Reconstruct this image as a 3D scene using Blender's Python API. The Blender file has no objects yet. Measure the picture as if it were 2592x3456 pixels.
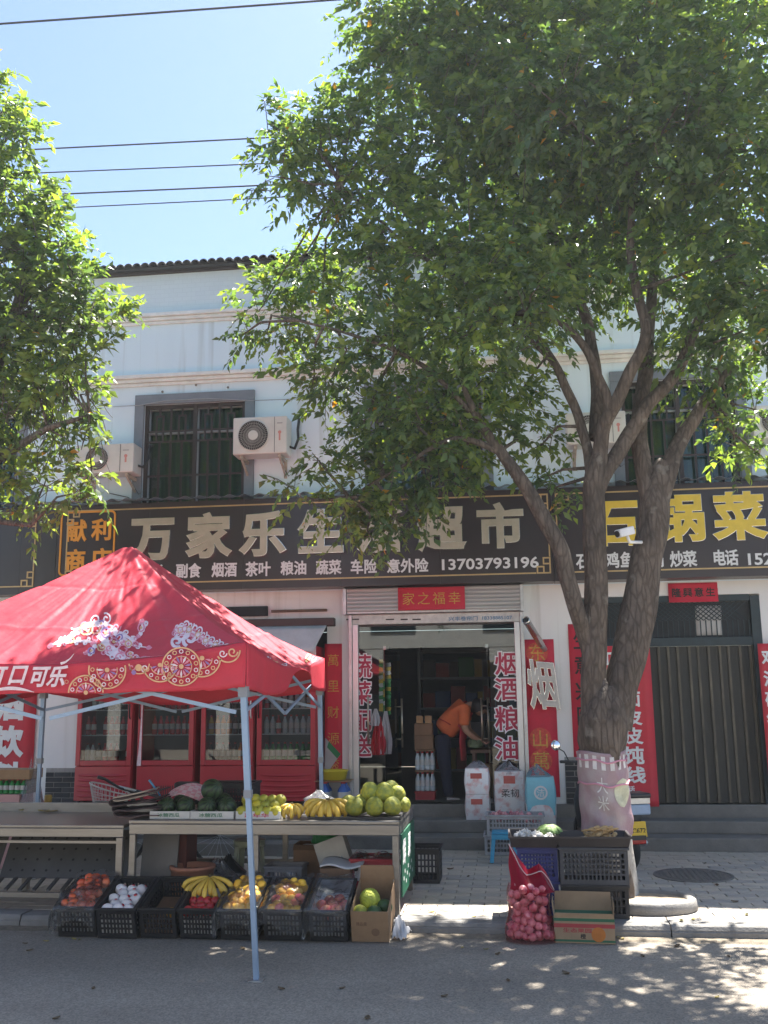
import bpy, bmesh, math, random
import numpy as np
from mathutils import Vector, Matrix, Euler, noise
random.seed(7); np.random.seed(7)
SC = bpy.context.scene
COL = SC.collection
R = math.radians
PI = math.pi
# ------------------------------------------------------------------ camera
F_PX, EYE = 3300.0, 1.75            # focal length in photo pixels (photo 2592 x 3456), eye height
PITCH, ROLL, YAW = R(10.7), R(0.65), R(7.0)
_f = Vector((-math.sin(YAW)*math.cos(PITCH), math.cos(YAW)*math.cos(PITCH), math.sin(PITCH)))
_r0 = Vector((math.cos(YAW), math.sin(YAW), 0)); _u0 = _r0.cross(_f)
_r = _r0*math.cos(ROLL) - _u0*math.sin(ROLL); _u = _u0*math.cos(ROLL) + _r0*math.sin(ROLL)
cam = bpy.data.cameras.new('camera'); camo = bpy.data.objects.new('camera', cam); COL.objects.link(camo)
cam.sensor_fit = 'VERTICAL'; cam.sensor_height = 36.0; cam.lens = 36.0*F_PX/3456.0
cam.clip_start = 0.05; cam.clip_end = 2000
camo.matrix_world = Matrix(((_r.x, _u.x, -_f.x, 0), (_r.y, _u.y, -_f.y, 0), (_r.z, _u.z, -_f.z, EYE), (0, 0, 0, 1)))
SC.camera = camo
# ------------------------------------------------------------------ world, sun, exposure
SUN_EL, SUN_AZ = R(62.5), R(27.0)   # azimuth from +Y (behind the shop) towards +X
w = bpy.data.worlds.new('World'); SC.world = w; w.use_nodes = True
nt = w.node_tree; nt.nodes.clear()
sky = nt.nodes.new('ShaderNodeTexSky'); sky.sky_type = 'NISHITA'; sky.sun_disc = False
sky.sun_elevation = SUN_EL; sky.sun_rotation = SUN_AZ
sky.air_density = 1.0; sky.dust_density = 0.9; sky.ozone_density = 3.0; sky.altitude = 100
bg = nt.nodes.new('ShaderNodeBackground'); bg.inputs['Strength'].default_value = 0.062
wo = nt.nodes.new('ShaderNodeOutputWorld')
nt.links.new(sky.outputs[0], bg.inputs[0]); nt.links.new(bg.outputs[0], wo.inputs[0])
sl = bpy.data.lights.new('sun', 'SUN'); sl.energy = 5.0; sl.angle = R(0.53); sl.color = (1.0, 0.955, 0.88)
so = bpy.data.objects.new('sun', sl); COL.objects.link(so)
sd = Vector((math.sin(SUN_AZ)*math.cos(SUN_EL), math.cos(SUN_AZ)*math.cos(SUN_EL), math.sin(SUN_EL)))
so.rotation_euler = sd.to_track_quat('Z', 'Y').to_euler(); so.location = sd*40
SC.view_settings.view_transform = 'Standard'; SC.view_settings.look = 'None'
SC.view_settings.gamma = 1.0; SC.view_settings.use_curve_mapping = False
SC.view_settings.exposure = 2.1
SC.cycles.max_bounces = 10; SC.cycles.transparent_max_bounces = 24
SC.cycles.sample_clamp_indirect = 6.0
SC.cycles.volume_bounces = 0

# ------------------------------------------------------------------ pixel helper (photo pixel -> point on a plane of the place)
def P(x, y, X=None, Y=None, Z=None):
    d = _f*F_PX + _r*(x-1296) - _u*(y-1728)
    if X is not None: t = X/d.x
    elif Y is not None: t = Y/d.y
    else: t = (Z-EYE)/d.z
    return Vector((d.x*t, d.y*t, EYE+d.z*t))

# ------------------------------------------------------------------ materials
def S(h):
    h = h.lstrip('#'); o = []
    for i in (0, 2, 4):
        c = int(h[i:i+2], 16)/255.0
        o.append(c/12.92 if c <= 0.04045 else ((c+0.055)/1.055)**2.4)
    return tuple(o)
MATS = {}
def mat(name, col, rough=.6, metal=0.0, var=.12, scale=6.0, bump=0.0, bscale=None, spec=.5, detail=4, trans=0.0, col2=None, stretch=None, coat=0.0, sub=0):
    """Principled material with noise-driven colour variation, roughness variation and fine bump."""
    if name in MATS: return MATS[name]
    if isinstance(col, str): col = S(col)
    if isinstance(col2, str): col2 = S(col2)
    m = bpy.data.materials.new(name); m.use_nodes = True
    n = m.node_tree; b = n.nodes['Principled BSDF']
    b.inputs['Roughness'].default_value = rough; b.inputs['Metallic'].default_value = metal
    b.inputs['Specular IOR Level'].default_value = spec
    if coat: b.inputs['Coat Weight'].default_value = coat; b.inputs['Coat Roughness'].default_value = .15
    tc = n.nodes.new('ShaderNodeTexCoord'); src = tc.outputs['Object']
    if stretch:
        mp = n.nodes.new('ShaderNodeMapping'); mp.inputs['Scale'].default_value = stretch
        n.links.new(src, mp.inputs['Vector']); src = mp.outputs['Vector']
    if var or col2:
        nz = n.nodes.new('ShaderNodeTexNoise'); nz.inputs['Scale'].default_value = scale; nz.inputs['Detail'].default_value = detail
        nz.inputs['Roughness'].default_value = .65
        n.links.new(src, nz.inputs['Vector'])
        rp = n.nodes.new('ShaderNodeValToRGB')
        rp.color_ramp.elements[0].position = .3; rp.color_ramp.elements[1].position = .7
        c2 = col2 if col2 else tuple(min(1, c*(1+var)) for c in col)
        c1 = col if col2 else tuple(c*(1-var) for c in col)
        rp.color_ramp.elements[0].color = (*c1, 1); rp.color_ramp.elements[1].color = (*c2, 1)
        n.links.new(nz.outputs['Fac'], rp.inputs['Fac']); n.links.new(rp.outputs['Color'], b.inputs['Base Color'])
        mr = n.nodes.new('ShaderNodeMapRange'); mr.inputs['To Min'].default_value = max(0, rough-.12); mr.inputs['To Max'].default_value = min(1, rough+.12)
        n.links.new(nz.outputs['Fac'], mr.inputs['Value']); n.links.new(mr.outputs['Result'], b.inputs['Roughness'])
    else:
        b.inputs['Base Color'].default_value = (*col, 1)
    if bump:
        nb = n.nodes.new('ShaderNodeTexNoise'); nb.inputs['Scale'].default_value = bscale or scale*5; nb.inputs['Detail'].default_value = 5
        n.links.new(src, nb.inputs['Vector'])
        bp = n.nodes.new('ShaderNodeBump'); bp.inputs['Strength'].default_value = bump; bp.inputs['Distance'].default_value = .02
        n.links.new(nb.outputs['Fac'], bp.inputs['Height']); n.links.new(bp.outputs['Normal'], b.inputs['Normal'])
    if trans:
        out = n.nodes['Material Output']; tr = n.nodes.new('ShaderNodeBsdfTranslucent')
        mx = n.nodes.new('ShaderNodeMixShader'); mx.inputs[0].default_value = trans
        if var or col2: n.links.new(rp.outputs['Color'], tr.inputs['Color'])
        else: tr.inputs['Color'].default_value = (*col, 1)
        n.links.new(b.outputs[0], mx.inputs[1]); n.links.new(tr.outputs[0], mx.inputs[2]); n.links.new(mx.outputs[0], out.inputs[0])
    MATS[name] = m
    return m
def clear(name, tint=(1, 1, 1), ior=1.45, rough=.02, veil=0.0, hazecol=(.8, .82, .85), bump=0.0, bscale=20, gain=1.0):
    """Thin clear sheet: see-through, with a Fresnel reflection and optional milky haze."""
    if name in MATS: return MATS[name]
    m = bpy.data.materials.new(name); m.use_nodes = True
    n = m.node_tree; n.nodes.clear()
    out = n.nodes.new('ShaderNodeOutputMaterial')
    t = n.nodes.new('ShaderNodeBsdfTransparent'); t.inputs[0].default_value = (*tint, 1)
    g = n.nodes.new('ShaderNodeBsdfGlossy'); g.inputs['Roughness'].default_value = rough
    fr = n.nodes.new('ShaderNodeFresnel'); fr.inputs['IOR'].default_value = ior
    if bump:
        tc = n.nodes.new('ShaderNodeTexCoord')
        nb = n.nodes.new('ShaderNodeTexNoise'); nb.inputs['Scale'].default_value = bscale; nb.inputs['Detail'].default_value = 3
        n.links.new(tc.outputs['Object'], nb.inputs['Vector'])
        bp = n.nodes.new('ShaderNodeBump'); bp.inputs['Strength'].default_value = bump; bp.inputs['Distance'].default_value = .03
        n.links.new(nb.outputs['Fac'], bp.inputs['Height']); n.links.new(bp.outputs['Normal'], g.inputs['Normal']); n.links.new(bp.outputs['Normal'], fr.inputs['Normal'])
    base = t.outputs[0]
    if veil:
        d = n.nodes.new('ShaderNodeBsdfDiffuse'); d.inputs[0].default_value = (*hazecol, 1)
        tl = n.nodes.new('ShaderNodeBsdfTranslucent'); tl.inputs[0].default_value = (*hazecol, 1)
        m0 = n.nodes.new('ShaderNodeMixShader'); m0.inputs[0].default_value = .5
        n.links.new(d.outputs[0], m0.inputs[1]); n.links.new(tl.outputs[0], m0.inputs[2])
        m1 = n.nodes.new('ShaderNodeMixShader'); m1.inputs[0].default_value = veil
        n.links.new(base, m1.inputs[1]); n.links.new(m0.outputs[0], m1.inputs[2]); base = m1.outputs[0]
    fac = fr.outputs[0]
    if gain != 1.0:
        ml = n.nodes.new('ShaderNodeMath'); ml.operation = 'MULTIPLY'; ml.inputs[1].default_value = gain; ml.use_clamp = True
        n.links.new(fac, ml.inputs[0]); fac = ml.outputs[0]
    mx = n.nodes.new('ShaderNodeMixShader')
    n.links.new(fac, mx.inputs[0]); n.links.new(base, mx.inputs[1]); n.links.new(g.outputs[0], mx.inputs[2]); n.links.new(mx.outputs[0], out.inputs[0])
    MATS[name] = m
    return m

# ------------------------------------------------------------------ mesh builder
def basis(d, up=None):
    d = Vector(d).normalized()
    a = Vector(up) if up else (Vector((0, 0, 1)) if abs(d.z) < .95 else Vector((1, 0, 0)))
    s = d.cross(a).normalized(); t = s.cross(d).normalized()
    return d, s, t
class MB:
    def __init__(self): self.v = []; self.f = []; self.mi = []
    def add(self, vs, fs, mi=0):
        o = len(self.v); self.v += [tuple(p) for p in vs]
        for q in fs: self.f.append(tuple(i+o for i in q)); self.mi.append(mi)
        return self
    def box(self, x0, x1, y0, y1, z0, z1, mi=0):
        return self.add([(x0,y0,z0),(x1,y0,z0),(x1,y1,z0),(x0,y1,z0),(x0,y0,z1),(x1,y0,z1),(x1,y1,z1),(x0,y1,z1)],
                 [(0,3,2,1),(4,5,6,7),(0,1,5,4),(1,2,6,5),(2,3,7,6),(3,0,4,7)], mi)
    def hexa(self, eight, mi=0):
        return self.add(eight, [(0,3,2,1),(4,5,6,7),(0,1,5,4),(1,2,6,5),(2,3,7,6),(3,0,4,7)], mi)
    def obox(self, c, sx, sy, sz, M3=None, mi=0):
        M3 = M3 or Matrix.Identity(3); c = Vector(c)
        vs = [c + M3 @ Vector((a*sx/2, b*sy/2, d*sz/2)) for d in (-1, 1) for a, b in ((-1,-1),(1,-1),(1,1),(-1,1))]
        return self.hexa(vs, mi)
    def bar(self, p, q, wd, ht=None, up=None, mi=0):
        p = Vector(p); q = Vector(q); ht = ht or wd
        d, s, t = basis(q-p, up)
        vs = [b + s*a*wd/2 + t*c*ht/2 for b in (p, q) for a, c in ((-1,-1),(1,-1),(1,1),(-1,1))]
        return self.hexa(vs, mi)
    def tube(self, pts, r, n=8, cap=True, mi=0, flat=1.0):
        pts = [Vector(p) for p in pts]; k = len(pts)
        rs = list(r) if hasattr(r, '__len__') else [r]*k
        rings = []; prev = None
        for i, p in enumerate(pts):
            d = (pts[min(i+1, k-1)] - pts[max(i-1, 0)])
            if d.length < 1e-9: d = Vector((0, 0, 1))
            d.normalize()
            if prev is None: _, s, t = basis(d)
            else:
                s = prev - d*prev.dot(d)
                s = s.normalized() if s.length > 1e-6 else basis(d)[1]
                t = s.cross(d)
            prev = s
            rings.append([p + (s*math.cos(2*PI*j/n) + t*math.sin(2*PI*j/n)*flat)*rs[i] for j in range(n)])
        vs = [v for rg in rings for v in rg]; fs = []
        for i in range(k-1):
            for j in range(n):
                a = i*n+j; b = i*n+(j+1) % n
                fs.append((a, b, b+n, a+n))
        if cap: fs.append(tuple(range(n))[::-1]); fs.append(tuple((k-1)*n+j for j in range(n)))
        return self.add(vs, fs, mi)
    def lathe(self, prof, c=(0,0,0), n=16, axis=(0,0,1), mi=0, cap=True, wob=None):
        c = Vector(c); d, s, t = basis(axis); vs = []; fs = []
        k = len(prof)
        for (r, z) in prof:
            for j in range(n):
                a = 2*PI*j/n; rr = r*(wob(a, z) if wob else 1)
                vs.append(c + d*z + (s*math.cos(a) - t*math.sin(a))*rr)
        for i in range(k-1):
            for j in range(n):
                a = i*n+j; b = i*n+(j+1) % n; fs.append((a, a+n, b+n, b))
        if cap: fs.append(tuple(range(n))); fs.append(tuple((k-1)*n+j for j in range(n))[::-1])
        return self.add(vs, fs, mi)
    def grid(self, fn, nu, nv, mi=0, wrap=False):
        vs = [fn(i/nu, j/nv) for j in range(nv+1) for i in range(nu+1)]
        fs = [(j*(nu+1)+i, j*(nu+1)+i+1, (j+1)*(nu+1)+i+1, (j+1)*(nu+1)+i) for j in range(nv) for i in range(nu)]
        return self.add(vs, fs, mi)
    def prism(self, poly, org, ux, uy, depth, mi=0):
        org = Vector(org); ux = Vector(ux); uy = Vector(uy); nn = ux.cross(uy).normalized(); k = len(poly)
        vs = [org + ux*a + uy*b for a, b in poly] + [org + ux*a + uy*b + nn*depth for a, b in poly]
        fs = [tuple(range(k))[::-1], tuple(range(k, 2*k))] + [(i, (i+1) % k, (i+1) % k + k, i+k) for i in range(k)]
        return self.add(vs, fs, mi)
    def build(self, name, m, parent=None, smooth=False, bevel=0, solid=0, sub=0):
        V = np.array([tuple(p) for p in self.v], dtype=float)
        if parent is not None: org = Vector(parent.get('_org', (0, 0, 0)))
        else: org = Vector(((V[:,0].min()+V[:,0].max())/2, (V[:,1].min()+V[:,1].max())/2, V[:,2].min()))
        V = V - np.array(tuple(org))
        me = bpy.data.meshes.new(name); me.from_pydata(V.tolist(), [], self.f)
        for mm in (m if isinstance(m, (list, tuple)) else [m]): me.materials.append(mm)
        if any(self.mi): me.polygons.foreach_set('material_index', self.mi)
        if smooth: me.shade_smooth()
        me.update()
        o = bpy.data.objects.new(name, me); COL.objects.link(o)
        if parent is not None: o.parent = parent
        else: o.location = org
        o['_org'] = tuple(org)
        if bevel:
            b = o.modifiers.new('bevel', 'BEVEL'); b.width = bevel; b.segments = 2; b.limit_method = 'ANGLE'; b.angle_limit = R(40)
        if solid:
            s = o.modifiers.new('solid', 'SOLIDIFY'); s.thickness = solid; s.offset = 0
        if sub:
            s = o.modifiers.new('sub', 'SUBSURF'); s.levels = sub; s.render_levels = sub
        return o
def tag(o, label, cat, group=None):
    o['label'] = label; o['category'] = cat
    if group: o['group'] = group
    return o
def thing(name, label, cat, loc=(0, 0, 0), group=None):
    o = bpy.data.objects.new(name, None); COL.objects.link(o); o.location = loc; o.empty_display_size = .1
    o['_org'] = tuple(loc)
    return tag(o, label, cat, group)
def struct(o): o['kind'] = 'structure'; return o
def kids(o): return [c for c in bpy.data.objects if c.parent == o]
_kids = {}
def dup(root, M, label=None, group=None, top=True, parent=None):
    """copy of a thing with copies of its parts and sub-parts; M places the copy"""
    if root.name not in _kids: _kids[root.name] = kids(root)
    c = root.copy(); COL.objects.link(c)
    if top: c.matrix_world = M
    else: c.parent = parent
    if label: c['label'] = label
    if group: c['group'] = group
    for k in _kids[root.name]: dup(k, None, top=False, parent=c)
    return c
def put(mesh, name, M, label=None, cat=None, group=None, parent=None):
    o = bpy.data.objects.new(name, mesh); COL.objects.link(o)
    if parent is not None: o.parent = parent; o.matrix_local = M
    else: o.matrix_world = M
    if label: tag(o, label, cat, group)
    return o
def mesh_of(mb, name, m, smooth=True):
    me = bpy.data.meshes.new(name); me.from_pydata([tuple(p) for p in mb.v], [], mb.f)
    for mm in (m if isinstance(m, (list, tuple)) else [m]): me.materials.append(mm)
    if any(mb.mi): me.polygons.foreach_set('material_index', mb.mi)
    if smooth: me.shade_smooth()
    return me
def TR(p, rx=0, ry=0, rz=0, s=1):
    sm = Matrix.Diagonal((s, s, s, 1)) if not hasattr(s, '__len__') else Matrix.Diagonal((*s, 1))
    return Matrix.Translation(Vector(p)) @ Euler((rx, ry, rz)).to_matrix().to_4x4() @ sm
# ------------------------------------------------------------------ lettering (built-in font), as meshes
_txt = {}
def glyphs(s, bold):
    k = (s, bold)
    if k not in _txt:
        c = bpy.data.curves.new('t', 'FONT'); c.body = s; c.size = 1; c.extrude = .5; c.resolution_u = 3
        if bold > 0: c.bevel_depth = bold; c.bevel_resolution = 0
        o = bpy.data.objects.new('t', c); COL.objects.link(o)
        me = bpy.data.meshes.new_from_object(o.evaluated_get(bpy.context.evaluated_depsgraph_get()))
        kz = .5/(.5+max(bold, 0)); vs = [(v.co.x, v.co.y, v.co.z*kz) for v in me.vertices]; fs = [tuple(p.vertices) for p in me.polygons]
        bpy.data.objects.remove(o); bpy.data.meshes.remove(me); bpy.data.curves.remove(c)
        _txt[k] = (vs, fs)
    return _txt[k]
def letter(s, m, parent, org, w, h, ux=(1, 0, 0), uy=(0, 0, 1), depth=.01, bold=.02, name='letter', fit=None, shear=0.0, warp=None):
    """lettering with its lower-left corner at org; one em square (fit=None) or its own box (fit=True) fills w x h"""
    vs, fs = glyphs(s, bold)
    ux = Vector(ux).normalized(); uy = Vector(uy).normalized(); nn = ux.cross(uy).normalized(); org = Vector(org)
    if fit is None: fit = len(s) > 1 or s.isascii()
    if fit:
        x0 = min(v[0] for v in vs); x1 = max(v[0] for v in vs); y0 = min(v[1] for v in vs); y1 = max(v[1] for v in vs)
    else: x0, x1, y0, y1 = 0, 1, -.12, .88
    mb = MB(); out = []
    for a, b, c in vs:
        u = (a-x0)/(x1-x0)*w; v = (b-y0)/(y1-y0)*h
        p = org + ux*(u+shear*v) + uy*v + nn*((c+.5)*depth)
        out.append(warp(p) if warp else p)
    mb.add(out, fs)
    return mb.build(name, m, parent)
# ================================================================== SETTING
ZP, YK, YS, YF, ZF = .09, 7.75, 11.25, 12.0, .50
def asphalt():
    m = mat('asphalt', (.262, .23, .19), .88, scale=1.1, bump=.6, bscale=150, detail=9, col2=(.355, .314, .26))
    n = m.node_tree; bs = n.nodes['Principled BSDF']; src = bs.inputs['Base Color'].links[0].from_socket
    tc = n.nodes.new('ShaderNodeTexCoord'); vo = n.nodes.new('ShaderNodeTexVoronoi'); vo.inputs['Scale'].default_value = 95; n.links.new(tc.outputs['Object'], vo.inputs['Vector'])
    rp = n.nodes.new('ShaderNodeValToRGB'); rp.color_ramp.elements[0].color = (.62, .62, .63, 1); rp.color_ramp.elements[1].color = (1.25, 1.24, 1.22, 1); n.links.new(vo.outputs['Color'], rp.inputs[0])
    n3 = n.nodes.new('ShaderNodeTexNoise'); n3.inputs['Scale'].default_value = .35; n3.inputs['Detail'].default_value = 6; mp3 = n.nodes.new('ShaderNodeMapping'); mp3.inputs['Scale'].default_value = (.8, 3.2, 1); n.links.new(tc.outputs['Object'], mp3.inputs[0]); n.links.new(mp3.outputs[0], n3.inputs['Vector'])
    r3 = n.nodes.new('ShaderNodeValToRGB'); r3.color_ramp.elements[0].position = .35; r3.color_ramp.elements[1].position = .7; r3.color_ramp.elements[0].color = (.80, .79, .78, 1); r3.color_ramp.elements[1].color = (1.08, 1.06, 1.03, 1); n.links.new(n3.outputs['Fac'], r3.inputs[0])
    m1 = n.nodes.new('ShaderNodeMixRGB'); m1.blend_type = 'MULTIPLY'; m1.inputs[0].default_value = 1; n.links.new(src, m1.inputs[1]); n.links.new(rp.outputs[0], m1.inputs[2])
    m2 = n.nodes.new('ShaderNodeMixRGB'); m2.blend_type = 'MULTIPLY'; m2.inputs[0].default_value = 1; n.links.new(m1.outputs[0], m2.inputs[1]); n.links.new(r3.outputs[0], m2.inputs[2]); n.links.new(m2.outputs[0], bs.inputs['Base Color'])
    return m
M_asph = asphalt()
M_conc = mat('concrete', (.20, .195, .185), .85, var=.2, scale=3, bump=.25, bscale=60, detail=8, col2=(.30, .29, .275))
M_joint = mat('joint sand', (.10, .095, .088), .95, var=.3, scale=20)
M_pav = [mat('paver %d' % i, c, .85, var=.16, scale=14, bump=.2, bscale=90, detail=6) for i, c in enumerate(((.43, .375, .305), (.38, .345, .295), (.47, .41, .33), (.33, .305, .27)))]
M_kerb = mat('kerb stone', (.21, .20, .185), .85, var=.25, scale=5, bump=.3, bscale=70, detail=8)
M_step = mat('step concrete', (.12, .112, .10), .8, scale=2.5, bump=.3, bscale=50, detail=9, col2=(.22, .205, .185))
road = MB().box(-80, 80, -80, 80, -.5, 0).build('road', M_asph); struct(road)
pv = MB().box(-12, 12, YK+.22, YF+.3, 0.003, ZP-.012).build('pavement', M_joint); struct(pv); PVO = Vector(pv['_org'])
PW, PD = .25, .125
pm = {}
def paver_mesh(k, half=False):
    key = (k, half)
    if key not in pm:
        b = MB(); a = PW/2-.003; d = PD/2-.003; c = .004
        b.add([(-a,-d,-.016),(a,-d,-.016),(a,d,-.016),(-a,d,-.016),(-a,-d,-c),(a,-d,-c),(a,d,-c),(-a,d,-c),(-a+c,-d+c,0),(a-c,-d+c,0),(a-c,d-c,0),(-a+c,d-c,0)],
              [(0,1,5,4),(1,2,6,5),(2,3,7,6),(3,0,4,7),(4,5,9,8),(5,6,10,9),(6,7,11,10),(7,4,8,11),(8,9,10,11)])
        pm[key] = mesh_of(b, 'paver', M_pav[k], smooth=False)
    return pm[key]
cells = []
for j in range(int((YS-YK-.23)/PD)+1):
    y = YK+.23+PD*(j+.5)
    if y + PD/2 > YS: continue
    for i in range(-26, 18):
        x = PW*(i + (.5 if j % 2 else 0))
        cells.append((x, y))
def paver_rank(c):
    x, y = c
    # the pavers that show largest: the open stretch between the stall's end and the frame's edge
    vis = (-.85 < x < .0) or (.0 < x < 3.0 and not (.0 < x < 1.0 and y < 8.6))
    return (0 if vis else 1, y)
cells.sort(key=paver_rank)
rest = MB()
for n_, (x, y) in enumerate(cells):
    dz = random.uniform(-.003, .002); k = random.choice((0, 0, 1, 1, 2, 3))
    if n_ < 300:
        put(paver_mesh(k), 'paver', TR(Vector((x, y, ZP+dz))-PVO, random.uniform(-.008, .008), random.uniform(-.006, .006), random.uniform(-.01, .01)), parent=pv)
    else:
        a = PW/2-.003; d = PD/2-.003; rest.box(x-a, x+a, y-d, y+d, ZP-.016, ZP+dz)
pr = rest.build('paver_field', M_pav[0], pv); pr['kind'] = 'stuff'
kb = MB().box(-12, 12, YK+.03, YK+.22, 0.004, .05).build('kerb', M_joint); struct(kb); KO = Vector(kb['_org'])
b = MB(); L = .495
prof = [(0, .0), (-.0, .045), (.008, .052), (.006, .058), (.02, .082), (.035, .0905), (.09, .092), (.095, .087), (.1, .092), (.215, .092), (.215, 0)]
k = len(prof)
b.add([(sx*L, y, z) for sx in (-1, 1) for y, z in prof], [tuple(range(k)), tuple(range(k, 2*k))[::-1]] + [(i, i+k, (i+1) % k + k, (i+1) % k) for i in range(k)])
kme = mesh_of(b, 'kerb_stone', M_kerb, False)
for i in range(-7, 6):
    put(kme, 'kerb_stone', TR(Vector((i+.62, YK, random.uniform(-.004, .004)))-KO, 0, random.uniform(-.004, .004), random.uniform(-.006, .006)), parent=kb)
def gutter(u, v):
    x = -7+11*u; e = .07+.045*noise.noise(Vector((x*1.7, 0, 3)))+.02*noise.noise(Vector((x*9, 0, 1)))
    return (x, YK-.002-e*2.0*v, .012*(1-v)**1.3-.0015*v+.004*noise.noise(Vector((x*14, v*6, 0)))*(1-v))
struct(MB().grid(gutter, 500, 6).build('gutter_dirt', mat('gutter dust', (.20, .165, .12), .95, var=.35, scale=22, bump=.5), None, True))
# steps up to the shops (door and gate) and the raised platform that carries the drink fridges
def slab(name, x0, x1, y0, y1, z0, z1): return struct(MB().box(x0, x1, y0, y1, z0, z1).build(name, M_step, bevel=.012))
st = struct(MB().box(-1.95, 12, YS+.33+.33+.012, YF+.35, .06, ZF).build('steps', M_step, bevel=.012))
MB().box(-1.95, 12, YS, YS+.66, .06, .225).build('step', M_step, st, bevel=.012)
MB().box(-1.95, 12, YS+.33, YS+.66, .2265, .36).build('step', M_step, st, bevel=.012)
st2 = struct(MB().box(-12, -1.953, 11.3, YF+.35, .06, ZF-.002).build('steps', M_step, bevel=.012))
MB().box(-12, -1.953, 10.7, 11.297, .06, .22).build('step', M_step, st2, bevel=.012)
MB().box(-12, -1.953, 11.0, 11.297, .2215, .36).build('step', M_step, st2, bevel=.012)

# ================================================================== SHOP BUILDING
def wall_mat(name='white wall paint', c0=(.74, .735, .72, 1), c1=(.84, .835, .82, 1)):
    m = bpy.data.materials.new(name); m.use_nodes = True; n = m.node_tree; bs = n.nodes['Principled BSDF']
    bs.inputs['Roughness'].default_value = .8
    tc = n.nodes.new('ShaderNodeTexCoord')
    n1 = n.nodes.new('ShaderNodeTexNoise'); n1.inputs['Scale'].default_value = .8; n1.inputs['Detail'].default_value = 8
    n2 = n.nodes.new('ShaderNodeTexNoise'); n2.inputs['Scale'].default_value = 9; n2.inputs['Detail'].default_value = 9; n2.inputs['Roughness'].default_value = .75
    mp = n.nodes.new('ShaderNodeMapping'); mp.inputs['Scale'].default_value = (1.6, 1.6, .35)
    n.links.new(tc.outputs['Object'], mp.inputs[0]); n.links.new(mp.outputs[0], n1.inputs['Vector']); n.links.new(tc.outputs['Object'], n2.inputs['Vector'])
    r1 = n.nodes.new('ShaderNodeValToRGB'); r1.color_ramp.elements[0].position = .32; r1.color_ramp.elements[1].position = .62
    r1.color_ramp.elements[0].color = c0; r1.color_ramp.elements[1].color = c1
    r2 = n.nodes.new('ShaderNodeValToRGB'); r2.color_ramp.elements[0].position = .66; r2.color_ramp.elements[1].position = .74
    r2.color_ramp.elements[0].color = (0, 0, 0, 1); r2.color_ramp.elements[1].color = (.55, .55, .55, 1)
    mx = n.nodes.new('ShaderNodeMixRGB'); mx.inputs[2].default_value = (.40, .37, .33, 1)
    n.links.new(n1.outputs['Fac'], r1.inputs[0]); n.links.new(n2.outputs['Fac'], r2.inputs[0])
    n.links.new(r1.outputs[0], mx.inputs[1]); n.links.new(r2.outputs[0], mx.inputs[0])
    ms = n.nodes.new('ShaderNodeMapping'); ms.inputs['Scale'].default_value = (7, 7, .22); n.links.new(tc.outputs['Object'], ms.inputs[0])
    ns = n.nodes.new('ShaderNodeTexNoise'); ns.inputs['Scale'].default_value = 1.0; ns.inputs['Detail'].default_value = 7; n.links.new(ms.outputs[0], ns.inputs['Vector'])
    rs = n.nodes.new('ShaderNodeValToRGB'); rs.color_ramp.elements[0].position = .56; rs.color_ramp.elements[1].position = .80; rs.color_ramp.elements[0].color = (1, 1, 1, 1); rs.color_ramp.elements[1].color = (.66, .64, .60, 1); n.links.new(ns.outputs['Fac'], rs.inputs[0])
    mr_ = n.nodes.new('ShaderNodeMixRGB'); mr_.blend_type = 'MULTIPLY'; mr_.inputs[0].default_value = 1; n.links.new(mx.outputs[0], mr_.inputs[1]); n.links.new(rs.outputs[0], mr_.inputs[2]); n.links.new(mr_.outputs[0], bs.inputs['Base Color'])
    bp = n.nodes.new('ShaderNodeBump'); bp.inputs['Strength'].default_value = .15; bp.inputs['Distance'].default_value = .02
    n.links.new(n2.outputs['Fac'], bp.inputs['Height']); n.links.new(bp.outputs[0], bs.inputs['Normal'])
    return m
M_wall = wall_mat(); M_wallb = wall_mat('pale blue wall paint', (.68, .80, .88, 1), (.76, .875, .94, 1))
M_trim = mat('cream moulding', (.80, .785, .75), .75, var=.12, scale=5, bump=.1)
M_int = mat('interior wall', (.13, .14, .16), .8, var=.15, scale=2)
M_tile = mat('dark roof tile', (.045, .044, .042), .85, var=.4, scale=9, bump=.3)
M_grey = mat('grey render', (.19, .215, .245), .8, var=.12, scale=5, bump=.15)
M_brown = mat('dark brown steel', (.035, .022, .02), .5, var=.2, scale=8)
M_alu = mat('aluminium', (.55, .56, .57), .38, metal=.85, var=.1, scale=9, stretch=(1, 1, .2))
M_galv = mat('galvanised steel', (.5, .51, .51), .4, metal=.75, var=.2, scale=7, bump=.05)
M_glass = clear('window glass', (.82, .88, .86), 1.5, .01)
M_dglass = clear('shop glass', (.80, .85, .84), 1.5, .006, gain=1.0)
M_curt = mat('green curtain', (.012, .075, .045), .85, var=.35, scale=4, stretch=(1, 1, .1))
M_fglass = clear('fridge glass', (.80, .84, .84), 1.5, .006, gain=1.2)
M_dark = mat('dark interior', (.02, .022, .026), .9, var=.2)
M_brick = [mat('slate brick %d' % i, c, .8, var=.2, scale=12, bump=.2) for i, c in enumerate(((.035, .038, .042), (.055, .057, .06), (.028, .03, .034)))]
M_mort = mat('pale mortar', (.30, .29, .27), .9, var=.2, scale=20)
bd = thing('shop_building', 'white two-storey shop building with cream mouldings and a dark tiled eave', 'building', (-1.5, YF, ZP))
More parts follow.
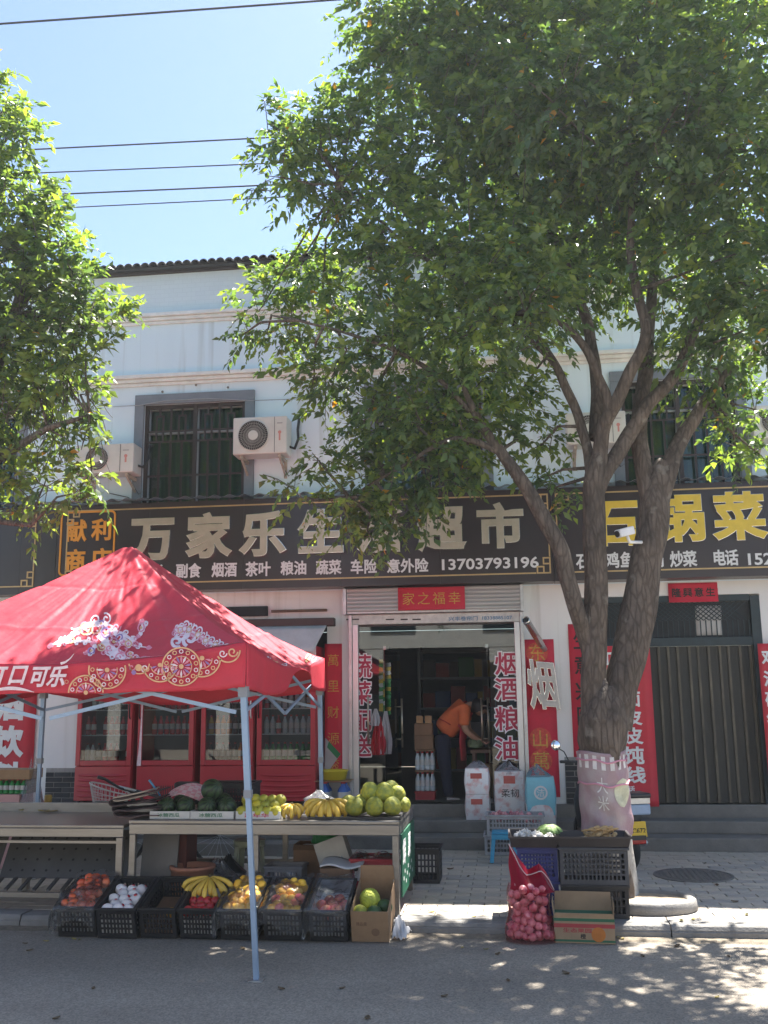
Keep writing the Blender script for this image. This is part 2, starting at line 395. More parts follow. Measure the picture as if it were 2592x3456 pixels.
def wall_cells(x0, x1, z0, z1, y0, y1, holes):
    xs = sorted({x0, x1, *[h[0] for h in holes], *[h[1] for h in holes]}); zs = sorted({z0, z1, *[h[2] for h in holes], *[h[3] for h in holes]})
    b = MB()
    inside = lambda cx, cz: x0 < cx < x1 and z0 < cz < z1 and not any(h[0] < cx < h[1] and h[2] < cz < h[3] for h in holes)
    for i in range(len(xs)-1):
        for j in range(len(zs)-1):
            a, c, d, e = xs[i], xs[i+1], zs[j], zs[j+1]
            if not inside((a+c)/2, (d+e)/2): continue
            b.add([(a,y0,d),(c,y0,d),(c,y0,e),(a,y0,e)], [(0,1,2,3)]); b.add([(a,y1,d),(c,y1,d),(c,y1,e),(a,y1,e)], [(3,2,1,0)])
            if not inside(a-1e-4, (d+e)/2): b.add([(a,y0,d),(a,y1,d),(a,y1,e),(a,y0,e)], [(3,2,1,0)])
            if not inside(c+1e-4, (d+e)/2): b.add([(c,y0,d),(c,y1,d),(c,y1,e),(c,y0,e)], [(0,1,2,3)])
            if not inside((a+c)/2, d-1e-4): b.add([(a,y0,d),(c,y0,d),(c,y1,d),(a,y1,d)], [(3,2,1,0)])
            if not inside((a+c)/2, e+1e-4): b.add([(a,y0,e),(c,y0,e),(c,y1,e),(a,y1,e)], [(0,1,2,3)])
    return b
WX = [-7.08, -3.965, -.9, 2.2]; WW, WZ0, WZ1 = 1.37, 4.18, 5.58
wall_cells(-12, 9, 3.06, 6.86, YF, YF+.24, [(c-WW/2, c+WW/2, WZ0, WZ1) for c in WX]).build('upper_wall', M_wallb, bd)
DX0, DX1, DZ = -1.87, .165, 2.75
wall_cells(-12, 9, ZP-.03, 3.06, YF, YF+.24, [(-5.35, -2.2, ZF, 2.62), (DX0, DX1, ZF, DZ), (.86, 2.98, ZF, 2.9)]).build('ground_wall', M_wall, bd)
# parapet of painted brickwork
def parapet_mat():
    m = bpy.data.materials.new('painted brickwork'); m.use_nodes = True; n = m.node_tree; bs = n.nodes['Principled BSDF']; bs.inputs['Roughness'].default_value = .8
    tc = n.nodes.new('ShaderNodeTexCoord'); mp = n.nodes.new('ShaderNodeMapping'); mp.inputs['Rotation'].default_value = (PI/2, 0, 0)
    br = n.nodes.new('ShaderNodeTexBrick'); br.inputs['Scale'].default_value = 4; br.inputs['Color1'].default_value = (.66, .75, .79, 1); br.inputs['Color2'].default_value = (.64, .73, .775, 1); br.inputs['Mortar'].default_value = (.60, .69, .73, 1)
    br.inputs['Mortar Size'].default_value = .012
    n.links.new(tc.outputs['Object'], mp.inputs[0]); n.links.new(mp.outputs[0], br.inputs['Vector']); n.links.new(br.outputs['Color'], bs.inputs['Base Color'])
    bp = n.nodes.new('ShaderNodeBump'); bp.inputs['Strength'].default_value = .15; bp.inputs['Distance'].default_value = .008; bp.invert = True
    n.links.new(br.outputs['Fac'], bp.inputs['Height']); n.links.new(bp.outputs[0], bs.inputs['Normal'])
    return m
MB().box(-12, 9, YF+.012, YF+.24, 6.862, 7.43).build('parapet', parapet_mat(), bd)
def moulding(z, hs):
    b = MB()
    for (d, a, c) in hs: b.box(-12, 9, YF-d, YF-.001, z+a, z+c)
    return b.build('moulding', M_trim, bd, bevel=.008)
moulding(5.84, [(.03, 0, .045), (.055, .047, .095), (.085, .097, .15)])
moulding(6.70, [(.03, 0, .045), (.055, .047, .095), (.085, .097, .15)])
MB().box(-12, 9, YF-.04, YF+.2, 7.432, 7.47).build('eave_board', M_brown, bd)
# roof slope behind and eave tiles one by one
MB().hexa([(-12,YF-.12,7.472),(9,YF-.12,7.472),(9,YF+6,9.1),(-12,YF+6,9.1),(-12,YF-.12,7.482),(9,YF-.12,7.482),(9,YF+6,9.11),(-12,YF+6,9.11)]).build('roof', M_tile, bd)
tb = MB(); n8 = 8
arc = [(math.cos(PI*i/n8)*.058, math.sin(PI*i/n8)*.058) for i in range(n8+1)] + [(-math.cos(PI*i/n8)*.042, math.sin(PI*i/n8)*.042) for i in range(n8+1)]
k = len(arc)
tb.add([(x, y, z + (y)*.27) for y in (0, .5) for x, z in arc], [tuple(range(k))[::-1], tuple(range(k, 2*k))] + [(i, (i+1) % k, (i+1) % k + k, i+k) for i in range(k)])
tme = mesh_of(tb, 'roof_tile', M_tile, False)
for i in range(150):
    put(tme, 'roof_tile', TR((-10.8+i*.116+1.5, -.19+random.uniform(-.008, .008), 7.466-ZP), random.uniform(-.02, .02), 0, random.uniform(-.02, .02)), parent=bd)
# windows with grey surrounds, brown security grilles, sash frames and green curtains
def window(c, first):
    a, e = c-WW/2, c+WW/2
    b = MB(); t = .125
    b.box(a-t, e+t, YF-.045, YF-.001, WZ1, WZ1+t+.01).box(a-t, a, YF-.045, YF-.001, WZ0, WZ1-.001).box(e, e+t, YF-.045, YF-.001, WZ0, WZ1-.001)
    b.build('window_surround', M_grey, bd, bevel=.006)
    wf = MB()
    for (x0, x1, z0, z1) in ((a, a+.045, WZ0, WZ1), (e-.045, e, WZ0, WZ1), (a+.045, e-.045, WZ1-.05, WZ1), (a+.045, e-.045, WZ0, WZ0+.05), (c-.025, c+.025, WZ0+.05, WZ1-.05), (a+.045, c-.025, 5.20, 5.245), (c+.025, e-.045, 5.20, 5.245)):
        wf.box(x0, x1, YF+.10, YF+.145, z0, z1)
    w_ = wf.build('window', M_alu, bd, bevel=.004)
    for x0, x1 in ((a+.045, c-.025), (c+.025, e-.045)):
        for z0, z1 in ((WZ0+.05, 5.20), (5.245, WZ1-.05)):
            MB().box(x0+.002, x1-.002, YF+.118, YF+.124, z0+.002, z1-.002).build('pane', M_glass, w_)
    def cur(x0, x1):
        MB().grid(lambda u, v: (x0+(x1-x0)*u, YF+.2+.018*math.sin(u*34+math.sin(v*3)), WZ0+(WZ1-WZ0)*v), 60, 6).build('curtain', M_curt, bd, True, solid=.004)
    cur(a, c-.12); cur(c+.02, e)
    g = MB(); y = YF+.03
    def vb(x, z0, z1, w_=.026): g.box(x-w_/2, x+w_/2, y-.013, y+.013, z0, z1)
    def hb(x0, x1, z, w_=.026): g.box(x0, x1, y-.0115, y+.0115, z-w_/2, z+w_/2)
    for x in (a+.025, e-.025, c): vb(x, WZ0, WZ1, .05)
    hb(a+.05, e-.05, WZ1-.025, .05)
    for s in (-1, 1):
        m_ = c+s*(WW/4+.0)
        x0, x1 = (a+.05, c-.025) if s < 0 else (c+.025, e-.05)
        for zz in (5.22, 5.08, 4.62): hb(x0, x1, zz, .022)
        q = (x1-x0)/4
        for i in (1, 2, 3): vb(x0+q*i, WZ0, 5.069, .024)
        for i in (1, 3):
            xx = x0+q*i
            vb(xx-.045, 5.091, 5.42, .02); vb(xx+.045, 5.091, 5.42, .02); hb(xx-.055, xx+.055, 5.43, .02); vb(xx, 5.441, WZ1-.05, .02)
        vb(x0+q*2, 5.091, WZ1-.05, .022)
    g.build('security_grille', M_brown, bd)
for i, c in enumerate(WX): window(c, i == 0)
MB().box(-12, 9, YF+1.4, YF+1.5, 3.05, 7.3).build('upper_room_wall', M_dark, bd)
MB().box(-12, 9, YF+.25, YF+6.2, 2.955, 3.05).build('ceiling', M_int, bd)
# shop interior
MB().box(-5.9, .85, YF+.25, YF+6.2, .3, ZF-.004).build('shop_floor', mat('dull floor tile', (.16, .155, .15), .45, var=.15, scale=3), bd)
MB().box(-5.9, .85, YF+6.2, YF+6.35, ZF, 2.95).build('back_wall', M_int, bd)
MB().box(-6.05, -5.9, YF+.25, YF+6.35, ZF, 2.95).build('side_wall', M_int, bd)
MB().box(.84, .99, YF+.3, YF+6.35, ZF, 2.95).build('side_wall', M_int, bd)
# slate-brick wainscot
def wain(x0, x1, z0, z1):
    wb = MB().box(x0, x1, YF-.018, YF-.001, z0, z1).build('wainscot', M_mort, bd)
    o = Vector(bd['_org']); j = 0; z = z0+.004
    while z + .052 < z1:
        x = x0 - (.11 if j % 2 else 0)
        while x < x1:
            a, e = max(x, x0)+.004, min(x+.215, x1)-.004
            if e-a > .03: MB().box(a, e, YF-.03, YF-.0185, z, z+.052).build('brick', random.choice(M_brick), wb)
            x += .222
        z += .062; j += 1
wain(.63, .858, ZF+.002, 1.03); wain(-5.76, -5.36, ZF+.002, .92)
# ================================================================== SHOP FRONTS
M_sign = mat('dark sign panel', (.020, .011, .012), .38, var=.25, scale=2, coat=.2)
M_gold = mat('gold sign trim', (.52, .36, .16), .35, metal=.3, var=.15)
M_champ = mat('champagne letter', (.44, .40, .30), .38, metal=.35, var=.12, scale=6)
M_ret = mat('polished letter edge', (.75, .74, .70), .18, metal=.9, var=.05)
M_orange = mat('orange letter', (.70, .30, .02), .5, var=.08)
M_white = mat('white lettering', (.72, .72, .72), .5, var=.06)
M_yel = mat('yellow letter', (.70, .50, .045), .4, var=.1)
M_poly = clear('corrugated polycarbonate', (.85, .87, .86), 1.45, .2, veil=.6, hazecol=(.62, .64, .64))
YB = 11.70
def pl(s, m, par, x0, y0, x1, y1, Y=YB, depth=.012, bold=.02, fit=None, name='letter', pad=0):
    a = P(x0, y1, Y=Y); b = P(x1, y0, Y=Y)
    return letter(s, m, par, (a.x, Y-pad, a.z), b.x-a.x, b.z-a.z, depth=depth, bold=bold, fit=fit, name=name)
def board(name, x0, x1, label):
    r = thing(name, label, 'sign', ((x0+x1)/2, YF, 3.07))
    xs = np.arange(x0, x1, 1.22).tolist() + [x1]
    if xs[-1]-xs[-2] < .2: xs.pop(-2)
    for a, c in zip(xs[:-1], xs[1:]): MB().box(a+.001, c-.001, YB, YF-.002, 3.075, 4.20).build('panel', M_sign, r)
    return r
sgC = board('shop_signboard', -5.64, .59, 'dark supermarket signboard with large champagne letters and a phone number')
sgR = board('restaurant_signboard', .594, 8.5, 'dark restaurant signboard with big yellow letters beside the tree trunk')
sgL = board('blank_signboard', -11, -5.644, 'blank dark signboard with thin gold corner fretwork left of the supermarket sign')
def fret(par, x, z, sx, sz):
    """gold key-pattern corner: x,z outer corner, sx,sz inward directions"""
    b = MB(); t = .017
    def seg(a, c, d, e):
        x0, x1 = sorted((x+sx*a, x+sx*d)); z0, z1 = sorted((z+sz*c, z+sz*e))
        b.box(x0-t/2, x1+t/2, YB-.014, YB-.002, z0-t/2, z1+t/2)
    for q in (((0,.0),(.15,.0)),((.15,.018),(.15,.075)),((.075,.075),(.132,.075)),((.075,.018),(.075,.057)),((0,.018),(0,.18)),((.018,.18),(.075,.18)),((.075,.11),(.075,.162)),((.018,.11),(.057,.11))):
        seg(q[0][0], q[0][1], q[1][0], q[1][1])
    return b.build('corner_fret', M_gold, par)
def frame(par, x0, x1, z0=3.175, z1=4.125, left=True, right=True):
    t = .008; a = x0+.165 if left else x0; c = x1-.165 if right else x1
    for z in (z0, z1): MB().box(a, c, YB-.013, YB-.002, z-t, z+t).build('border_line', M_gold, par)
    for x, s, on in ((x0, 1, left), (x1, -1, right)):
        if on:
            MB().box(x-t, x+t, YB-.013, YB-.002, z0+.195, z1-.195).build('border_line', M_gold, par)
            fret(par, x, z0, s, 1); fret(par, x, z1, s, -1)
frame(sgC, -5.50, .545); frame(sgR, .645, 8.4); frame(sgL, -10.9, -5.93)
# main letters: polished channel letters with champagne faces
def channel(s, par, x0, y0, x1, y1, face, d=.05, nm='letter'):
    o = pl(s, M_ret, par, x0, y0, x1, y1, depth=d, bold=.042, pad=.003)
    pl(s, face, o if False else par, x0, y0, x1, y1, depth=.004, bold=.036, pad=.0035+d, name='letter_face')
for s, cx, dy in zip('万家乐生活超市', (519, 707, 890, 1085, 1283, 1488, 1688), (0, -7, -14, -20, -26, -33, -40)):
    channel(s, sgC, cx-78, 1737+dy, cx+78, 1895+dy, M_champ)
for s, x0, x1 in (('日用', 370, 448), ('百货,', 466, 560), ('副食', 594, 680), ('烟酒', 714, 800), ('茶叶', 828, 914), ('粮油', 947, 1034), ('蔬菜', 1066, 1153), ('车险', 1184, 1273), ('意外险', 1306, 1446)):
    yy = 1925 - (x0-630)*.024
    pl(s, M_white, sgC, x0, yy-26, x1, yy+26, bold=.025, depth=.01)
pl('13703793196', M_white, sgC, 1492, 1878, 1817, 1925, bold=.02, depth=.01, fit=True)
# orange logo box
lg = MB()
a0 = P(197, 1945, Y=YB); a1 = P(393, 1722, Y=YB)
def rr(x0, x1, z0, z1, r, n=5):
    pts = []
    for cx, cz, s in ((x1-r, z1-r, 0), (x0+r, z1-r, 1), (x0+r, z0+r, 2), (x1-r, z0+r, 3)):
        for i in range(n+1):
            t = PI/2*(s+i/n); pts.append((cx+r*math.cos(t), cz+r*math.sin(t)))
    return pts
o_ = rr(a0.x, a1.x, a0.z, a1.z, .06); i_ = rr(a0.x+.022, a1.x-.022, a0.z+.022, a1.z-.022, .045); n_ = len(o_)
lg.add([(x, y, z) for y in (YB-.014, YB-.002) for pp in (o_, i_) for x, z in pp], [(i, (i+1) % n_, n_+(i+1) % n_, n_+i) for i in range(n_)] + [(i, i+2*n_, (i+1) % n_+2*n_, (i+1) % n_) for i in range(n_)] + [(n_+i, n_+(i+1) % n_, 3*n_+(i+1) % n_, 3*n_+i) for i in range(n_)])
lg.build('logo_frame', M_orange, sgC)
for s, x0, y0, x1, y1 in (('献', 222, 1752, 296, 1830), ('利', 308, 1748, 382, 1826), ('商', 218, 1852, 292, 1932), ('店', 306, 1848, 380, 1928)):
    pl(s, M_orange, sgC, x0, y0, x1, y1, bold=.03, depth=.012)
for s, cx, dy in zip('石锅菜', (2070, 2290, 2492), (0, -14, -20)):
    channel(s, sgR, cx-82, 1678+dy, cx+82, 1848+dy, M_yel)
for s, x0, x1, dy in (('石', 1945, 1990, 0), ('锅', 1997, 2042, -2), ('鸡', 2046, 2090, -3), ('鱼', 2094, 2136, -4), ('火', 2150, 2190, -5), ('锅', 2195, 2238, -6), ('炒', 2262, 2305, -7), ('菜', 2306, 2350, -8), ('电', 2406, 2447, -11), ('话', 2448, 2490, -12)):
    pl(s, M_white, sgR, x0, 1865+dy, x1, 1922+dy, bold=.025, depth=.01)
pl('15236256559', M_white, sgR, 2526, 1858, 2860, 1908, bold=.02, depth=.01, fit=True)
# corrugated sheet along the top of the signs
cs = MB().grid(lambda u, v: (-11+19.5*u, 11.56+.43*v, 4.225+.07*v+.016*math.sin(u*19.5/.19*2*PI)), 900, 2).build('corrugated_sheet', M_poly, solid=.003)
tag(cs, 'pale corrugated plastic sheet running along the top of the signboards', 'rain cover')

# ---------------------------------------------------------------- roller shutter, header and glass doors
M_shut = mat('shutter slat', (.50, .50, .49), .45, metal=.4, var=.12, scale=4, stretch=(.3, 1, 6))
M_red = mat('red banner', (.52, .022, .04), .6, var=.12, scale=3, bump=.05)
M_pred = mat('red paper', (.56, .02, .05), .75, var=.12, scale=4)
M_cgold = mat('gold ink', (.55, .30, .06), .5, metal=.2, var=.3, scale=30)
M_blk = mat('black ink', (.015, .013, .013), .6, var=0)
M_blue = mat('blue print', (.10, .22, .36), .6, var=.1)
sh = thing('roller_shutter', 'rolled-up grey steel shutter above the supermarket doorway', 'shutter', (-.85, YF-.14, 2.75))
z = 2.775
while z < 3.055:
    MB().grid(lambda u, v: (-1.93+2.13*u, YF-.14-.010*math.sin(v*PI), z+.046*v), 1, 6).build('slat', M_shut, sh)
    z += .048
MB().box(-1.93, .2, YF-.128, YF-.002, 2.755, 3.06).build('shutter_box', M_galv, sh)
for x in (-1.955, .202): MB().box(x-.02, x+.02, YF-.165, YF-.002, 2.745, 3.06).build('bracket', M_galv, sh)
df = thing('door_frame', 'worn white metal door frame with blue lettering on its header', 'door frame', (-.85, YF, ZF))
MB().box(DX0-.005, DX1+.005, YF-.06, YF+.04, 2.625, 2.742).build('header', mat('worn white metal', (.60, .59, .56), .5, var=.25, scale=7), df, bevel=.004)
for x in (DX0+.032, DX1-.032): MB().box(x-.035, x+.035, YF-.07, YF+.05, ZF, 2.623).build('jamb', M_alu, df, bevel=.005)
for x in (DX0-.028, DX1+.028): MB().box(x-.022, x+.022, YF-.085, YF-.001, ZF, 2.74).build('shutter_rail', M_galv, df, bevel=.004)
pl('兴丰卷帘门', M_blue, df, 1514, 2079, 1612, 2096, Y=YF-.06, depth=.003, bold=.02, fit=True)
pl('18338885107', M_blue, df, 1628, 2078, 1728, 2092, Y=YF-.06, depth=.003, bold=.02, fit=True)
for x0, x1 in ((1168, 1212), (1302, 1330), (1352, 1376), (1392, 1420)):
    a = P(x0, 2093, Y=YF-.06); b_ = P(x1, 2088, Y=YF-.06); MB().box(a.x, b_.x, YF-.063, YF-.0605, a.z, b_.z).build('sticker', M_blk, df)
def glass_leaf(name, x0, x1, y, z0, z1, label, ang=0, hinge=None):
    r = thing(name, label, 'glass door', ((x0+x1)/2, y, ZF)); r['_ang'] = 0
    MB().box(x0, x1, y-.006, y+.006, z0, z1).build('pane', M_dglass, r)
    MB().box(x0, x1, y-.018, y+.018, z0-.05, z0-.001).build('bottom_rail', M_alu, r)
    return r
gz0, gz1 = ZF+.06, 2.58
tp = MB(); tr_ = thing('transom_glass', 'glass transom pane above the open supermarket doorway', 'glass pane', (-.85, YF-.01, 2.3))
MB().box(DX0+.07, DX1-.07, YF-.016, YF-.004, 2.33, 2.60).build('pane', M_dglass, tr_)
MB().box(DX0+.07, DX1-.07, YF-.028, YF+.005, 2.602, 2.621).build('top_rail', M_brown, tr_)
gl = glass_leaf('glass_panel', DX0+.07, -1.50, YF-.01, ZF+.06, 2.322, 'fixed glass panel with red vegetable lettering left of the doorway')
gr = glass_leaf('glass_panel', -.21, DX1-.07, YF-.01, ZF+.06, 2.322, 'fixed glass panel with red tobacco and oil lettering right of the doorway')
M_mag = mat('magenta letter', (.40, .012, .055), .5, var=.05); M_out = mat('white letter outline', (.75, .72, .74), .5, var=0)
def outlined(s, par, x0, y0, x1, y1, Y):
    pl(s, M_out, par, x0, y0, x1, y1, Y=Y, depth=.0012, bold=.065, pad=.002, name='letter_outline')
    pl(s, M_mag, par, x0, y0, x1, y1, Y=Y, depth=.0012, bold=.018, pad=.0045)
for s, y0, y1 in zip('蔬菜配送', (2206, 2296, 2392, 2478), (2290, 2380, 2470, 2556)): outlined(s, gl, 1188, y0, 1254, y1, YF-.0175)
for s, y0, y1 in zip('烟酒粮油', (2198, 2284, 2382, 2484), (2280, 2366, 2468, 2566)): outlined(s, gr, 1670, y0, 1752, y1, YF-.0175)
hx_ = P(1243, 2430, Y=YF-.05).x; hb2 = MB().tube([(hx_, YF-.06, P(1243, 2512, Y=YF-.06).z), (hx_, YF-.06, P(1243, 2350, Y=YF-.06).z)], .012, 8)
for py_ in (2375, 2490): hb2.tube([(hx_, YF-.06, P(1243, py_, Y=YF-.06).z), (hx_, YF-.017, P(1243, py_, Y=YF-.06).z)], .008, 6)
hb2.build('bar_handle', mat('brushed brass bar', (.62, .55, .44), .3, metal=.85, var=.1), gl, True)
# the two door leaves, swung inward, with long bar handles
def leaf(name, label, hx, ang, sgn):
    r = thing(name, label, 'glass door', (hx, YF+.03, ZF+.004))
    w_ = .60; r['_org'] = (0, 0, 0)
    MB().box(0, w_*sgn, -.005, .005, .05, 1.815).build('pane', M_glass, r)
    MB().box(0, w_*sgn, -.016, .016, 0, .049).build('bottom_rail', M_alu, r); MB().box(0, .10*sgn, -.018, .018, 1.816, 1.86).build('patch_fitting', M_alu, r)
    hm = MB()
    for y in (-.045, .045): hm.tube([(sgn*(w_-.09), y, .62), (sgn*(w_-.09), y, 1.22)], .013, 8)
    for z in (.72, 1.12): hm.tube([(sgn*(w_-.09), -.045, z), (sgn*(w_-.09), .045, z)], .008, 6)
    hm.build('bar_handle', mat('brushed brass bar', (.62, .55, .44), .3, metal=.85, var=.1), r, True)
    r.rotation_euler = (0, 0, ang); return r
leaf('door_leaf', 'glass door leaf swung inward on the left with hanging snack strips', -1.49, R(78), 1)
leaf('door_leaf', 'glass door leaf with long pale bar handles in front of the stooping person', -.24, R(-84), -1)
# paper strips and couplets
def strip(name, label, x0, y0, x1, y1, Y, m, chars, ink, bold=.02, tilt=0, cat='couplet', horiz=False, frac=.72, group=None, disc=None):
    a = P(x0, y1, Y=Y); b_ = P(x1, y0, Y=Y)
    r = thing(name, label, cat, ((a.x+b_.x)/2, Y, a.z), group)
    W, H = b_.x-a.x, b_.z-a.z
    MB().grid(lambda u, v: (a.x+W*u, Y-.004-.004*math.sin(u*3+v*9)-.003*math.sin(v*23), a.z+H*v), 4, 24).build('sheet', m, r, True, solid=.002)
    n = len(chars)
    for i, s in enumerate(chars):
        if s == ' ': continue
        if horiz:
            cw = W/(n+.35); ch = min(cw*.86, H*.8); x = a.x+cw*.18+cw*i; zc = a.z+H/2
            letter(s, ink, r, (x+cw*.07, Y-.0125, zc-ch/2), ch, ch, depth=.002, bold=bold)
        else:
            chh = H/(n+.3); c_ = min(W*frac, chh*.86); zc = a.z+H-chh*(i+.65)
            if disc: MB().lathe([(c_*.60, 0), (c_*.60, .001)], ((a.x+b_.x)/2, Y-.0108, zc), 20, (0, -1, 0)).build('roundel', disc, r)
            letter(s, ink, r, ((a.x+b_.x)/2-c_/2, Y-.0125, zc-c_/2), c_, c_, depth=.002, bold=bold)
    return r
M_disc = mat('faded gold roundel', (.57, .07, .045), .6, var=.3, scale=30)
strip('couplet', 'long red couplet strip with gold characters left of the glass doorway', 1096, 2172, 1154, 2640, YF-.005, M_pred, '萬里财源滚', M_cgold, .0)
strip('couplet', 'long red couplet strip with gold roundels behind the silver letter sign', 1772, 2157, 1868, 2690, YF-.005, M_pred, '东江  山萬里', M_cgold, .0, frac=.6, disc=M_disc)
strip('couplet', 'red couplet strip with black characters half hidden behind the tree trunk', 1937, 2105, 2010, 2560, YF-.005, M_pred, '生意兴隆通', M_blk, .015)
strip('door_banner', 'red paper banner with faded gold characters on the roller shutter', 1344, 1978, 1568, 2061, YF-.165, M_pred, '家之福幸', M_cgold, .0, horiz=True, cat='banner')
strip('door_banner', 'red paper banner with black characters above the dark green gate', 2258, 1965, 2420, 2034, YF-.02, M_pred, '隆興意生', M_blk, .02, horiz=True, cat='banner')
strip('wall_banner', 'red cloth banner with big white drinks lettering on the wall behind the left table', -70, 2300, 128, 2705, YF-.02, M_red, '酒饮料', M_white, .05, cat='banner', frac=.55)
def board_banner(label, x0, y0, x1, y1, Y, items):
    a = P(x0, y1, Y=Y); b_ = P(x1, y0, Y=Y)
    r = thing('advertising_banner', label, 'banner', ((a.x+b_.x)/2, Y, a.z))
    W, H = b_.x-a.x, b_.z-a.z
    MB().grid(lambda u, v: (a.x+W*u, Y-.006*math.sin(u*4+v*5), a.z+H*v), 6, 24).build('sheet', M_red, r, True, solid=.003)
    for s, q0, p0, q1, p1 in items: pl(s, M_white, r, q0, p0, q1, p1, Y=Y, depth=.002, bold=.03, pad=.011)
    return r
board_banner('red noodle-shop banner with white characters behind the tree trunk', 2045, 2178, 2192, 2722, 11.55, [('手', 1990, 2195, 2028, 2250), ('工', 2034, 2195, 2066, 2250), ('擀', 2068, 2195, 2110, 2250), ('羊', 2030, 2272, 2075, 2322), ('面', 2110, 2330, 2160, 2386), ('皮', 2112, 2394, 2165, 2448), ('皮', 2108, 2454, 2168, 2512), ('饨', 2108, 2518, 2172, 2580), ('线', 2110, 2586, 2178, 2644), ('电话', 2100, 2652, 2142, 2674), ('1523756559', 2040, 2676, 2188, 2708)])
board_banner('red banner with white characters hanging at the right side of the gate', 2596, 2170, 2680, 2660, 11.8, [('鸡', 2572, 2190, 2622, 2246), ('汤', 2578, 2262, 2628, 2318), ('砂', 2584, 2332, 2634, 2388), ('锅', 2590, 2402, 2640, 2458)])
# silver channel letter, tilted, and flue pipe on the pier
sv = thing('silver_letter_sign', 'tilted silver metal character sign hanging on the white pier', 'sign', tuple(P(1845, 2395, Y=YF-.03)))
c0 = P(1792, 2392, Y=YF-.06); ang = R(-5)
M_slv = mat('brushed silver face', (.40, .39, .38), .4, metal=.5, var=.2, scale=5)
ux = Vector((math.cos(ang), 0, math.sin(ang))); uy = Vector((-math.sin(ang)*1.9, 0, 1)).normalized()
letter('烟', M_ret, sv, c0, .36, .60, ux, (-.10, 0, 1), depth=.045, bold=.03)
letter('烟', M_slv, sv, c0-Vector((0, .0455, 0)), .36, .60, ux, (-.10, 0, 1), depth=.002, bold=.02, name='letter_face')
for dx, dz in ((.08, .16), (.27, .40)): MB().box(c0.x+dx-.012, c0.x+dx+.012, c0.y-.002, YF-.002, c0.z+dz-.012, c0.z+dz+.012).build('standoff', M_galv, sv)
fp = thing('flue_pipe', 'steel flue pipe with a black mouth sticking out of the pier', 'pipe', tuple(P(1840, 2195, Y=YF)))
pe = P(1838, 2192, Y=YF-.02); pm_ = P(1770, 2086, Y=YF-.62)
MB().tube([pe, pe+(pm_-pe)*.2], .034, 12).build('collar', M_galv, fp, True)
dd = (pm_-pe).normalized()
MB().lathe([(.044, .0), (.044, .5*1.0), (.046, .501), (.046, .56), (.04, .56), (.04, .1)], pe+(pm_-pe)*.18, 16, dd, cap=False).build('pipe', mat('shiny flue steel', (.6, .6, .58), .22, metal=.95, var=.1, stretch=(1, 1, 4)), fp, True)
MB().lathe([(.0435, 0), (.0435, .002)], pe+(pm_-pe)*.18+dd*.552, 16, dd).build('mouth', M_blk, fp)
# ---------------------------------------------------------------- gate of the closed restaurant
M_gate = mat('rusty green gate', (.02, .024, .022), .6, var=.5, scale=3, bump=.2, stretch=(3, 1, .5), col2=(.042, .038, .03))
M_gfrm = mat('blue green frame', (.018, .035, .042), .55, var=.3, scale=6)
gt = thing('steel_gate', 'closed dark green steel gate of the restaurant with scratched vertical ribs', 'gate', (1.92, YF, ZF))
MB().box(.862, .97, YF-.01, YF+.10, ZF+.002, 2.88).build('gate_post', M_gfrm, gt, bevel=.006); MB().box(2.87, 2.978, YF-.01, YF+.10, ZF+.002, 2.88).build('gate_post', M_gfrm, gt, bevel=.006)
for z0, z1 in ((2.30, 2.40), (2.82, 2.895)): MB().box(.972, 2.868, YF-.005, YF+.095, z0, z1).build('gate_rail', M_gfrm, gt, bevel=.005)
x = .974; i = 0
while x < 2.86:
    w_ = .088+.018*math.sin(i*2.3); b = MB()
    b.hexa([(x, YF+.055, ZF+.01), (x+w_, YF+.055, ZF+.01), (x+w_, YF+.075, ZF+.01), (x, YF+.075, ZF+.01), (x, YF+.055, 2.298), (x+w_, YF+.055, 2.298), (x+w_, YF+.075, 2.298), (x, YF+.075, 2.298)])
    b.build('gate_panel', M_gate, gt)
    MB().box(x+w_+.001, min(x+w_+.028, 2.867), YF+.028+random.uniform(-.006, .006), YF+.075, ZF+.01, 2.297).build('gate_rib', mat('worn brass edge', (.085, .072, .048), .5, var=.6, scale=5, stretch=(1, 1, .4)), gt)
    x += w_+.029; i += 1
# pointed lattice above
b = MB(); x = .99
while x < 2.86:
    b.box(x-.006, x+.006, YF+.02, YF+.034, 2.402, 2.6); x += .062
for k_ in range(-6, 34):
    for sg in (1, -1):
        p0 = .97+k_*.062; 
        q0, q1 = (p0, p0+.26*sg)
        if min(q0, q1) < .975 or max(q0, q1) > 2.865: continue
        b.bar((q0, YF+(.022 if sg > 0 else .036), 2.6), (q1, YF+(.022 if sg > 0 else .036), 2.82), .012, .01)
b.build('lattice', M_gfrm, gt)
MB().box(.972, 2.868, YF+.085, YF+.092, 2.402, 2.818).build('backing_sheet', mat('dark backing', (.03, .035, .04), .7, var=.3), gt)
a = P(2352, 2145, Y=YF+.05); b_ = P(2434, 2042, Y=YF+.05)
tag(MB().grid(lambda u, v: (a.x+(b_.x-a.x)*u, YF+.06+.01*math.sin(u*5+v*4), a.z+(b_.z-a.z)*v), 6, 6).build('notice_paper', mat('white paper', (.62, .61, .60), .8, var=.15, scale=4), None, True, solid=.002), 'white paper sheet behind the lattice above the gate', 'paper')
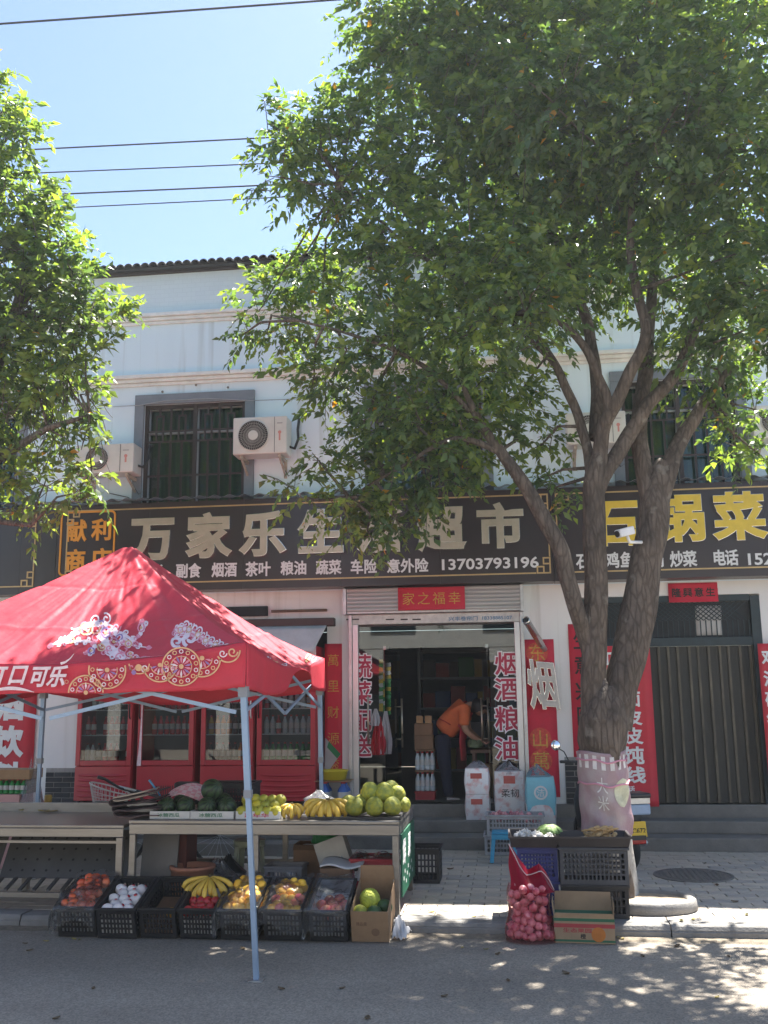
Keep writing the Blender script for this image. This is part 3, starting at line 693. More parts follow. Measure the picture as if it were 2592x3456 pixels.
# ================================================================== TENT
TX0, TX1, TY0, TY1, TZE, TZA = -4.55, -1.745, 6.46, 9.30, 2.125, 3.05
TCX, TCY, THX, THY = (TX0+TX1)/2, (TY0+TY1)/2, (TX1-TX0)/2, (TY1-TY0)/2
M_tent = mat('red tent cloth', (.66, .045, .075), .62, var=.14, scale=1.6, trans=.22, bump=.25, bscale=11, detail=7)
M_lin = mat('silver tent lining', (.42, .41, .40), .6, var=.1, trans=.05)
M_pipe = mat('pale blue steel tube', (.27, .37, .50), .4, metal=.25, var=.08)
M_pwht = mat('white print', (.76, .60, .63), .65, var=.15, scale=25)
M_pgold = mat('gold print', (.68, .38, .20), .6, var=.15, scale=25)
M_ppink = mat('pink print', (.70, .22, .30), .6, var=.15, scale=25)
M_pblue = mat('violet print', (.28, .16, .36), .6, var=.15, scale=25)
def canopy(u, v, off=0.0):
    m_ = max(abs(u), abs(v)); x = TCX+u*THX; y = TCY+v*THY
    t = (u if abs(v) >= abs(u) else v)/max(m_, 1e-5)
    q = max(m_, .03)
    z = TZE + (TZA-TZE)*(1-q)**1.22
    z -= .085*(1-t*t)*(m_**1.2)*(1-m_)*2.2
    z -= .13*(1-t*t)*m_**3.5
    an = math.atan2(v*THY, u*THX)
    z += .011*(abs(noise.noise(Vector((an*34, m_*5+noise.noise(Vector((x*3, y*3, 5)))*1.5, 9))))-.2)*min(1, m_*5)*(1.2-m_)
    for t0, k0 in ((.34, .009), (-.31, -.008), (.02, .007), (.68, -.006), (-.66, .007)): z -= k0*math.exp(-((t-t0)/.022)**2)*min(1, m_*3)*(1 if m_ < .97 else 0)
    for m0, k0 in ((.36, .008), (.70, -.007)): z -= k0*math.exp(-((m_-m0)/.012)**2)
    z += .042*(abs(noise.noise(Vector((an*5.5, m_*1.3, 7))))-.22)*math.sin(min(1, m_)*PI)**.6
    z += .022*(abs(noise.noise(Vector((an*15+noise.noise(Vector((x*2, y*2, 0)))*2, m_*3.0, 3))))-.2)*min(1, m_*4)*(1.25-m_)
    z += .012*noise.noise(Vector((x*3.1, y*3.1, 1.3)))*min(1, m_*3)*(1-m_*.4) + .007*noise.noise(Vector((math.atan2(v, u)*9, m_*2.2, 4)))*m_*(1.6-m_)
    z += .006*abs(noise.noise(Vector((x*9+y*4, y*7, 2.2))))*m_
    return Vector((x, y, z+off))
tent = thing('canopy_tent', 'red pop-up canopy tent with white and gold ornament on pale blue legs', 'tent', (TCX, TCY, 0))
N = 210
def cgrid(off):
    b = MB(); b.grid(lambda u, v: canopy(u*2-1, v*2-1, off), N, N); return b
cgrid(0).build('canopy', M_tent, tent, True)
cgrid(-.012).build('lining', M_lin, tent, True)
def front_val(u, v):     # u across, v 0 top .. 1 bottom
    x = TX0-.012+(TX1-TX0+.024)*u
    zt = canopy(u*2-1, -1).z
    drop = .29-.085*(1-(2*u-1)**2)+.008*math.sin(u*9)+.006*math.sin(u*23)
    if u > .9: drop += .01
    return (x, TY0-.012-.012*v*math.sin(u*17+1)-.02*v*v, zt-.002-drop*v)
MB().grid(front_val, 90, 8).build('valance', M_tent, tent, True, solid=.004)
def right_val(u, v):     # u front->back ; gathered up in the middle
    y = TY0+(TY1-TY0)*u; zt = canopy(1, u*2-1).z
    g = math.exp(-((u-.60)/.19)**2)
    k_ = (.31-.06*math.sin(u*3.1))*(1-.93*g)
    return (TX1+.012+.02*v*math.sin(u*21)+.03*g*v, y, zt-.002-k_*v)
MB().grid(right_val, 60, 8).build('valance', M_tent, tent, True, solid=.004)
MB().grid(lambda u, v: (TX0+(TX1-TX0)*u, TY1+.012+.015*v*math.sin(u*19), canopy(u*2-1, 1).z-.002-.30*v), 60, 6).build('valance', M_tent, tent, True, solid=.004)
MB().grid(lambda u, v: (TX0-.012-.015*v*math.sin(u*19), TY0+(TY1-TY0)*u, canopy(-1, u*2-1).z-.002-.30*v), 60, 6).build('valance', M_tent, tent, True, solid=.004)
feet = {(1, -1): (-1.635, 6.445, 0), (1, 1): (-1.74, 9.27, ZP), (-1, 1): (-4.53, 9.27, ZP), (-1, -1): (-4.6, 6.45, 0)}
tops = {}
for (a, c), ft in feet.items():
    tp_ = Vector((TCX+a*(THX-.03), TCY+c*(THY-.03), 2.085)); ft = Vector(ft); tops[(a, c)] = (tp_, ft)
    lg_ = MB().bar(ft+Vector((0, 0, .01)), ft.lerp(tp_, .55), .034, .034, (0, 1, 0)).bar(ft.lerp(tp_, .53), tp_, .042, .042, (0, 1, 0)).build('leg', M_pipe, tent, bevel=.004)
    MB().obox(ft+Vector((0, 0, .006)), .085, .085, .008).build('foot_plate', M_galv, lg_)
    MB().obox(ft.lerp(tp_, .545), .05, .05, .05).build('slider', mat('grey plastic', (.25, .26, .28), .6), lg_)
    MB().obox(ft.lerp(tp_, .86), .062, .062, .07).build('slider', MATS['grey plastic'], lg_)
def along(k0, k1, t, z):
    p, q = tops[k0][0], tops[k1][0]; r_ = p.lerp(q, t); r_.z = z; return r_
for k0, k1 in (((-1,-1),(1,-1)), ((1,-1),(1,1)), ((-1,1),(1,1)), ((-1,-1),(-1,1))):
    for s0 in (0, .5):
        zs_ = ((1.95, 1.63), (1.66, 1.92)) if s0 == 0 else ((1.63, 1.92), (1.95, 1.66))
        for j, (za, zb) in enumerate(zs_):
            oy = Vector((0, 0, 0)); 
            p = along(k0, k1, s0+.01, za); q = along(k0, k1, s0+.49, zb)
            n_ = (q-p).cross(Vector((0, 0, 1))).normalized()*(.014 if j else -.014)
            MB().bar(p+n_, q+n_, .012, .026).build('truss_bar', M_pipe, tent)
for (a, c), (tp_, ft) in tops.items():
    MB().bar(tp_+Vector((0, 0, -.02)), Vector((TCX+a*.05, TCY+c*.05, TZA-.16)), .02, .03).build('rafter', M_pipe, tent)
MB().tube([(TCX, TCY, 2.35), (TCX, TCY, TZA-.1)], .018, 8).build('centre_pole', M_pipe, tent, True)
# printed ornament: thin pieces that follow the cloth
pz = P(400, 1840, Y=TCY)
def on_front(x, y):
    A = Vector((0, TY0, TZE)); nn = Vector((0, -(TZA-TZE), THY)).normalized()
    d = _f*F_PX + _r*(x-1296) - _u*(y-1728); o = Vector((0, 0, EYE))
    p = o + d*((A-o).dot(nn)/d.dot(nn))
    u = max(-1, min(1, (p.x-TCX)/THX)); v = max(-1, min(0, (p.y-TCY)/THY))
    return canopy(u, v, .004)
def on_right(x, y):
    A = Vector((TX1, 0, TZE)); nn = Vector((TZA-TZE, 0, THX)).normalized()
    d = _f*F_PX + _r*(x-1296) - _u*(y-1728); o = Vector((0, 0, EYE))
    p = o + d*((A-o).dot(nn)/d.dot(nn))
    return canopy(max(0, min(1, (p.x-TCX)/THX)), max(-1, min(1, (p.y-TCY)/THY)), .004)
def on_val(x, y): p = P(x, y, Y=TY0-.05); return Vector((p.x, TY0-.052, p.z))
class Print:
    def __init__(self, proj): self.pr = proj; self.mb = {}
    def poly(self, pts, m, lift=0):
        k_ = len(pts); b = self.mb.setdefault(m.name, (MB(), m))[0]
        vs = [self.pr(*p) + Vector((0, -.0008, .0012))*lift for p in pts]
        c = sum(vs, Vector())/k_
        b.add([c]+vs, [(0, i+1, (i+1) % k_+1) for i in range(k_)])
    def ribbon(self, pts, wd, m, lift=0):
        b = self.mb.setdefault(m.name, (MB(), m))[0]; k_ = len(pts); L_ = []; 
        for i, p in enumerate(pts):
            a = pts[max(i-1, 0)]; c = pts[min(i+1, k_-1)]; dx, dy = c[0]-a[0], c[1]-a[1]; l = math.hypot(dx, dy) or 1
            ww = (wd(i/(k_-1)) if callable(wd) else wd)/2
            for s in (-1, 1): L_.append(self.pr(p[0]-dy/l*ww*s, p[1]+dx/l*ww*s) + Vector((0, -.0008, .0012))*lift)
        b.add(L_, [(2*i, 2*i+1, 2*i+3, 2*i+2) for i in range(k_-1)])
    def ring(self, cx, cy, r, wd, m, a0=0, a1=360, lift=0, sq=1.0):
        n = max(8, int(r*.8)); self.ribbon([(cx+r*math.cos(R(a0+(a1-a0)*i/n)), cy+sq*r*math.sin(R(a0+(a1-a0)*i/n))) for i in range(n+1)], wd, m, lift)
    def dot(self, cx, cy, r, m, lift=0, sq=1.0): self.poly([(cx+r*math.cos(PI*i/6), cy+sq*r*math.sin(PI*i/6)) for i in range(12)], m, lift)
    def curl(self, cx, cy, r, turns, a0, wd, m, lift=0, sgn=1):
        n = 26; self.ribbon([(cx+r*(1-.8*i/n)*math.cos(a0+sgn*turns*2*PI*i/n), cy+r*(1-.8*i/n)*math.sin(a0+sgn*turns*2*PI*i/n)) for i in range(n+1)], wd, m, lift)
    def done(self, nm='printed_ornament'):
        for k_, (b, m) in self.mb.items(): b.build(nm, m, tent)['kind'] = 'stuff'
LSC = 1.22
pf = Print(lambda x, y: on_front(350+(x-350)*LSC if x < 560 else 690+(x-690)*1.18, 2130+(y-2118)*(LSC if x < 560 else 1.25)))
for pts, w_ in (([(205,2105),(250,2085),(300,2050),(350,2048),(400,2075),(440,2100)], lambda t: 8+26*math.sin(t*PI)), ([(250,2092),(300,2088),(330,2100),(318,2128),(296,2122)], lambda t: 16-9*t), ([(380,2070),(420,2100),(450,2085),(465,2060),(452,2045)], lambda t: 20-13*t),
                ([(340,2075),(370,2110),(410,2140),(430,2160)], lambda t: 34-6*t), ([(400,2100),(440,2112),(485,2122)], lambda t: 16-13*t), ([(360,2120),(395,2140),(420,2170),(400,2190)], lambda t: 24-6*t)):
    q = []
    for i in range(len(pts)-1):
        for j in range(5): q.append((pts[i][0]+(pts[i+1][0]-pts[i][0])*j/5, pts[i][1]+(pts[i+1][1]-pts[i][1])*j/5))
    q.append(pts[-1]); pf.ribbon(q, lambda t, w_=w_: w_(t)*.5, M_pwht)
    for i in range(0, len(q), 3):
        wv = w_(i/(len(q)-1))
        for sg in (-1, 1): pf.curl(q[i][0]+sg*wv*.28, q[i][1]-sg*wv*.30, max(6, wv*.42), 1.25, i*.7, 4.2, M_pwht if (i//3) % 3 else M_ppink, .6, sg)
rnd = random.Random(3)
for cx, cy, r_ in ((300,2058,14),(330,2062,12),(358,2072,12),(380,2095,11),(405,2120,12),(425,2135,12),(262,2086,9),(345,2050,8),(395,2085,9),(420,2105,9),(345,2110,10),(318,2120,9),(455,2065,9),(440,2108,8)):
    pf.ring(cx, cy, r_, 4, rnd.choice((M_ppink, M_pgold, M_tent, M_pblue)), lift=1); pf.dot(cx, cy, r_*.4, rnd.choice((M_ppink, M_tent, M_pgold)), 2)
for cx, cy, r_ in ((430,2160,22),(402,2172,18),(462,2168,20),(400,2200,20),(440,2196,22),(474,2198,18),(420,2222,18),(458,2222,18)):
    pf.dot(cx, cy, r_, M_pwht, .4)
    for k_ in range(7): pf.dot(cx+r_*.62*math.cos(k_*.9), cy+r_*.62*math.sin(k_*.9), 3.6, (M_ppink, M_pgold, M_tent, M_pblue)[k_ % 4], 2)
    pf.ring(cx, cy, r_*.92, 2.5, M_ppink, lift=1.5); pf.ring(cx, cy, r_*.42, 3, M_tent, lift=2)
pf.curl(625, 2085, 24, 1.3, 0, 10, M_pwht); pf.curl(650, 2108, 22, 1.2, 2, 10, M_pwht); pf.curl(612, 2112, 18, 1.2, 1, 8, M_pwht)
q = [(610,2080),(640,2078),(672,2100),(700,2128),(735,2150),(770,2180),(795,2205)]
qq = [(q[i][0]+(q[i+1][0]-q[i][0])*j/5, q[i][1]+(q[i+1][1]-q[i][1])*j/5) for i in range(6) for j in range(5)]
pf.ribbon(qq, lambda t: 11+5*math.sin(t*17), M_pwht)
for i in range(0, 30, 2): pf.curl(qq[i][0]+5, qq[i][1]-8, 10, 1.2, i, 3.6, M_pwht, .5, 1); pf.curl(qq[i][0]-5, qq[i][1]+8, 9, 1.2, i, 3.2, M_pwht if i % 4 else M_ppink, .5, -1)
for i in range(0, 30, 2): pf.ring(qq[i][0], qq[i][1], 7, 3, (M_ppink, M_tent, M_pgold, M_pblue)[i % 4], lift=1)
pf.ribbon([(690,2125),(720,2140),(742,2152),(757,2156)], lambda t: 9-8*t, M_pwht)
pf.done()
pvn = Print(on_val)
def rosette(cx, cy, r_, a0=0, a1=360, seed=1):
    rr_ = random.Random(seed); span = R(a1-a0)
    pvn.ring(cx, cy, r_, 5, M_pgold, a0, a1); pvn.ring(cx, cy, r_*.55, 3, M_pgold, a0, a1)
    nn = max(4, int(14*(a1-a0)/360))
    for i in range(nn):
        t = R(a0)+span*(i+.5)/nn
        pvn.ring(cx+r_*.8*math.cos(t), cy+r_*.8*math.sin(t), r_*.10, 3, M_pgold if i % 2 else M_pwht, lift=.5)
        m_ = (M_ppink, M_pblue, M_ppink, M_pwht)[i % 4]
        pvn.poly([(cx+r_*.16*math.cos(t), cy+r_*.16*math.sin(t)), (cx+r_*.40*math.cos(t-.16), cy+r_*.40*math.sin(t-.16)), (cx+r_*.62*math.cos(t), cy+r_*.62*math.sin(t)), (cx+r_*.40*math.cos(t+.16), cy+r_*.40*math.sin(t+.16))], m_, .5)
    pvn.dot(cx, cy, r_*.13, M_pgold, 1)
rosette(290, 2338, 58, 180, 360, 1); rosette(362, 2262, 62, -15, 195, 2); rosette(540, 2245, 56, 0, 175, 4); rosette(612, 2250, 64, 0, 360, 5); rosette(682, 2222, 62, 0, 110, 6)
pvn.ring(470, 2240, 34, 4, M_pgold, 0, 180); pvn.dot(468, 2254, 12, M_pgold, .5); pvn.dot(452, 2270, 8, M_pblue, .5); pvn.curl(445, 2252, 12, 1, 0, 4, M_ppink); pvn.curl(490, 2256, 13, 1, 2, 4, M_pwht)
pvn.ring(770, 2195, 40, 5, M_pgold, 0, 150); pvn.curl(785, 2200, 18, 1.2, 0, 5, M_pgold); pvn.curl(752, 2205, 14, 1.2, 0, 4, M_pwht)
pvn.done()
for s, x0, x1 in (('可', -62, 26), ('口', 24, 98), ('可', 96, 168), ('乐', 158, 230)):
    a = P(x0-6, 2320, Y=TY0-.05); b_ = P(x1-6, 2244, Y=TY0-.05)
    letter(s, M_pwht, tent, (a.x, TY0-.050, a.z+(.012 if s == '口' else 0)), (b_.x-a.x)*.92, b_.z-a.z, depth=.002, bold=.03, shear=.28, name='printed_letter')
pvn2 = Print(on_val)
pvn2.ribbon([(-40+12*i, 2336-13*math.sin(i/13*PI)) for i in range(14)], lambda t: 11*math.sin(t*PI)+1, M_pwht); pvn2.ring(225, 2301, 6, 2, M_pgold); pvn2.ribbon([(205,2240),(222,2234),(238,2222),(250,2206)], lambda t: 9-8*t, M_pwht); pvn2.done('printed_letter')
prr = Print(on_right)
for i, (cx, cy) in enumerate(((905,2170),(930,2180),(880,2160),(960,2188),(1040,2196),(1062,2206))): prr.ring(cx, cy, 9, 4, (M_pwht, M_pgold, M_ppink)[i % 3], sq=.5)
prr.done()

# ================================================================== STALL TABLES
M_ss = mat('dull stainless steel', (.27, .255, .232), .36, metal=.75, var=.18, scale=4, stretch=(.4, 3, 3), bump=.04)
def frame_leg(root, x, y, z0, z1, w_=.05): return MB().box(x-w_/2, x+w_/2, y-w_/2, y+w_/2, z0, z1).build('leg', M_ss, root, bevel=.004)
T2 = thing('steel_table', 'stainless steel stall table with fruit on top and a green panel at its end', 'table', (-1.97, 8.43, ZP))
X0, X1, YA, YC = -3.06, -.872, 7.86, 9.0
MB().box(X0, X1, YA, YC, .77, .80).build('table_top', M_ss, T2, bevel=.006)
MB().box(X0+.004, X1-.004, YA+.006, YA+.03, .69, .768).build('front_apron', M_ss, T2, bevel=.004)
MB().box(X1-.03, X1-.006, YA+.032, YC-.006, .69, .768).build('side_apron', M_ss, T2, bevel=.004)
for x in (X0+.03, -2.02, X1-.035):
    for y in (YA+.04, YC-.04): frame_leg(T2, x, y, ZP+.003, .688)
MB().box(X0+.06, X1-.07, YC-.05, YC-.03, .3, .34).build('stretcher', M_ss, T2)
M_gpan = mat('green advertising sheet', (.012, .10, .055), .45, var=.2, scale=3)
gp = MB().box(X1-.004, X1+.008, YA+.09, YC-.03, .22, .685).build('end_panel', M_gpan, T2)
for i, s in enumerate('鲜果'):
    letter(s, M_white, T2, (X1+.0085, YA+.14+.40*i, .44), .22, .2, ux=(0, 1, 0), depth=.002, bold=.03)
mbp = MB()
for i in range(9): mbp.grid(lambda u, v: (X1+.0105, YA+.16+.085*i+.05*u, .33+.05*math.sin(i*2.1)+.03*v), 2, 2)
mbp.build('printed_mark', M_white, T2)
T1 = thing('display_rack', 'empty stainless steel display rack with perforated back and slatted shelf', 'table', (-4.2, 8.3, ZP))
X0, X1 = -5.3, -3.10
MB().box(X0, X1, YA, 8.75, .735, .76).build('table_top', M_ss, T1, bevel=.005)
MB().box(X0, X1, 8.76, 8.79, .735, .84).build('back_lip', M_ss, T1, bevel=.004)
MB().box(X0+.004, X1-.004, YA+.006, YA+.03, .665, .733).build('front_apron', M_ss, T1, bevel=.004)
MB().box(X0+.05, X1-.05, YA+.04, YA+.062, .612, .632).build('front_rail', M_ss, T1)
for x in (X1-.035, -4.33):
    for y in (YA+.035, 8.72): frame_leg(T1, x, y, ZP+.003, .662, .055)
M_perf = mat('perforated steel', (.10, .095, .09), .5, metal=.4, var=.2, scale=3)
for x0, x1 in ((-5.25, -4.30), (-4.27, -3.17)):
    bp_ = MB().hexa([(x0, 8.12, .30), (x1, 8.12, .30), (x1, 8.13, .30), (x0, 8.13, .30), (x0, 8.34, .66), (x1, 8.34, .66), (x1, 8.35, .66), (x0, 8.35, .66)]).build('back_panel', M_perf, T1)
    hb = MB(); x = x0+.08
    while x < x1-.05:
        for k_ in range(4):
            t = .16+.22*k_; hb.lathe([(.011, 0), (.011, .001)], (x, 8.12+.22*t-.0015, .30+.36*t+.001), 8, (0, -.853, .52))
        x += .105
    hb.build('perforation', M_blk, bp_)
x = X0+.1
while x < X1-.1:
    MB().hexa([(x, YA+.06, .235), (x+.03, YA+.06, .235), (x+.03, 8.10, .30), (x, 8.10, .30), (x, YA+.06, .25), (x+.03, YA+.06, .25), (x+.03, 8.10, .315), (x, 8.10, .315)]).build('slat', M_perf, T1); x += .12
MB().box(X0+.05, X1-.063, YA+.025, YA+.055, .195, .232).build('shelf_rail', M_ss, T1)

# ================================================================== DRINK FRIDGES
M_fr = mat('red fridge', (.40, .012, .03), .35, var=.1, scale=3, coat=.2)
M_fin = mat('fridge inside', (.10, .10, .105), .6, var=.1)
M_shelf = mat('white wire shelf', (.55, .55, .55), .5, var=.05)
bcol = {'red': (.45, .02, .02), 'orange': (.6, .2, .02), 'green': (.03, .25, .06), 'clear': (.45, .5, .52), 'yellow': (.6, .42, .05), 'dark': (.05, .02, .015), 'white': (.6, .6, .6), 'blue': (.04, .12, .4)}
bmesh_ = {}
def bottle_mesh(kind, h=.22, r_=.031):
    if kind not in bmesh_:
        body = mat('drink '+kind, bcol[kind], .25, var=.1); cap = mat('cap '+random.choice(('red', 'white', 'blue')), (.5, .05, .05), .5, var=0)
        lab = mat('bottle label '+random.choice('abc'), random.choice(((.5, .5, .48), (.5, .05, .05), (.1, .3, .15))), .5, var=.1)
        b = MB(); b.lathe([(r_*.9, 0), (r_, .01), (r_, h*.28)], n=10); b.lathe([(r_*1.01, h*.28), (r_*1.01, h*.58)], n=10, mi=1, cap=False)
        b.lathe([(r_, h*.58), (r_*.95, h*.66), (r_*.45, h*.84), (r_*.40, h*.92)], n=10, cap=False); b.lathe([(r_*.45, h*.92), (r_*.45, h)], n=10, mi=2)
        bmesh_[kind] = mesh_of(b, 'bottle', [body, lab, cap])
    return bmesh_[kind]
FRY, FRB = 11.62, 12.17
def fridge(x0, x1, label, style, which):
    top = 2.36; r = thing('drink_fridge', label, 'fridge', ((x0+x1)/2, (FRY+FRB)/2, ZF))
    gz = ZF+.47
    b = MB()
    b.box(x0, x0+.03, FRY+.05, FRB, ZF+.06, top).box(x1-.03, x1, FRY+.05, FRB, ZF+.06, top).box(x0+.031, x1-.031, FRB-.03, FRB, ZF+.06, top).box(x0+.031, x1-.031, FRY+.05, FRB-.031, top-.24, top).box(x0+.031, x1-.031, FRY+.05, FRB-.031, ZF+.06, gz-.03)
    b.build('cabinet', M_fr, r, bevel=.006)
    MB().box(x0+.032, x1-.032, FRB-.04, FRB-.032, gz, top-.25).build('inner_back', M_fin, r)
    for fx in (x0+.06, x1-.06): MB().box(fx-.03, fx+.03, FRY+.1, FRB-.05, ZF, ZF+.059).build('foot', M_blk, r)
    dt = .062
    d = MB(); d.box(x0+.004, x0+dt, FRY, FRY+.045, gz, top-.21).box(x1-dt, x1-.004, FRY, FRY+.045, gz, top-.21).box(x0+dt+.001, x1-dt-.001, FRY, FRY+.045, gz, gz+dt).box(x0+dt+.001, x1-dt-.001, FRY, FRY+.045, top-.27, top-.21)
    dr = d.build('door', M_fr, r, bevel=.006)
    MB().box(x0+dt+.002, x1-dt-.002, FRY+.018, FRY+.024, gz+dt+.002, top-.272).build('pane', M_fglass, dr)
    hx = x0+.03 if which % 2 else x1-.03
    MB().tube([(hx, FRY-.004, gz+.55), (hx, FRY-.035, gz+.58), (hx, FRY-.035, gz+.95), (hx, FRY-.004, gz+.98)], .009, 8).build('handle', M_blk if style != 2 else M_white, dr, True)
    MB().box(x0+.004, x1-.004, FRY+.005, FRY+.045, top-.205, top).build('header', M_pwht if style == 3 else M_fr, r, bevel=.005)
    lp = MB().box(x0+.004, x1-.004, FRY+.006, FRY+.046, ZF+.062, gz-.006).build('lower_panel', M_fr, r, bevel=.006)
    if style in (0, 3):
        for k_ in range(5):
            zc = ZF+.11+.06*k_
            MB().grid(lambda u, v: (x0+.05+(x1-x0-.1)*u, FRY-.004-.014*math.sin(v*PI)*(1-(2*u-1)**4), zc+.03*v-.012*(1-(2*u-1)**2)), 14, 4).build('louvre', M_fr, lp, True)
    else:
        for k_ in range(12): MB().box(x0+.2+.028*k_, x0+.21+.028*k_, FRY+.002, FRY+.0055, ZF+.12, ZF+.24).build('vent_slot', M_blk, lp)
    if style == 1:
        MB().add([(x0+.006, FRY-.002, gz), (x0+.058, FRY-.002, gz), (x0+.058, FRY-.002, top-.22), (x0+.046, FRY-.002, top-.22), (x0+.040, FRY-.002, gz+.5), (x0+.026, FRY-.002, gz+.2)], [(0, 1, 2, 3, 4, 5)]).build('white_stripe', M_pwht, dr, solid=.002)
    kinds = [['dark', 'red', 'orange', 'white'], ['clear', 'dark', 'red'], ['orange', 'yellow', 'dark', 'green'], ['green', 'clear', 'red', 'orange']][which]
    rows = (gz+.04, gz+.36, gz+.66, gz+.95, gz+1.22)
    ordn = ('first', 'second', 'third', 'fourth')[which]
    for si, sz in enumerate(rows):
        MB().box(x0+.035, x1-.035, FRY+.10, FRB-.05, sz-.012, sz).build('shelf', M_shelf, r)
        if which == 1 and si == 0: continue
        x = x0+.09; kd = kinds[si % len(kinds)]
        while x < x1-.08:
            if random.random() < .25: kd = random.choice(kinds)
            if random.random() > .06:
                put(bottle_mesh(kd), 'drink_bottle', TR((x, FRY+.15+random.uniform(-.012, .012), sz), 0, 0, random.uniform(0, 6)), 'drink bottle on a shelf behind the glass of the %s red fridge' % ('white-striped' if which == 1 else 'pier-side' if which == 0 else 'watermelon-side' if which == 2 else 'doorway-side'), 'bottle', 'bottles in the %s fridge' % ordn)
            x += .074
    return r
fridge(-5.23, -4.52, 'red drink fridge beside the white pier with ribbed lower panel', 0, 0)
fridge(-4.455, -3.75, 'red drink fridge with a curved white stripe on its door edge', 1, 1)
fridge(-3.67, -3.02, 'red drink fridge with plain lower panel behind the watermelon crate', 2, 2)
fridge(-2.985, -2.27, 'red drink fridge with ribbed lower panel next to the gold couplet strip', 3, 3)
# awning roll above the fridges
aw = thing('rolled_awning', 'white awning hanging half rolled out above the fridges', 'awning', (-3.2, 11.8, 2.3))
MB().box(-5.0, -2.06, 11.70, 11.82, 2.60, 2.70).build('awning_box', M_brown, aw, bevel=.01)
MB().grid(lambda u, v: (-4.9+2.75*u-.10*v*(u > .5)*(u-.5)*2, 11.70-.34*v, 2.605-.33*v-.03*v*math.sin(u*PI)-.012*v*math.sin(u*31)), 60, 6).build('awning_sheet', mat('white awning cloth', (.62, .63, .64), .7, var=.1, trans=.2), aw, True, solid=.003)
MB().box(-3.9, -2.95, YF-.06, YF-.001, 2.76, 2.88).build('bracket_board', M_dark, aw)
MB().box(-2.9, -2.2, YF-.05, YF-.001, 2.80, 2.83).build('rusty_rail', mat('rust', (.13, .08, .055), .8, var=.4, scale=12), aw)
# ================================================================== PRODUCE
M_cblk = mat('black crate plastic', (.018, .018, .02), .5, var=.3, scale=8)
M_cgry = mat('dark grey crate plastic', (.045, .048, .055), .55, var=.25, scale=8)
M_cblu = mat('blue crate plastic', (.02, .03, .16), .5, var=.2, scale=8)
M_clgt = mat('light grey crate plastic', (.36, .36, .37), .6, var=.2, scale=8)
M_cred = mat('red crate plastic', (.33, .02, .03), .5, var=.2, scale=8)
M_card = mat('brown cardboard', (.30, .185, .10), .85, var=.18, scale=5, bump=.06)
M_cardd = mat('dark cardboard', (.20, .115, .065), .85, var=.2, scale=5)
M_film = clear('plastic film', (.97, .97, .97), 1.42, .07, veil=.07, hazecol=(.85, .87, .9), bump=.8, bscale=20, gain=2.0)
M_liner = mat('white liner', (.62, .62, .60), .7, var=.1)
def crate(label, W, L, H, m, loc=(0, 0, 0), cols=9, rows=4, tilt=0, rz=0, group=None, solid_front=False, name='plastic_crate', floor_only=False):
    """slotted crate, local origin at the middle of its front bottom edge (front faces -Y)"""
    r = thing(name, label, 'crate', loc, group); r['_org'] = (0, 0, 0)
    t = .012
    def side(p, ux, n_, ln):
        """wall from p along ux (length ln); n_ is outward normal"""
        b = MB(); p = Vector(p); ux = Vector(ux); n_ = Vector(n_); up = Vector((0, 0, 1))
        def slab_(a0, a1, z0, z1, d0=0, d1=t):
            c = p + ux*(a0+a1)/2 - n_*(d0+d1)/2 + up*(z0+z1)/2
            M3 = Matrix((ux, n_, up)).transposed(); b.obox(c, a1-a0, d1-d0, z1-z0, M3)
        slab_(0, ln, 0, .035); slab_(0, ln, H-.045, H-.02)
        slab_(0, .028, .035, H-.045); slab_(ln-.028, ln, .035, H-.045)
        if cols:
            cw = (ln-.056)/cols
            for i in range(1, cols): slab_(.028+cw*i-.006, .028+cw*i+.006, .035, H-.045, .001, t-.001)
            hh = (H-.08)/rows
            for j in range(1, rows): slab_(.028, ln-.028, .035+hh*j-.006, .035+hh*j+.006, .002, t-.002)
        return b.build('side', m, r)
    side((-W/2, 0, 0), (1, 0, 0), (0, -1, 0), W); side((-W/2, L, 0), (1, 0, 0), (0, 1, 0), W)
    side((-W/2, t, 0), (0, 1, 0), (-1, 0, 0), L-2*t); side((W/2, t, 0), (0, 1, 0), (1, 0, 0), L-2*t)
    b = MB(); e = .012
    b.box(-W/2-e, W/2+e, -e, t, H-.0195, H).box(-W/2-e, W/2+e, L-t, L+e, H-.0195, H).box(-W/2-e, -W/2+t, t+.0005, L-t-.0005, H-.0195, H).box(W/2-t, W/2+e, t+.0005, L-t-.0005, H-.0195, H)
    b.build('rim', m, r, bevel=.004)
    MB().box(-W/2+t+.001, W/2-t-.001, t+.001, L-t-.001, .004, .014).build('base', m, r)
    r.rotation_euler = (tilt, 0, rz)
    bpy.context.view_layer.update()
    return r
def fmesh(name, prof, m, n=14, wob=None, extra=None):
    b = MB(); b.lathe(prof, n=n, wob=wob)
    if extra: extra(b)
    return mesh_of(b, name, m)
def round_prof(r, h=None, dim=.12, k=9):
    h = h or r*.95; o = [(r*.06, -h*(1-dim))]
    for i in range(1, k): 
        t = -PI/2+PI*i/k; o.append((r*math.cos(t)*1.0, h*math.sin(t)))
    return o + [(r*.06, h*(1-dim*1.6))]
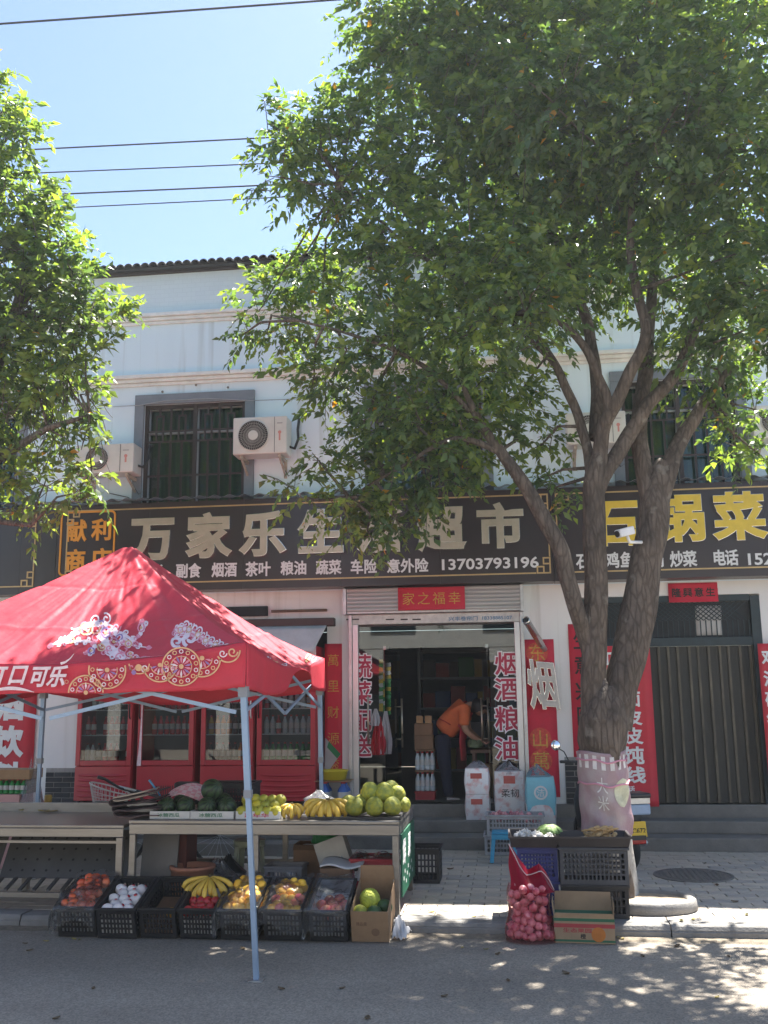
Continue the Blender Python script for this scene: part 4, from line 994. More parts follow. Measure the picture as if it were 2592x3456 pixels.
def spot_mat(name, base, blush, scale=14, thr=.55, rough=.5, bump=.05, bs_=60):
    m = bpy.data.materials.new(name); m.use_nodes = True; n = m.node_tree; bs = n.nodes['Principled BSDF']; bs.inputs['Roughness'].default_value = rough
    tc = n.nodes.new('ShaderNodeTexCoord'); oi = n.nodes.new('ShaderNodeObjectInfo'); ad = n.nodes.new('ShaderNodeVectorMath'); ad.operation = 'ADD'
    sc_ = n.nodes.new('ShaderNodeVectorMath'); sc_.operation = 'SCALE'; sc_.inputs['Scale'].default_value = 13
    n.links.new(oi.outputs['Random'], sc_.inputs[0]); n.links.new(tc.outputs['Object'], ad.inputs[0]); n.links.new(sc_.outputs[0], ad.inputs[1])
    nz = n.nodes.new('ShaderNodeTexNoise'); nz.inputs['Scale'].default_value = scale; nz.inputs['Detail'].default_value = 5
    rp = n.nodes.new('ShaderNodeValToRGB'); rp.color_ramp.elements[0].position = thr-.13; rp.color_ramp.elements[1].position = thr+.13
    rp.color_ramp.elements[0].color = (*base, 1); rp.color_ramp.elements[1].color = (*blush, 1)
    hv = n.nodes.new('ShaderNodeHueSaturation'); mr = n.nodes.new('ShaderNodeMapRange'); mr.inputs['To Min'].default_value = .78; mr.inputs['To Max'].default_value = 1.18
    n.links.new(oi.outputs['Random'], mr.inputs['Value']); n.links.new(mr.outputs[0], hv.inputs['Value'])
    n.links.new(ad.outputs[0], nz.inputs['Vector']); n.links.new(nz.outputs['Fac'], rp.inputs[0]); n.links.new(rp.outputs[0], hv.inputs['Color']); n.links.new(hv.outputs[0], bs.inputs['Base Color'])
    nb = n.nodes.new('ShaderNodeTexNoise'); nb.inputs['Scale'].default_value = bs_; n.links.new(ad.outputs[0], nb.inputs['Vector'])
    bp = n.nodes.new('ShaderNodeBump'); bp.inputs['Strength'].default_value = bump; bp.inputs['Distance'].default_value = .01
    n.links.new(nb.outputs['Fac'], bp.inputs['Height']); n.links.new(bp.outputs[0], bs.inputs['Normal'])
    MATS[name] = m; return m
M_stem = mat('fruit stem', (.09, .06, .03), .8, var=.2)
def stem(h, r=.003): return lambda b: b.tube([(0, 0, h*.72), (.003, 0, h*.95), (.006, 0, h*1.12)], r, 5, mi=1)
G_tom = fmesh('tomato', round_prof(.04, .034, .14), [spot_mat('tomato skin', (.75, .11, .05), (.80, .22, .08), 9, .55, .25), mat('tomato calyx', (.05, .12, .02), .7)], 14, lambda a, z: 1+.03*math.cos(5*a), lambda b: b.lathe([(.012, .028), (.002, .031)], n=5, mi=1))
G_pea = fmesh('peach', round_prof(.040, .037, .16), [spot_mat('yellow peach skin', (.90, .47, .03), (.92, .56, .06), 10, .5, .55, .1), M_stem], 14, lambda a, z: 1-.05*math.exp(-((a-PI)/.22)**2), None)
G_ppk = fmesh('peach', round_prof(.041, .038, .16), [spot_mat('pink peach skin', (.82, .36, .14), (.72, .12, .14), 16, .46, .5, .1), M_stem], 14, lambda a, z: 1-.05*math.exp(-((a-PI)/.22)**2), stem(.036))
G_app = fmesh('apple', round_prof(.038, .034, .22), [spot_mat('dark red apple skin', (.36, .012, .02), (.48, .05, .05), 12, .6, .22), M_stem], 14, lambda a, z: 1+.02*math.cos(5*a), stem(.034))
G_gre = fmesh('guava', round_prof(.048, .046, .12), [spot_mat('yellow green skin', (.50, .43, .03), (.36, .38, .05), 10, .5, .5, .1), M_stem], 14, lambda a, z: 1+.03*math.cos(4*a+z*30), stem(.045))
G_pom = fmesh('pomelo', [(.006, -.064), (.035, -.062), (.063, -.045), (.075, -.015), (.074, .015), (.060, .05), (.038, .072), (.016, .082), (.005, .083)], [spot_mat('pomelo net skin', (.36, .345, .03), (.19, .23, .04), 30, .5, .65, 1.0, 34), M_stem], 18, lambda a, z: 1+.015*math.cos(9*a+z*60), stem(.076, .005))
G_wat = None
def watermelon_mat():
    m = bpy.data.materials.new('watermelon rind'); m.use_nodes = True; n = m.node_tree; bs = n.nodes['Principled BSDF']; bs.inputs['Roughness'].default_value = .45
    tc = n.nodes.new('ShaderNodeTexCoord'); sp = n.nodes.new('ShaderNodeSeparateXYZ'); n.links.new(tc.outputs['Object'], sp.inputs[0])
    at = n.nodes.new('ShaderNodeMath'); at.operation = 'ARCTAN2'; n.links.new(sp.outputs['Y'], at.inputs[0]); n.links.new(sp.outputs['X'], at.inputs[1])
    nz = n.nodes.new('ShaderNodeTexNoise'); nz.inputs['Scale'].default_value = 22; nz.inputs['Detail'].default_value = 4; n.links.new(tc.outputs['Object'], nz.inputs['Vector'])
    m1 = n.nodes.new('ShaderNodeMath'); m1.operation = 'MULTIPLY_ADD'; m1.inputs[1].default_value = .9; n.links.new(nz.outputs['Fac'], m1.inputs[0]); n.links.new(at.outputs[0], m1.inputs[2])
    m2 = n.nodes.new('ShaderNodeMath'); m2.operation = 'MULTIPLY'; m2.inputs[1].default_value = 9; n.links.new(m1.outputs[0], m2.inputs[0])
    sn = n.nodes.new('ShaderNodeMath'); sn.operation = 'SINE'; n.links.new(m2.outputs[0], sn.inputs[0])
    rp = n.nodes.new('ShaderNodeValToRGB'); rp.color_ramp.elements[0].position = .35; rp.color_ramp.elements[1].position = .75
    rp.color_ramp.elements[0].color = (.035, .075, .025, 1); rp.color_ramp.elements[1].color = (.006, .018, .009, 1)
    ma = n.nodes.new('ShaderNodeMath'); ma.operation = 'MULTIPLY_ADD'; ma.inputs[1].default_value = .5; ma.inputs[2].default_value = .5; n.links.new(sn.outputs[0], ma.inputs[0])
    n.links.new(ma.outputs[0], rp.inputs[0]); n.links.new(rp.outputs[0], bs.inputs['Base Color']); MATS[m.name] = m
    return m
G_wat = fmesh('watermelon', round_prof(.105, .105, .05, 13), [watermelon_mat(), M_stem], 22, None, stem(.1, .005))
M_wrap = spot_mat('white fruit wrap', (.68, .66, .65), (.66, .60, .60), 12, .6, .6, .3)
G_wrp = fmesh('wrapped_fruit', round_prof(.046, .044, .1), [M_wrap, mat('red wrap print', (.6, .04, .06), .6, var=.1)], 14, lambda a, z: 1+.03*math.sin(7*a)+.02*math.sin(z*160), lambda b: b.lathe([(.013, .046), (.001, .047)], n=8, axis=(0, -.3, 1), mi=1))
def fill(M, W, L, z, mesh, r, label, cat, group, name, nx, ny, y0=0, y1=None, jit=.004, alt=None, altp=0, skip=0, slope=0, altname=None):
    y1 = y1 or L; n = 0
    for j in range(ny):
        off = .5 if j % 2 else 0
        for i in range(nx - (1 if j % 2 else 0)):
            if random.random() < skip: continue
            x = -W/2+.02 + (W-.04)*(i+.5+off)/nx; y = y0+.02+(y1-y0-.04)*(j+.5)/ny
            p = M @ Vector((x+random.uniform(-jit, jit), y+random.uniform(-jit, jit), z+slope*y+random.uniform(-jit, jit)))
            me = mesh; nm = name
            if alt and random.random() < altp: me = alt
            put(me, nm, TR(p, random.uniform(-1.2, .6), random.uniform(-.8, .8), random.uniform(0, 6.28), (random.uniform(.9, 1.16), random.uniform(.9, 1.16), random.uniform(.86, 1.12))), label if me is mesh else label.replace('yellow', 'pink-blushed'), cat, group)
FY, TILT = 7.46, R(17.5)
M_lining = clear('milky lining film', (.9, .9, .92), 1.45, .15, veil=.55, hazecol=(.72, .74, .77), bump=.6, bscale=25, gain=1.5)
def cx_(px): return P(px, 3120, Y=7.45).x
crates = {}
def fcrate(k, px0, px1, label, m=M_cblk, cols=9, fillz=None, L=.48, linerm=None, rz=0, dy=0):
    x0, x1 = cx_(px0), cx_(px1); W = x1-x0-.03
    r = crate(label, W, L, .235, m, ((x0+x1)/2, FY+dy, .006), cols=cols, rows=4, tilt=TILT, rz=rz)
    if fillz: MB().box(-W/2+.016, W/2-.016, .016, L-.016, .0145, fillz).build('liner', linerm or M_liner, r)
    if k in (1, 5, 6, 7):
        for q in ((-W/2+.0145, W/2-.0145, L-.016, L-.0145, .03, .232), (-W/2+.0145, -W/2+.016, .016, L-.017, .03, .232), (W/2-.016, W/2-.0145, .016, L-.017, .03, .232), (-W/2+.017, W/2-.017, .0145, .016, .03, .232)): MB().box(*q).build('plastic_lining', M_lining, r)
    crates[k] = (r, W, L); return r, r.matrix_world.copy(), W, L
r, M, W, L = fcrate(1, 192, 332, 'black crate of tomatoes under a clear plastic sheet, beside the crate of white-wrapped fruit', fillz=.182, rz=.03)
fill(M, W, L, .222, G_tom, .04, 'orange red tomato in the plastic-covered crate', 'tomato', 'tomatoes in the covered crate', 'tomato', 4, 6, slope=.05)
r, M, W, L = fcrate(2, 330, 472, 'black crate of fruit wrapped in white paper with red prints', fillz=.15, dy=-.03)
fill(M, W, L, .195, G_wrp, .046, 'white paper-wrapped fruit with a red print in the black crate', 'fruit', 'wrapped fruit in the crate', 'wrapped_fruit', 3, 5, y1=.40)
r, M, W, L = fcrate(3, 470, 603, 'nearly empty black crate with a single yellow fruit on cardboard', fillz=.075, linerm=M_cardd)
put(G_pea, 'peach', TR(M @ Vector((.05, .16, .112)), .3, 0, 1), 'single yellow fruit lying alone in the nearly empty crate', 'fruit')
r, M, W, L = fcrate(4, 603, 737, 'black crate of red apples with bananas laid across its back', fillz=.15, m=M_cblk)
fill(M, W, L, .185, G_app, .038, 'dark red apple in the crate below the bananas', 'apple', 'red apples in the crate', 'apple', 4, 3, y1=.26)
r, M, W, L = fcrate(5, 740, 876, 'film-covered crate brimful of plain yellow peaches, behind the tent leg', fillz=.172)
fill(M, W, L, .212, G_pea, .04, 'yellow peach in the brimful crate behind the tent leg', 'peach', 'peaches in the brimful crate', 'peach', 4, 6, slope=.07)
r, M, W, L = fcrate(6, 886, 1030, 'film-covered crate of yellow peaches mixed with a few pink ones', fillz=.165)
fill(M, W, L, .205, G_pea, .04, 'yellow peach in the crate of mixed peaches', 'peach', 'peaches in the mixed crate', 'peach', 4, 6, y1=.46, alt=G_ppk, altp=.22, slope=.06)
r, M, W, L = fcrate(7, 1040, 1180, 'film-covered crate holding only a few pink peaches', fillz=.125)
fill(M, W, L, .165, G_ppk, .04, 'pink peach in the half-empty crate', 'peach', 'pink peaches in the half-empty crate', 'peach', 3, 4, y1=.34)
# clear film over crates 1, 5, 6, 7
def film(k, label, bulge=.05, left=.06):
    r, W, L = crates[k]; M = r.matrix_world
    ph = k*1.7
    def fn(u, v):
        # u across (wraps down the left side), v front(0)->back(1)
        s = u*1.5-.36           # below 0: falls down the left side
        x = -W/2+W*max(s, 0)/1.14*1.02 if s > 0 else -W/2-.022-.03*math.sin(-s*8)
        y = -.05+(L+.06)*v
        z = .262+.012*math.sin(u*9+ph)+.008*math.sin(v*11+ph*2)
        if s < 0: z -= .55*(-s)*(1.0+.2*math.sin(v*7+ph))
        if v < .12:
            f_ = (.12-v)/.12; y = -.03-.02*f_+.008*math.sin(u*24+ph); z -= .15*f_*(1+.25*math.sin(u*5+ph))
        z = max(z, .03-y*.31 if y < 0 else .03)
        return M @ Vector((x, y, z + .016*noise.noise(Vector((u*9, v*9, ph)))+.010*abs(noise.noise(Vector((u*25+v*9, v*17-u*7, ph))))))
    o = MB().grid(fn, 70, 60).build('plastic_sheet', M_film, None, True)
    tag(o, label, 'plastic sheet')
film(1, 'crumpled clear plastic sheet draped over the tomato crate')
film(5, 'clear plastic film draped over the brimful yellow peach crate')
film(6, 'clear plastic film draped over the mixed peach crate')
film(7, 'clear plastic film draped over the half-empty pink peach crate')
# bananas
M_ban = spot_mat('banana skin', (.62, .40, .05), (.70, .47, .07), 12, .5, .45, .05)
M_btip = mat('banana tip', (.07, .05, .02), .8)
def banana_bunch(label, M, n=9, ln=.17, spread=1.9, rr=.0165, up=.5):
    r = thing('banana_bunch', label, 'bananas', (0, 0, 0)); r['_org'] = (0, 0, 0)
    for i in range(n):
        t = (i/(n-1)-.5)*spread; lay = i % 2
        d = Vector((math.sin(t), -math.cos(t)*(.92 if lay else .75), 0)); pts = []; rs = []
        for k in range(9):
            q = k/8
            out = ln*(math.sin(q*1.9)/math.sin(1.9) if q < .83 else 1.04-.16*(q-.83)/.17)
            pts.append(d*out + Vector((0, 0, .055+.035*math.sin(q*PI)-.062*q*q-lay*.026*q)))
            rs.append(rr*(.32+.75*math.sin(min(1, q*1.25+.1)*PI*.5) if q < .75 else 1.05*(1-q)/.25*.85+.22))
        MB().tube(pts, rs, 8).build('banana', [M_ban], r, True)
    MB().tube([(0, .012, .06), (0, .0, .066), (0, -.02, .055)], [.014, .016, .012], 8).build('crown', M_btip, r, True)
    r.matrix_world = M; return r
Mc = crates[4][0].matrix_world
banana_bunch('large bunch of bananas laid over the red apples in the crate', Mc @ TR((-.01, .42, .215), R(14), 0, 0, 1.12), 11, .19, 2.0)
TZ = .803
def tp(px, py, z=TZ): return P(px, py, Z=z)
banana_bunch('big spreading banana bunch in front of the pomelos on the table', TR(Vector((P(1110, 2712, Y=8.12).x, 8.12, TZ+.06)), R(24), 0, 0, 1.25), 13, .15, 2.2)
banana_bunch('small ripe banana bunch beside the open fruit box on the table', TR(Vector((P(985, 2722, Y=8.08).x, 8.08, TZ+.05)), R(26), 0, .2, .95), 7, .13, 1.5)
# table top: trays, watermelons, guavas, pomelos
def openbox(name, label, x0, x1, y0, y1, z0, h, m, cat='box', t=.006, group=None):
    r = thing(name, label, cat, ((x0+x1)/2, (y0+y1)/2, z0), group)
    for n_, q in (('side', (x0, x1, y0, y0+t, z0, z0+h)), ('side', (x0, x1, y1-t, y1, z0, z0+h)), ('side', (x0, x0+t, y0+t+.0005, y1-t-.0005, z0, z0+h)), ('side', (x1-t, x1, y0+t+.0005, y1-t-.0005, z0, z0+h)), ('base', (x0+t+.0005, x1-t-.0005, y0+t+.0005, y1-t-.0005, z0, z0+t))):
        MB().box(*q).build(n_, m, r)
    return r
M_wbox = mat('white carton', (.55, .55, .53), .75, var=.12, scale=5)
M_gtxt = mat('green print', (.08, .20, .13), .6, var=0); M_rtxt = mat('red print', (.50, .03, .10), .6, var=0)
def tbox(px0, px1, label, txt, m, y0=7.93, d=.26, h=.058):
    a = P(px0, 2755, Y=y0).x; b_ = P(px1, 2755, Y=y0).x
    r = openbox('fruit_box', label, a, b_, y0, y0+d, TZ-.001, h, M_wbox)
    if txt: letter(txt, m, r, (a+(b_-a)*.2, y0-.0005, TZ+.012), (b_-a)*.55, .032, depth=.0015, bold=.02)
    return a, b_
wa = [tbox(505, 640, 'shallow white carton with green lettering holding two watermelons, next to the folded quilts', '冰糖西瓜', M_gtxt), tbox(642, 788, 'shallow white carton with green lettering under the stacked watermelon', '冰糖西瓜', M_gtxt)]
G_ws = []
for (a, b_), lab in zip(wa, ('striped watermelon in the carton next to the folded quilts', 'striped watermelon in the carton below the single stacked melon')):
    for f in (.28, .76): put(G_wat, 'watermelon', TR((a+(b_-a)*f, 8.06+random.uniform(-.02, .02), TZ+.082), R(70)+random.uniform(-.3, .3), 0, random.uniform(-1, 1), .74), lab, 'watermelon', 'watermelons in cartons')
    put(G_wat, 'watermelon', TR((a+(b_-a)*.5, 8.24, TZ+.09), R(80), 0, 1.2, .80), lab, 'watermelon', 'watermelons in cartons')
put(G_wat, 'watermelon', TR((P(715, 2690, Y=8.15).x, 8.15, TZ+.205), R(60), .3, .8, .86), 'striped watermelon stacked on top of the others before the black crate', 'watermelon')
a, b_ = tbox(795, 945, 'shallow white carton with red lettering full of yellow green guavas', '嘉年华', M_rtxt)
for j in range(3):
    for i in range(5 if j != 1 else 4):
        put(G_gre, 'guava', TR((a+.04+(b_-a-.08)*(i+(.5 if j == 1 else 0))/4, 7.97+.075*j, TZ+.052+.038*j), random.uniform(-.8, .8), random.uniform(-.8, .8), random.uniform(0, 6), random.uniform(.9, 1.05)), 'yellow green guava heaped in the red-lettered carton', 'fruit', 'guavas in the carton')
tray = openbox('tray', 'flat dark tray under the pomelos at the end of the steel table', P(1040, 2750, Y=7.95).x, P(1352, 2750, Y=7.95).x, 7.92, 8.5, TZ-.001, .02, M_cblk, 'tray')
for i, (px, py, yy, zz, sc_) in enumerate(((1200, 2735, 8.0, .085, 1), (1268, 2735, 8.0, .085, 1), (1328, 2735, 8.02, .085, .98), (1225, 2700, 8.12, .09, 1), (1365, 2705, 8.2, .08, .8), (1255, 2670, 8.12, .19, 1), (1300, 2690, 8.12, .175, 1.12), (1345, 2680, 8.22, .16, .9), (1325, 2655, 8.3, .2, .85), (1180, 2730, 8.2, .085, .95), (1290, 2720, 8.25, .085, 1.0))):
    px = px-4
    put(G_pom, 'pomelo', TR((P(px, py, Y=yy).x, yy, TZ+zz), random.uniform(-.4, .4), random.uniform(-.4, .4), random.uniform(0, 6), sc_), 'yellow green pomelo in the heap at the end of the steel table', 'pomelo', 'pomelos heaped on the table')
# black crate standing behind the watermelons, plastic bag, folded quilts, pink cloth, brush
crate('black slotted crate standing behind the watermelons on the table', .40, .30, .235, M_cblk, (P(775, 2700, Y=8.45).x, 8.42, TZ), cols=14, rows=4)
M_quilt = [mat('dark plum cloth', (.045, .03, .035), .9, var=.25, scale=9, bump=.2), mat('brown cloth', (.09, .06, .06), .9, var=.25, scale=9, bump=.2), mat('cream cloth', (.50, .43, .36), .9, var=.15, scale=9, bump=.2), mat('lilac cloth', (.38, .32, .44), .9, var=.15, scale=9)]
ql = thing('folded_quilts', 'pile of folded dark quilts and cloths between the rack and the table', 'quilts', tuple(P(500, 2740, Y=8.15)))
qx = P(495, 2730, Y=8.15).x
def quilt(m, z0, th, x0, x1, d, rise, seed):
    half = th/2; segs = []
    for k_ in range(12): segs.append((x1+(x0-x1)*k_/12, -half))
    for k_ in range(9): t = -PI/2-PI*k_/8; segs.append((x0+half*1.4*math.cos(t), half*math.sin(t)))
    for k_ in range(1, 13): segs.append((x0+(x1-x0)*k_/12, half))
    def fn(u, v):
        q = u*(len(segs)-1); a_ = int(min(len(segs)-2, q)); f_ = q-a_
        x = segs[a_][0]+(segs[a_+1][0]-segs[a_][0])*f_; z = segs[a_][1]+(segs[a_+1][1]-segs[a_][1])*f_
        y = 8.08+d*(v-.5)+.01*math.sin(x*30+seed)
        w_ = (x+.2)/.4
        return (qx+x, y, z0+half+z*(1+.12*noise.noise(Vector((x*5, v*3, seed))))+rise*max(0, w_)**1.6+.010*noise.noise(Vector((x*7, v*5, seed*3))))
    return MB().grid(fn, 64, 16).build('quilt', m, ql, True, solid=.008)
for i, (m, th, x0, x1, rise) in enumerate(((M_quilt[1], .05, -.16, .19, .02), (M_quilt[0], .05, -.18, .19, .05), (M_quilt[1], .055, -.21, .17, .08), (M_quilt[2], .03, -.19, .08, .09))):
    quilt(m, TZ+.012+.046*i*.9, th, x0, x1, .32-.02*i, rise, i*1.7)
pc = MB().grid(lambda u, v: (P(570, 2700, Y=8.3).x+.42*u, 8.2+.35*v, TZ+.125+.035*math.sin(u*5)+.10*math.sin(v*2.4)*(.6+.4*u)), 24, 16)
pkm = bpy.data.materials.new('pink checked cloth'); pkm.use_nodes = True; n = pkm.node_tree; tc = n.nodes.new('ShaderNodeTexCoord'); ck = n.nodes.new('ShaderNodeTexChecker'); ck.inputs['Scale'].default_value = 26; ck.inputs[1].default_value = (.80, .40, .46, 1); ck.inputs[2].default_value = (.85, .66, .68, 1)
n.links.new(tc.outputs['Object'], ck.inputs[0]); n.links.new(ck.outputs[0], n.nodes['Principled BSDF'].inputs['Base Color']); n.nodes['Principled BSDF'].inputs['Roughness'].default_value = .85
tag(pc.build('checked_cloth', pkm, None, True, solid=.006), 'pink checked cloth lying behind the watermelon cartons', 'cloth')
br = thing('hand_brush', 'brush with a light blue handle sticking up from the quilts', 'brush', tuple(P(520, 2690, Y=8.2)))
MB().tube([P(545, 2692, Y=8.2), P(520, 2655, Y=8.18), P(503, 2632, Y=8.17)], [.011, .013, .016], 8, flat=.6).build('handle', mat('light blue plastic', (.10, .36, .62), .4), br, True)
MB().obox(P(552, 2702, Y=8.2), .03, .03, .05).build('bristle_block', M_blk, br)
def plastic_bag(name, label, c, sx, sy, sz, m, seed=0, cat='plastic bag', knot=True):
    def fn(u, v):
        a_ = u*2*PI; rr_ = (math.sin(min(1, v*1.18)*PI*.5+.0)**.5 if v < .25 else 1-.0*v)
        rad = (.25+.75*min(1, v/.12)) * (1 if v < .62 else 1-.80*((v-.62)/.38)**.8)
        k_ = 1+.30*noise.noise(Vector((math.cos(a_)*1.6, math.sin(a_)*1.6, v*3+seed)))+.13*math.sin(a_*7+seed+v*5)*v+.08*math.sin(a_*13+seed-v*4)*v
        return (c[0]+sx*rad*k_*math.cos(a_), c[1]+sy*rad*k_*math.sin(a_), c[2]+.004+sz*v*(1+.16*noise.noise(Vector((math.cos(a_)*1.3, math.sin(a_)*1.3, seed*3.1)))*v))
    return tag(MB().grid(fn, 36, 18).build(name, m, None, True), label, cat)
M_bag = clear('thin milky bag', (.9, .9, .92), 1.42, .13, veil=.20, hazecol=(.7, .72, .76), bump=.6, bscale=14, gain=1.5)
M_bagw = mat('white plastic bag', (.62, .62, .64), .4, var=.1, trans=.3)
M_bagr = mat('red plastic bag', (.48, .015, .03), .4, var=.1, trans=.25)
plastic_bag('plastic_bag', 'crumpled clear bag behind the big banana bunch', (P(1075, 2700, Y=8.42).x, 8.42, TZ), .13, .09, .17, M_bag, 2)
pm2 = P(1240, 2650, Y=8.33)
tag(MB().lathe([(.055, 0), (.06, .03), (.052, .09), (.03, .11)], (pm2.x, 8.3, TZ+.10), 12).build('yellow_bag', mat('yellow wrapped pack', (.62, .50, .02), .35, var=.2, scale=20), None, True), 'small bright yellow wrapped pack on the pomelo heap', 'packet')
# cardboard carton of net melons, last in the crate row
G_net = fmesh('melon', [(.006, -.085), (.045, -.08), (.075, -.05), (.085, 0), (.075, .05), (.045, .08), (.006, .088)], [mat('yellow foam net', (.42, .46, .05), .7, var=.3, scale=30, bump=.8, bscale=60), M_stem], 26, lambda a, z: 1+.05*math.sin(a*13+z*70)+.04*math.sin(-a*13+z*70))
def carton(name, label, x0, x1, y0, y1, z0, h, m, flaps=(), tilt=0, cat='carton', open_=True):
    W = x1-x0; L = y1-y0; r = thing(name, label, cat, ((x0+x1)/2, y0, z0)); r['_org'] = (0, 0, 0); t = .005
    MB().box(-W/2, W/2, 0, t, 0, h).build('side', m, r); MB().box(-W/2, W/2, L-t, L, 0, h).build('side', m, r)
    MB().box(-W/2, -W/2+t, t+.0005, L-t-.0005, 0, h).build('side', m, r); MB().box(W/2-t, W/2, t+.0005, L-t-.0005, 0, h).build('side', m, r)
    MB().box(-W/2+t+.0005, W/2-t-.0005, t+.0005, L-t-.0005, 0, t).build('base', m, r)
    for (sd, ln, an) in flaps:
        if sd == 'f': MB().hexa([(-W/2+.004, .001, h), (W/2-.004, .001, h), (W/2-.004, .005, h), (-W/2+.004, .005, h), (-W/2+.01, -ln*math.sin(an), h+ln*math.cos(an)), (W/2-.01, -ln*math.sin(an), h+ln*math.cos(an)), (W/2-.01, .004-ln*math.sin(an), h+ln*math.cos(an)), (-W/2+.01, .004-ln*math.sin(an), h+ln*math.cos(an))]).build('flap', m, r)
        if sd == 'b': MB().hexa([(-W/2+.004, L-.005, h), (W/2-.004, L-.005, h), (W/2-.004, L-.001, h), (-W/2+.004, L-.001, h), (-W/2+.01, L-.005+ln*math.sin(an), h+ln*math.cos(an)), (W/2-.01, L-.005+ln*math.sin(an), h+ln*math.cos(an)), (W/2-.01, L-.001+ln*math.sin(an), h+ln*math.cos(an)), (-W/2+.01, L-.001+ln*math.sin(an), h+ln*math.cos(an))]).build('flap', m, r)
        if sd in 'lr':
            s = -1 if sd == 'l' else 1
            MB().hexa([(s*(W/2-.005), .01, h), (s*(W/2-.001), .01, h), (s*(W/2-.001), L-.01, h), (s*(W/2-.005), L-.01, h)] + [(q+s*ln*math.sin(an), yy, h+ln*math.cos(an)) for q, yy in ((s*(W/2-.005), .02), (s*(W/2-.001), .02), (s*(W/2-.001), L-.02), (s*(W/2-.005), L-.02))]).build('flap', m, r)
    r.rotation_euler = (tilt, 0, 0); bpy.context.view_layer.update(); return r
c8 = carton('melon_carton', 'tilted brown carton with net-wrapped green melons at the end of the crate row', cx_(1186), cx_(1312), 7.47, 7.97, .006, .23, M_card, [('b', .10, .1)], TILT)
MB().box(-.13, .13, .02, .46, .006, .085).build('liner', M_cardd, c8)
M8 = c8.matrix_world
letter('精品果', M_cardd, c8, (-.10, -.0005, .12), .08, .03, depth=.001)
MB().lathe([(.03, 0), (.03, .001)], (.04, -.0015, .075), 12, (0, -1, 0)).build('printed_mark', M_cardd, c8)
for x, y, z, s, lab in ((-.03, .27, .175, .92, 'large melon in a bright foam net inside the tilted carton'), (-.085, .12, .145, .8, 'small green melon at the side of the tilted carton'), (.02, .11, .15, .9, 'round green melon with pale end at the front of the tilted carton'), (.085, .22, .145, .85, 'dark green melon in the corner of the tilted carton')):
    me = G_net if y == .27 else G_pom if x < -.05 else fmesh('melon', round_prof(.07, .068, .06, 9), [mat('dark green melon', (.035, .085, .02), .5, var=.4, scale=30), M_stem], 16, None, stem(.066))
    put(me, 'melon', TR(M8 @ Vector((x, y, z)), -.7, .3, 1, s), lab, 'melon')
sb = MB().grid(lambda u, v: (cx_(1318)+.10*u+.03*v, 7.52+.14*v+.02*math.sin(u*7), .012+.13*math.sin(v*PI*.5)*(1-u*.8)+.02*math.sin(u*9+v*7)**2), 14, 14)
tag(sb.build('foam_sheet', mat('white foam sheet', (.55, .55, .56), .7, var=.1, trans=.2), None, True, solid=.003), 'crumpled white sheet on the kerb beside the melon carton', 'sheet')

# ------------------------------------------------------------------ below the tables
zp = ZP+.003
M_terra = mat('terracotta', (.36, .15, .09), .8, var=.15, scale=8)
c = P(640, 2960, Y=8.05); po = thing('clay_basin', 'terracotta basin with dark soil below the steel table', 'basin', (c.x, 8.12, zp))
MB().lathe([(.13, 0), (.16, .12), (.175, .30), (.185, .30), (.185, .325), (.155, .325), (.145, .27), (.0, .27)], (c.x, 8.12, zp), 24, cap=False).build('basin', M_terra, po, True)
def crumb(u, v): a_ = u*2*PI; return (c.x+.14*v*math.cos(a_), 8.12+.14*v*math.sin(a_), zp+.285+.02*noise.noise(Vector((u*9, v*5, 0))))
MB().grid(crumb, 24, 6).build('soil', mat('dark soil', (.02, .016, .012), .95, var=.4, scale=30), po)
plastic_bag('plastic_bag', 'clear plastic bag slumped beside the clay basin', (P(735, 2945, Y=8.3).x, 8.3, zp), .16, .13, .34, M_bag, 5)
plastic_bag('plastic_bag', 'black rubbish bag behind the clay basin', (P(772, 2945, Y=8.55).x, 8.55, zp), .13, .12, .33, mat('black bag', (.012, .012, .014), .35, var=.2), 7)
def stool(name, label, x, y, h, r0, m):
    s = thing(name, label, 'stool', (x, y, zp)); s_ = r0
    MB().lathe([(s_*.4, h-.012), (s_, h-.012), (s_*1.02, h-.004), (s_, h), (s_*.9, h+.003)], (x, y, zp), 20).build('seat', m, s, True)
    MB().lathe([(s_*.98, h-.013), (s_*1.0, h-.05), (s_*.97, h-.05), (s_*.95, h-.013)], (x, y, zp), 20, cap=False).build('skirt', m, s, True)
    for a_ in (45, 135, 225, 315):
        d = Vector((math.cos(R(a_)), math.sin(R(a_)), 0)); MB().bar(Vector((x, y, zp+h-.05))+d*s_*.85, Vector((x, y, zp+.001))+d*s_*1.15, .055, .02, (0, 0, 1) if False else tuple(d)).build('leg', m, s, bevel=.004)
    return s
c = P(825, 2940, Y=8.6); stool('plastic_stool', 'pale green plastic stool below the steel table', c.x, 8.75, .44, .14, mat('pale green plastic', (.32, .36, .27), .5, var=.1))
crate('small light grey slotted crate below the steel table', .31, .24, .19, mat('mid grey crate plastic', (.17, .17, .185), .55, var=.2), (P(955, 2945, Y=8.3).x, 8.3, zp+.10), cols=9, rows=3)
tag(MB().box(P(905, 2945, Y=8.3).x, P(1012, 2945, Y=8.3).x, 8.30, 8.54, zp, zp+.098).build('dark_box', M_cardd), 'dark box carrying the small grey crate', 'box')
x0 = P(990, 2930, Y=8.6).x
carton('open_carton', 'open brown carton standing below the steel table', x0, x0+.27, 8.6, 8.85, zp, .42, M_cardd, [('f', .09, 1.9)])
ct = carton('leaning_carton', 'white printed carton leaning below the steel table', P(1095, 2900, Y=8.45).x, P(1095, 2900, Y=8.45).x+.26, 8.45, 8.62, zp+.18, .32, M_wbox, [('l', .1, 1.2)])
ct.rotation_euler = (R(-6), R(-20), 0)
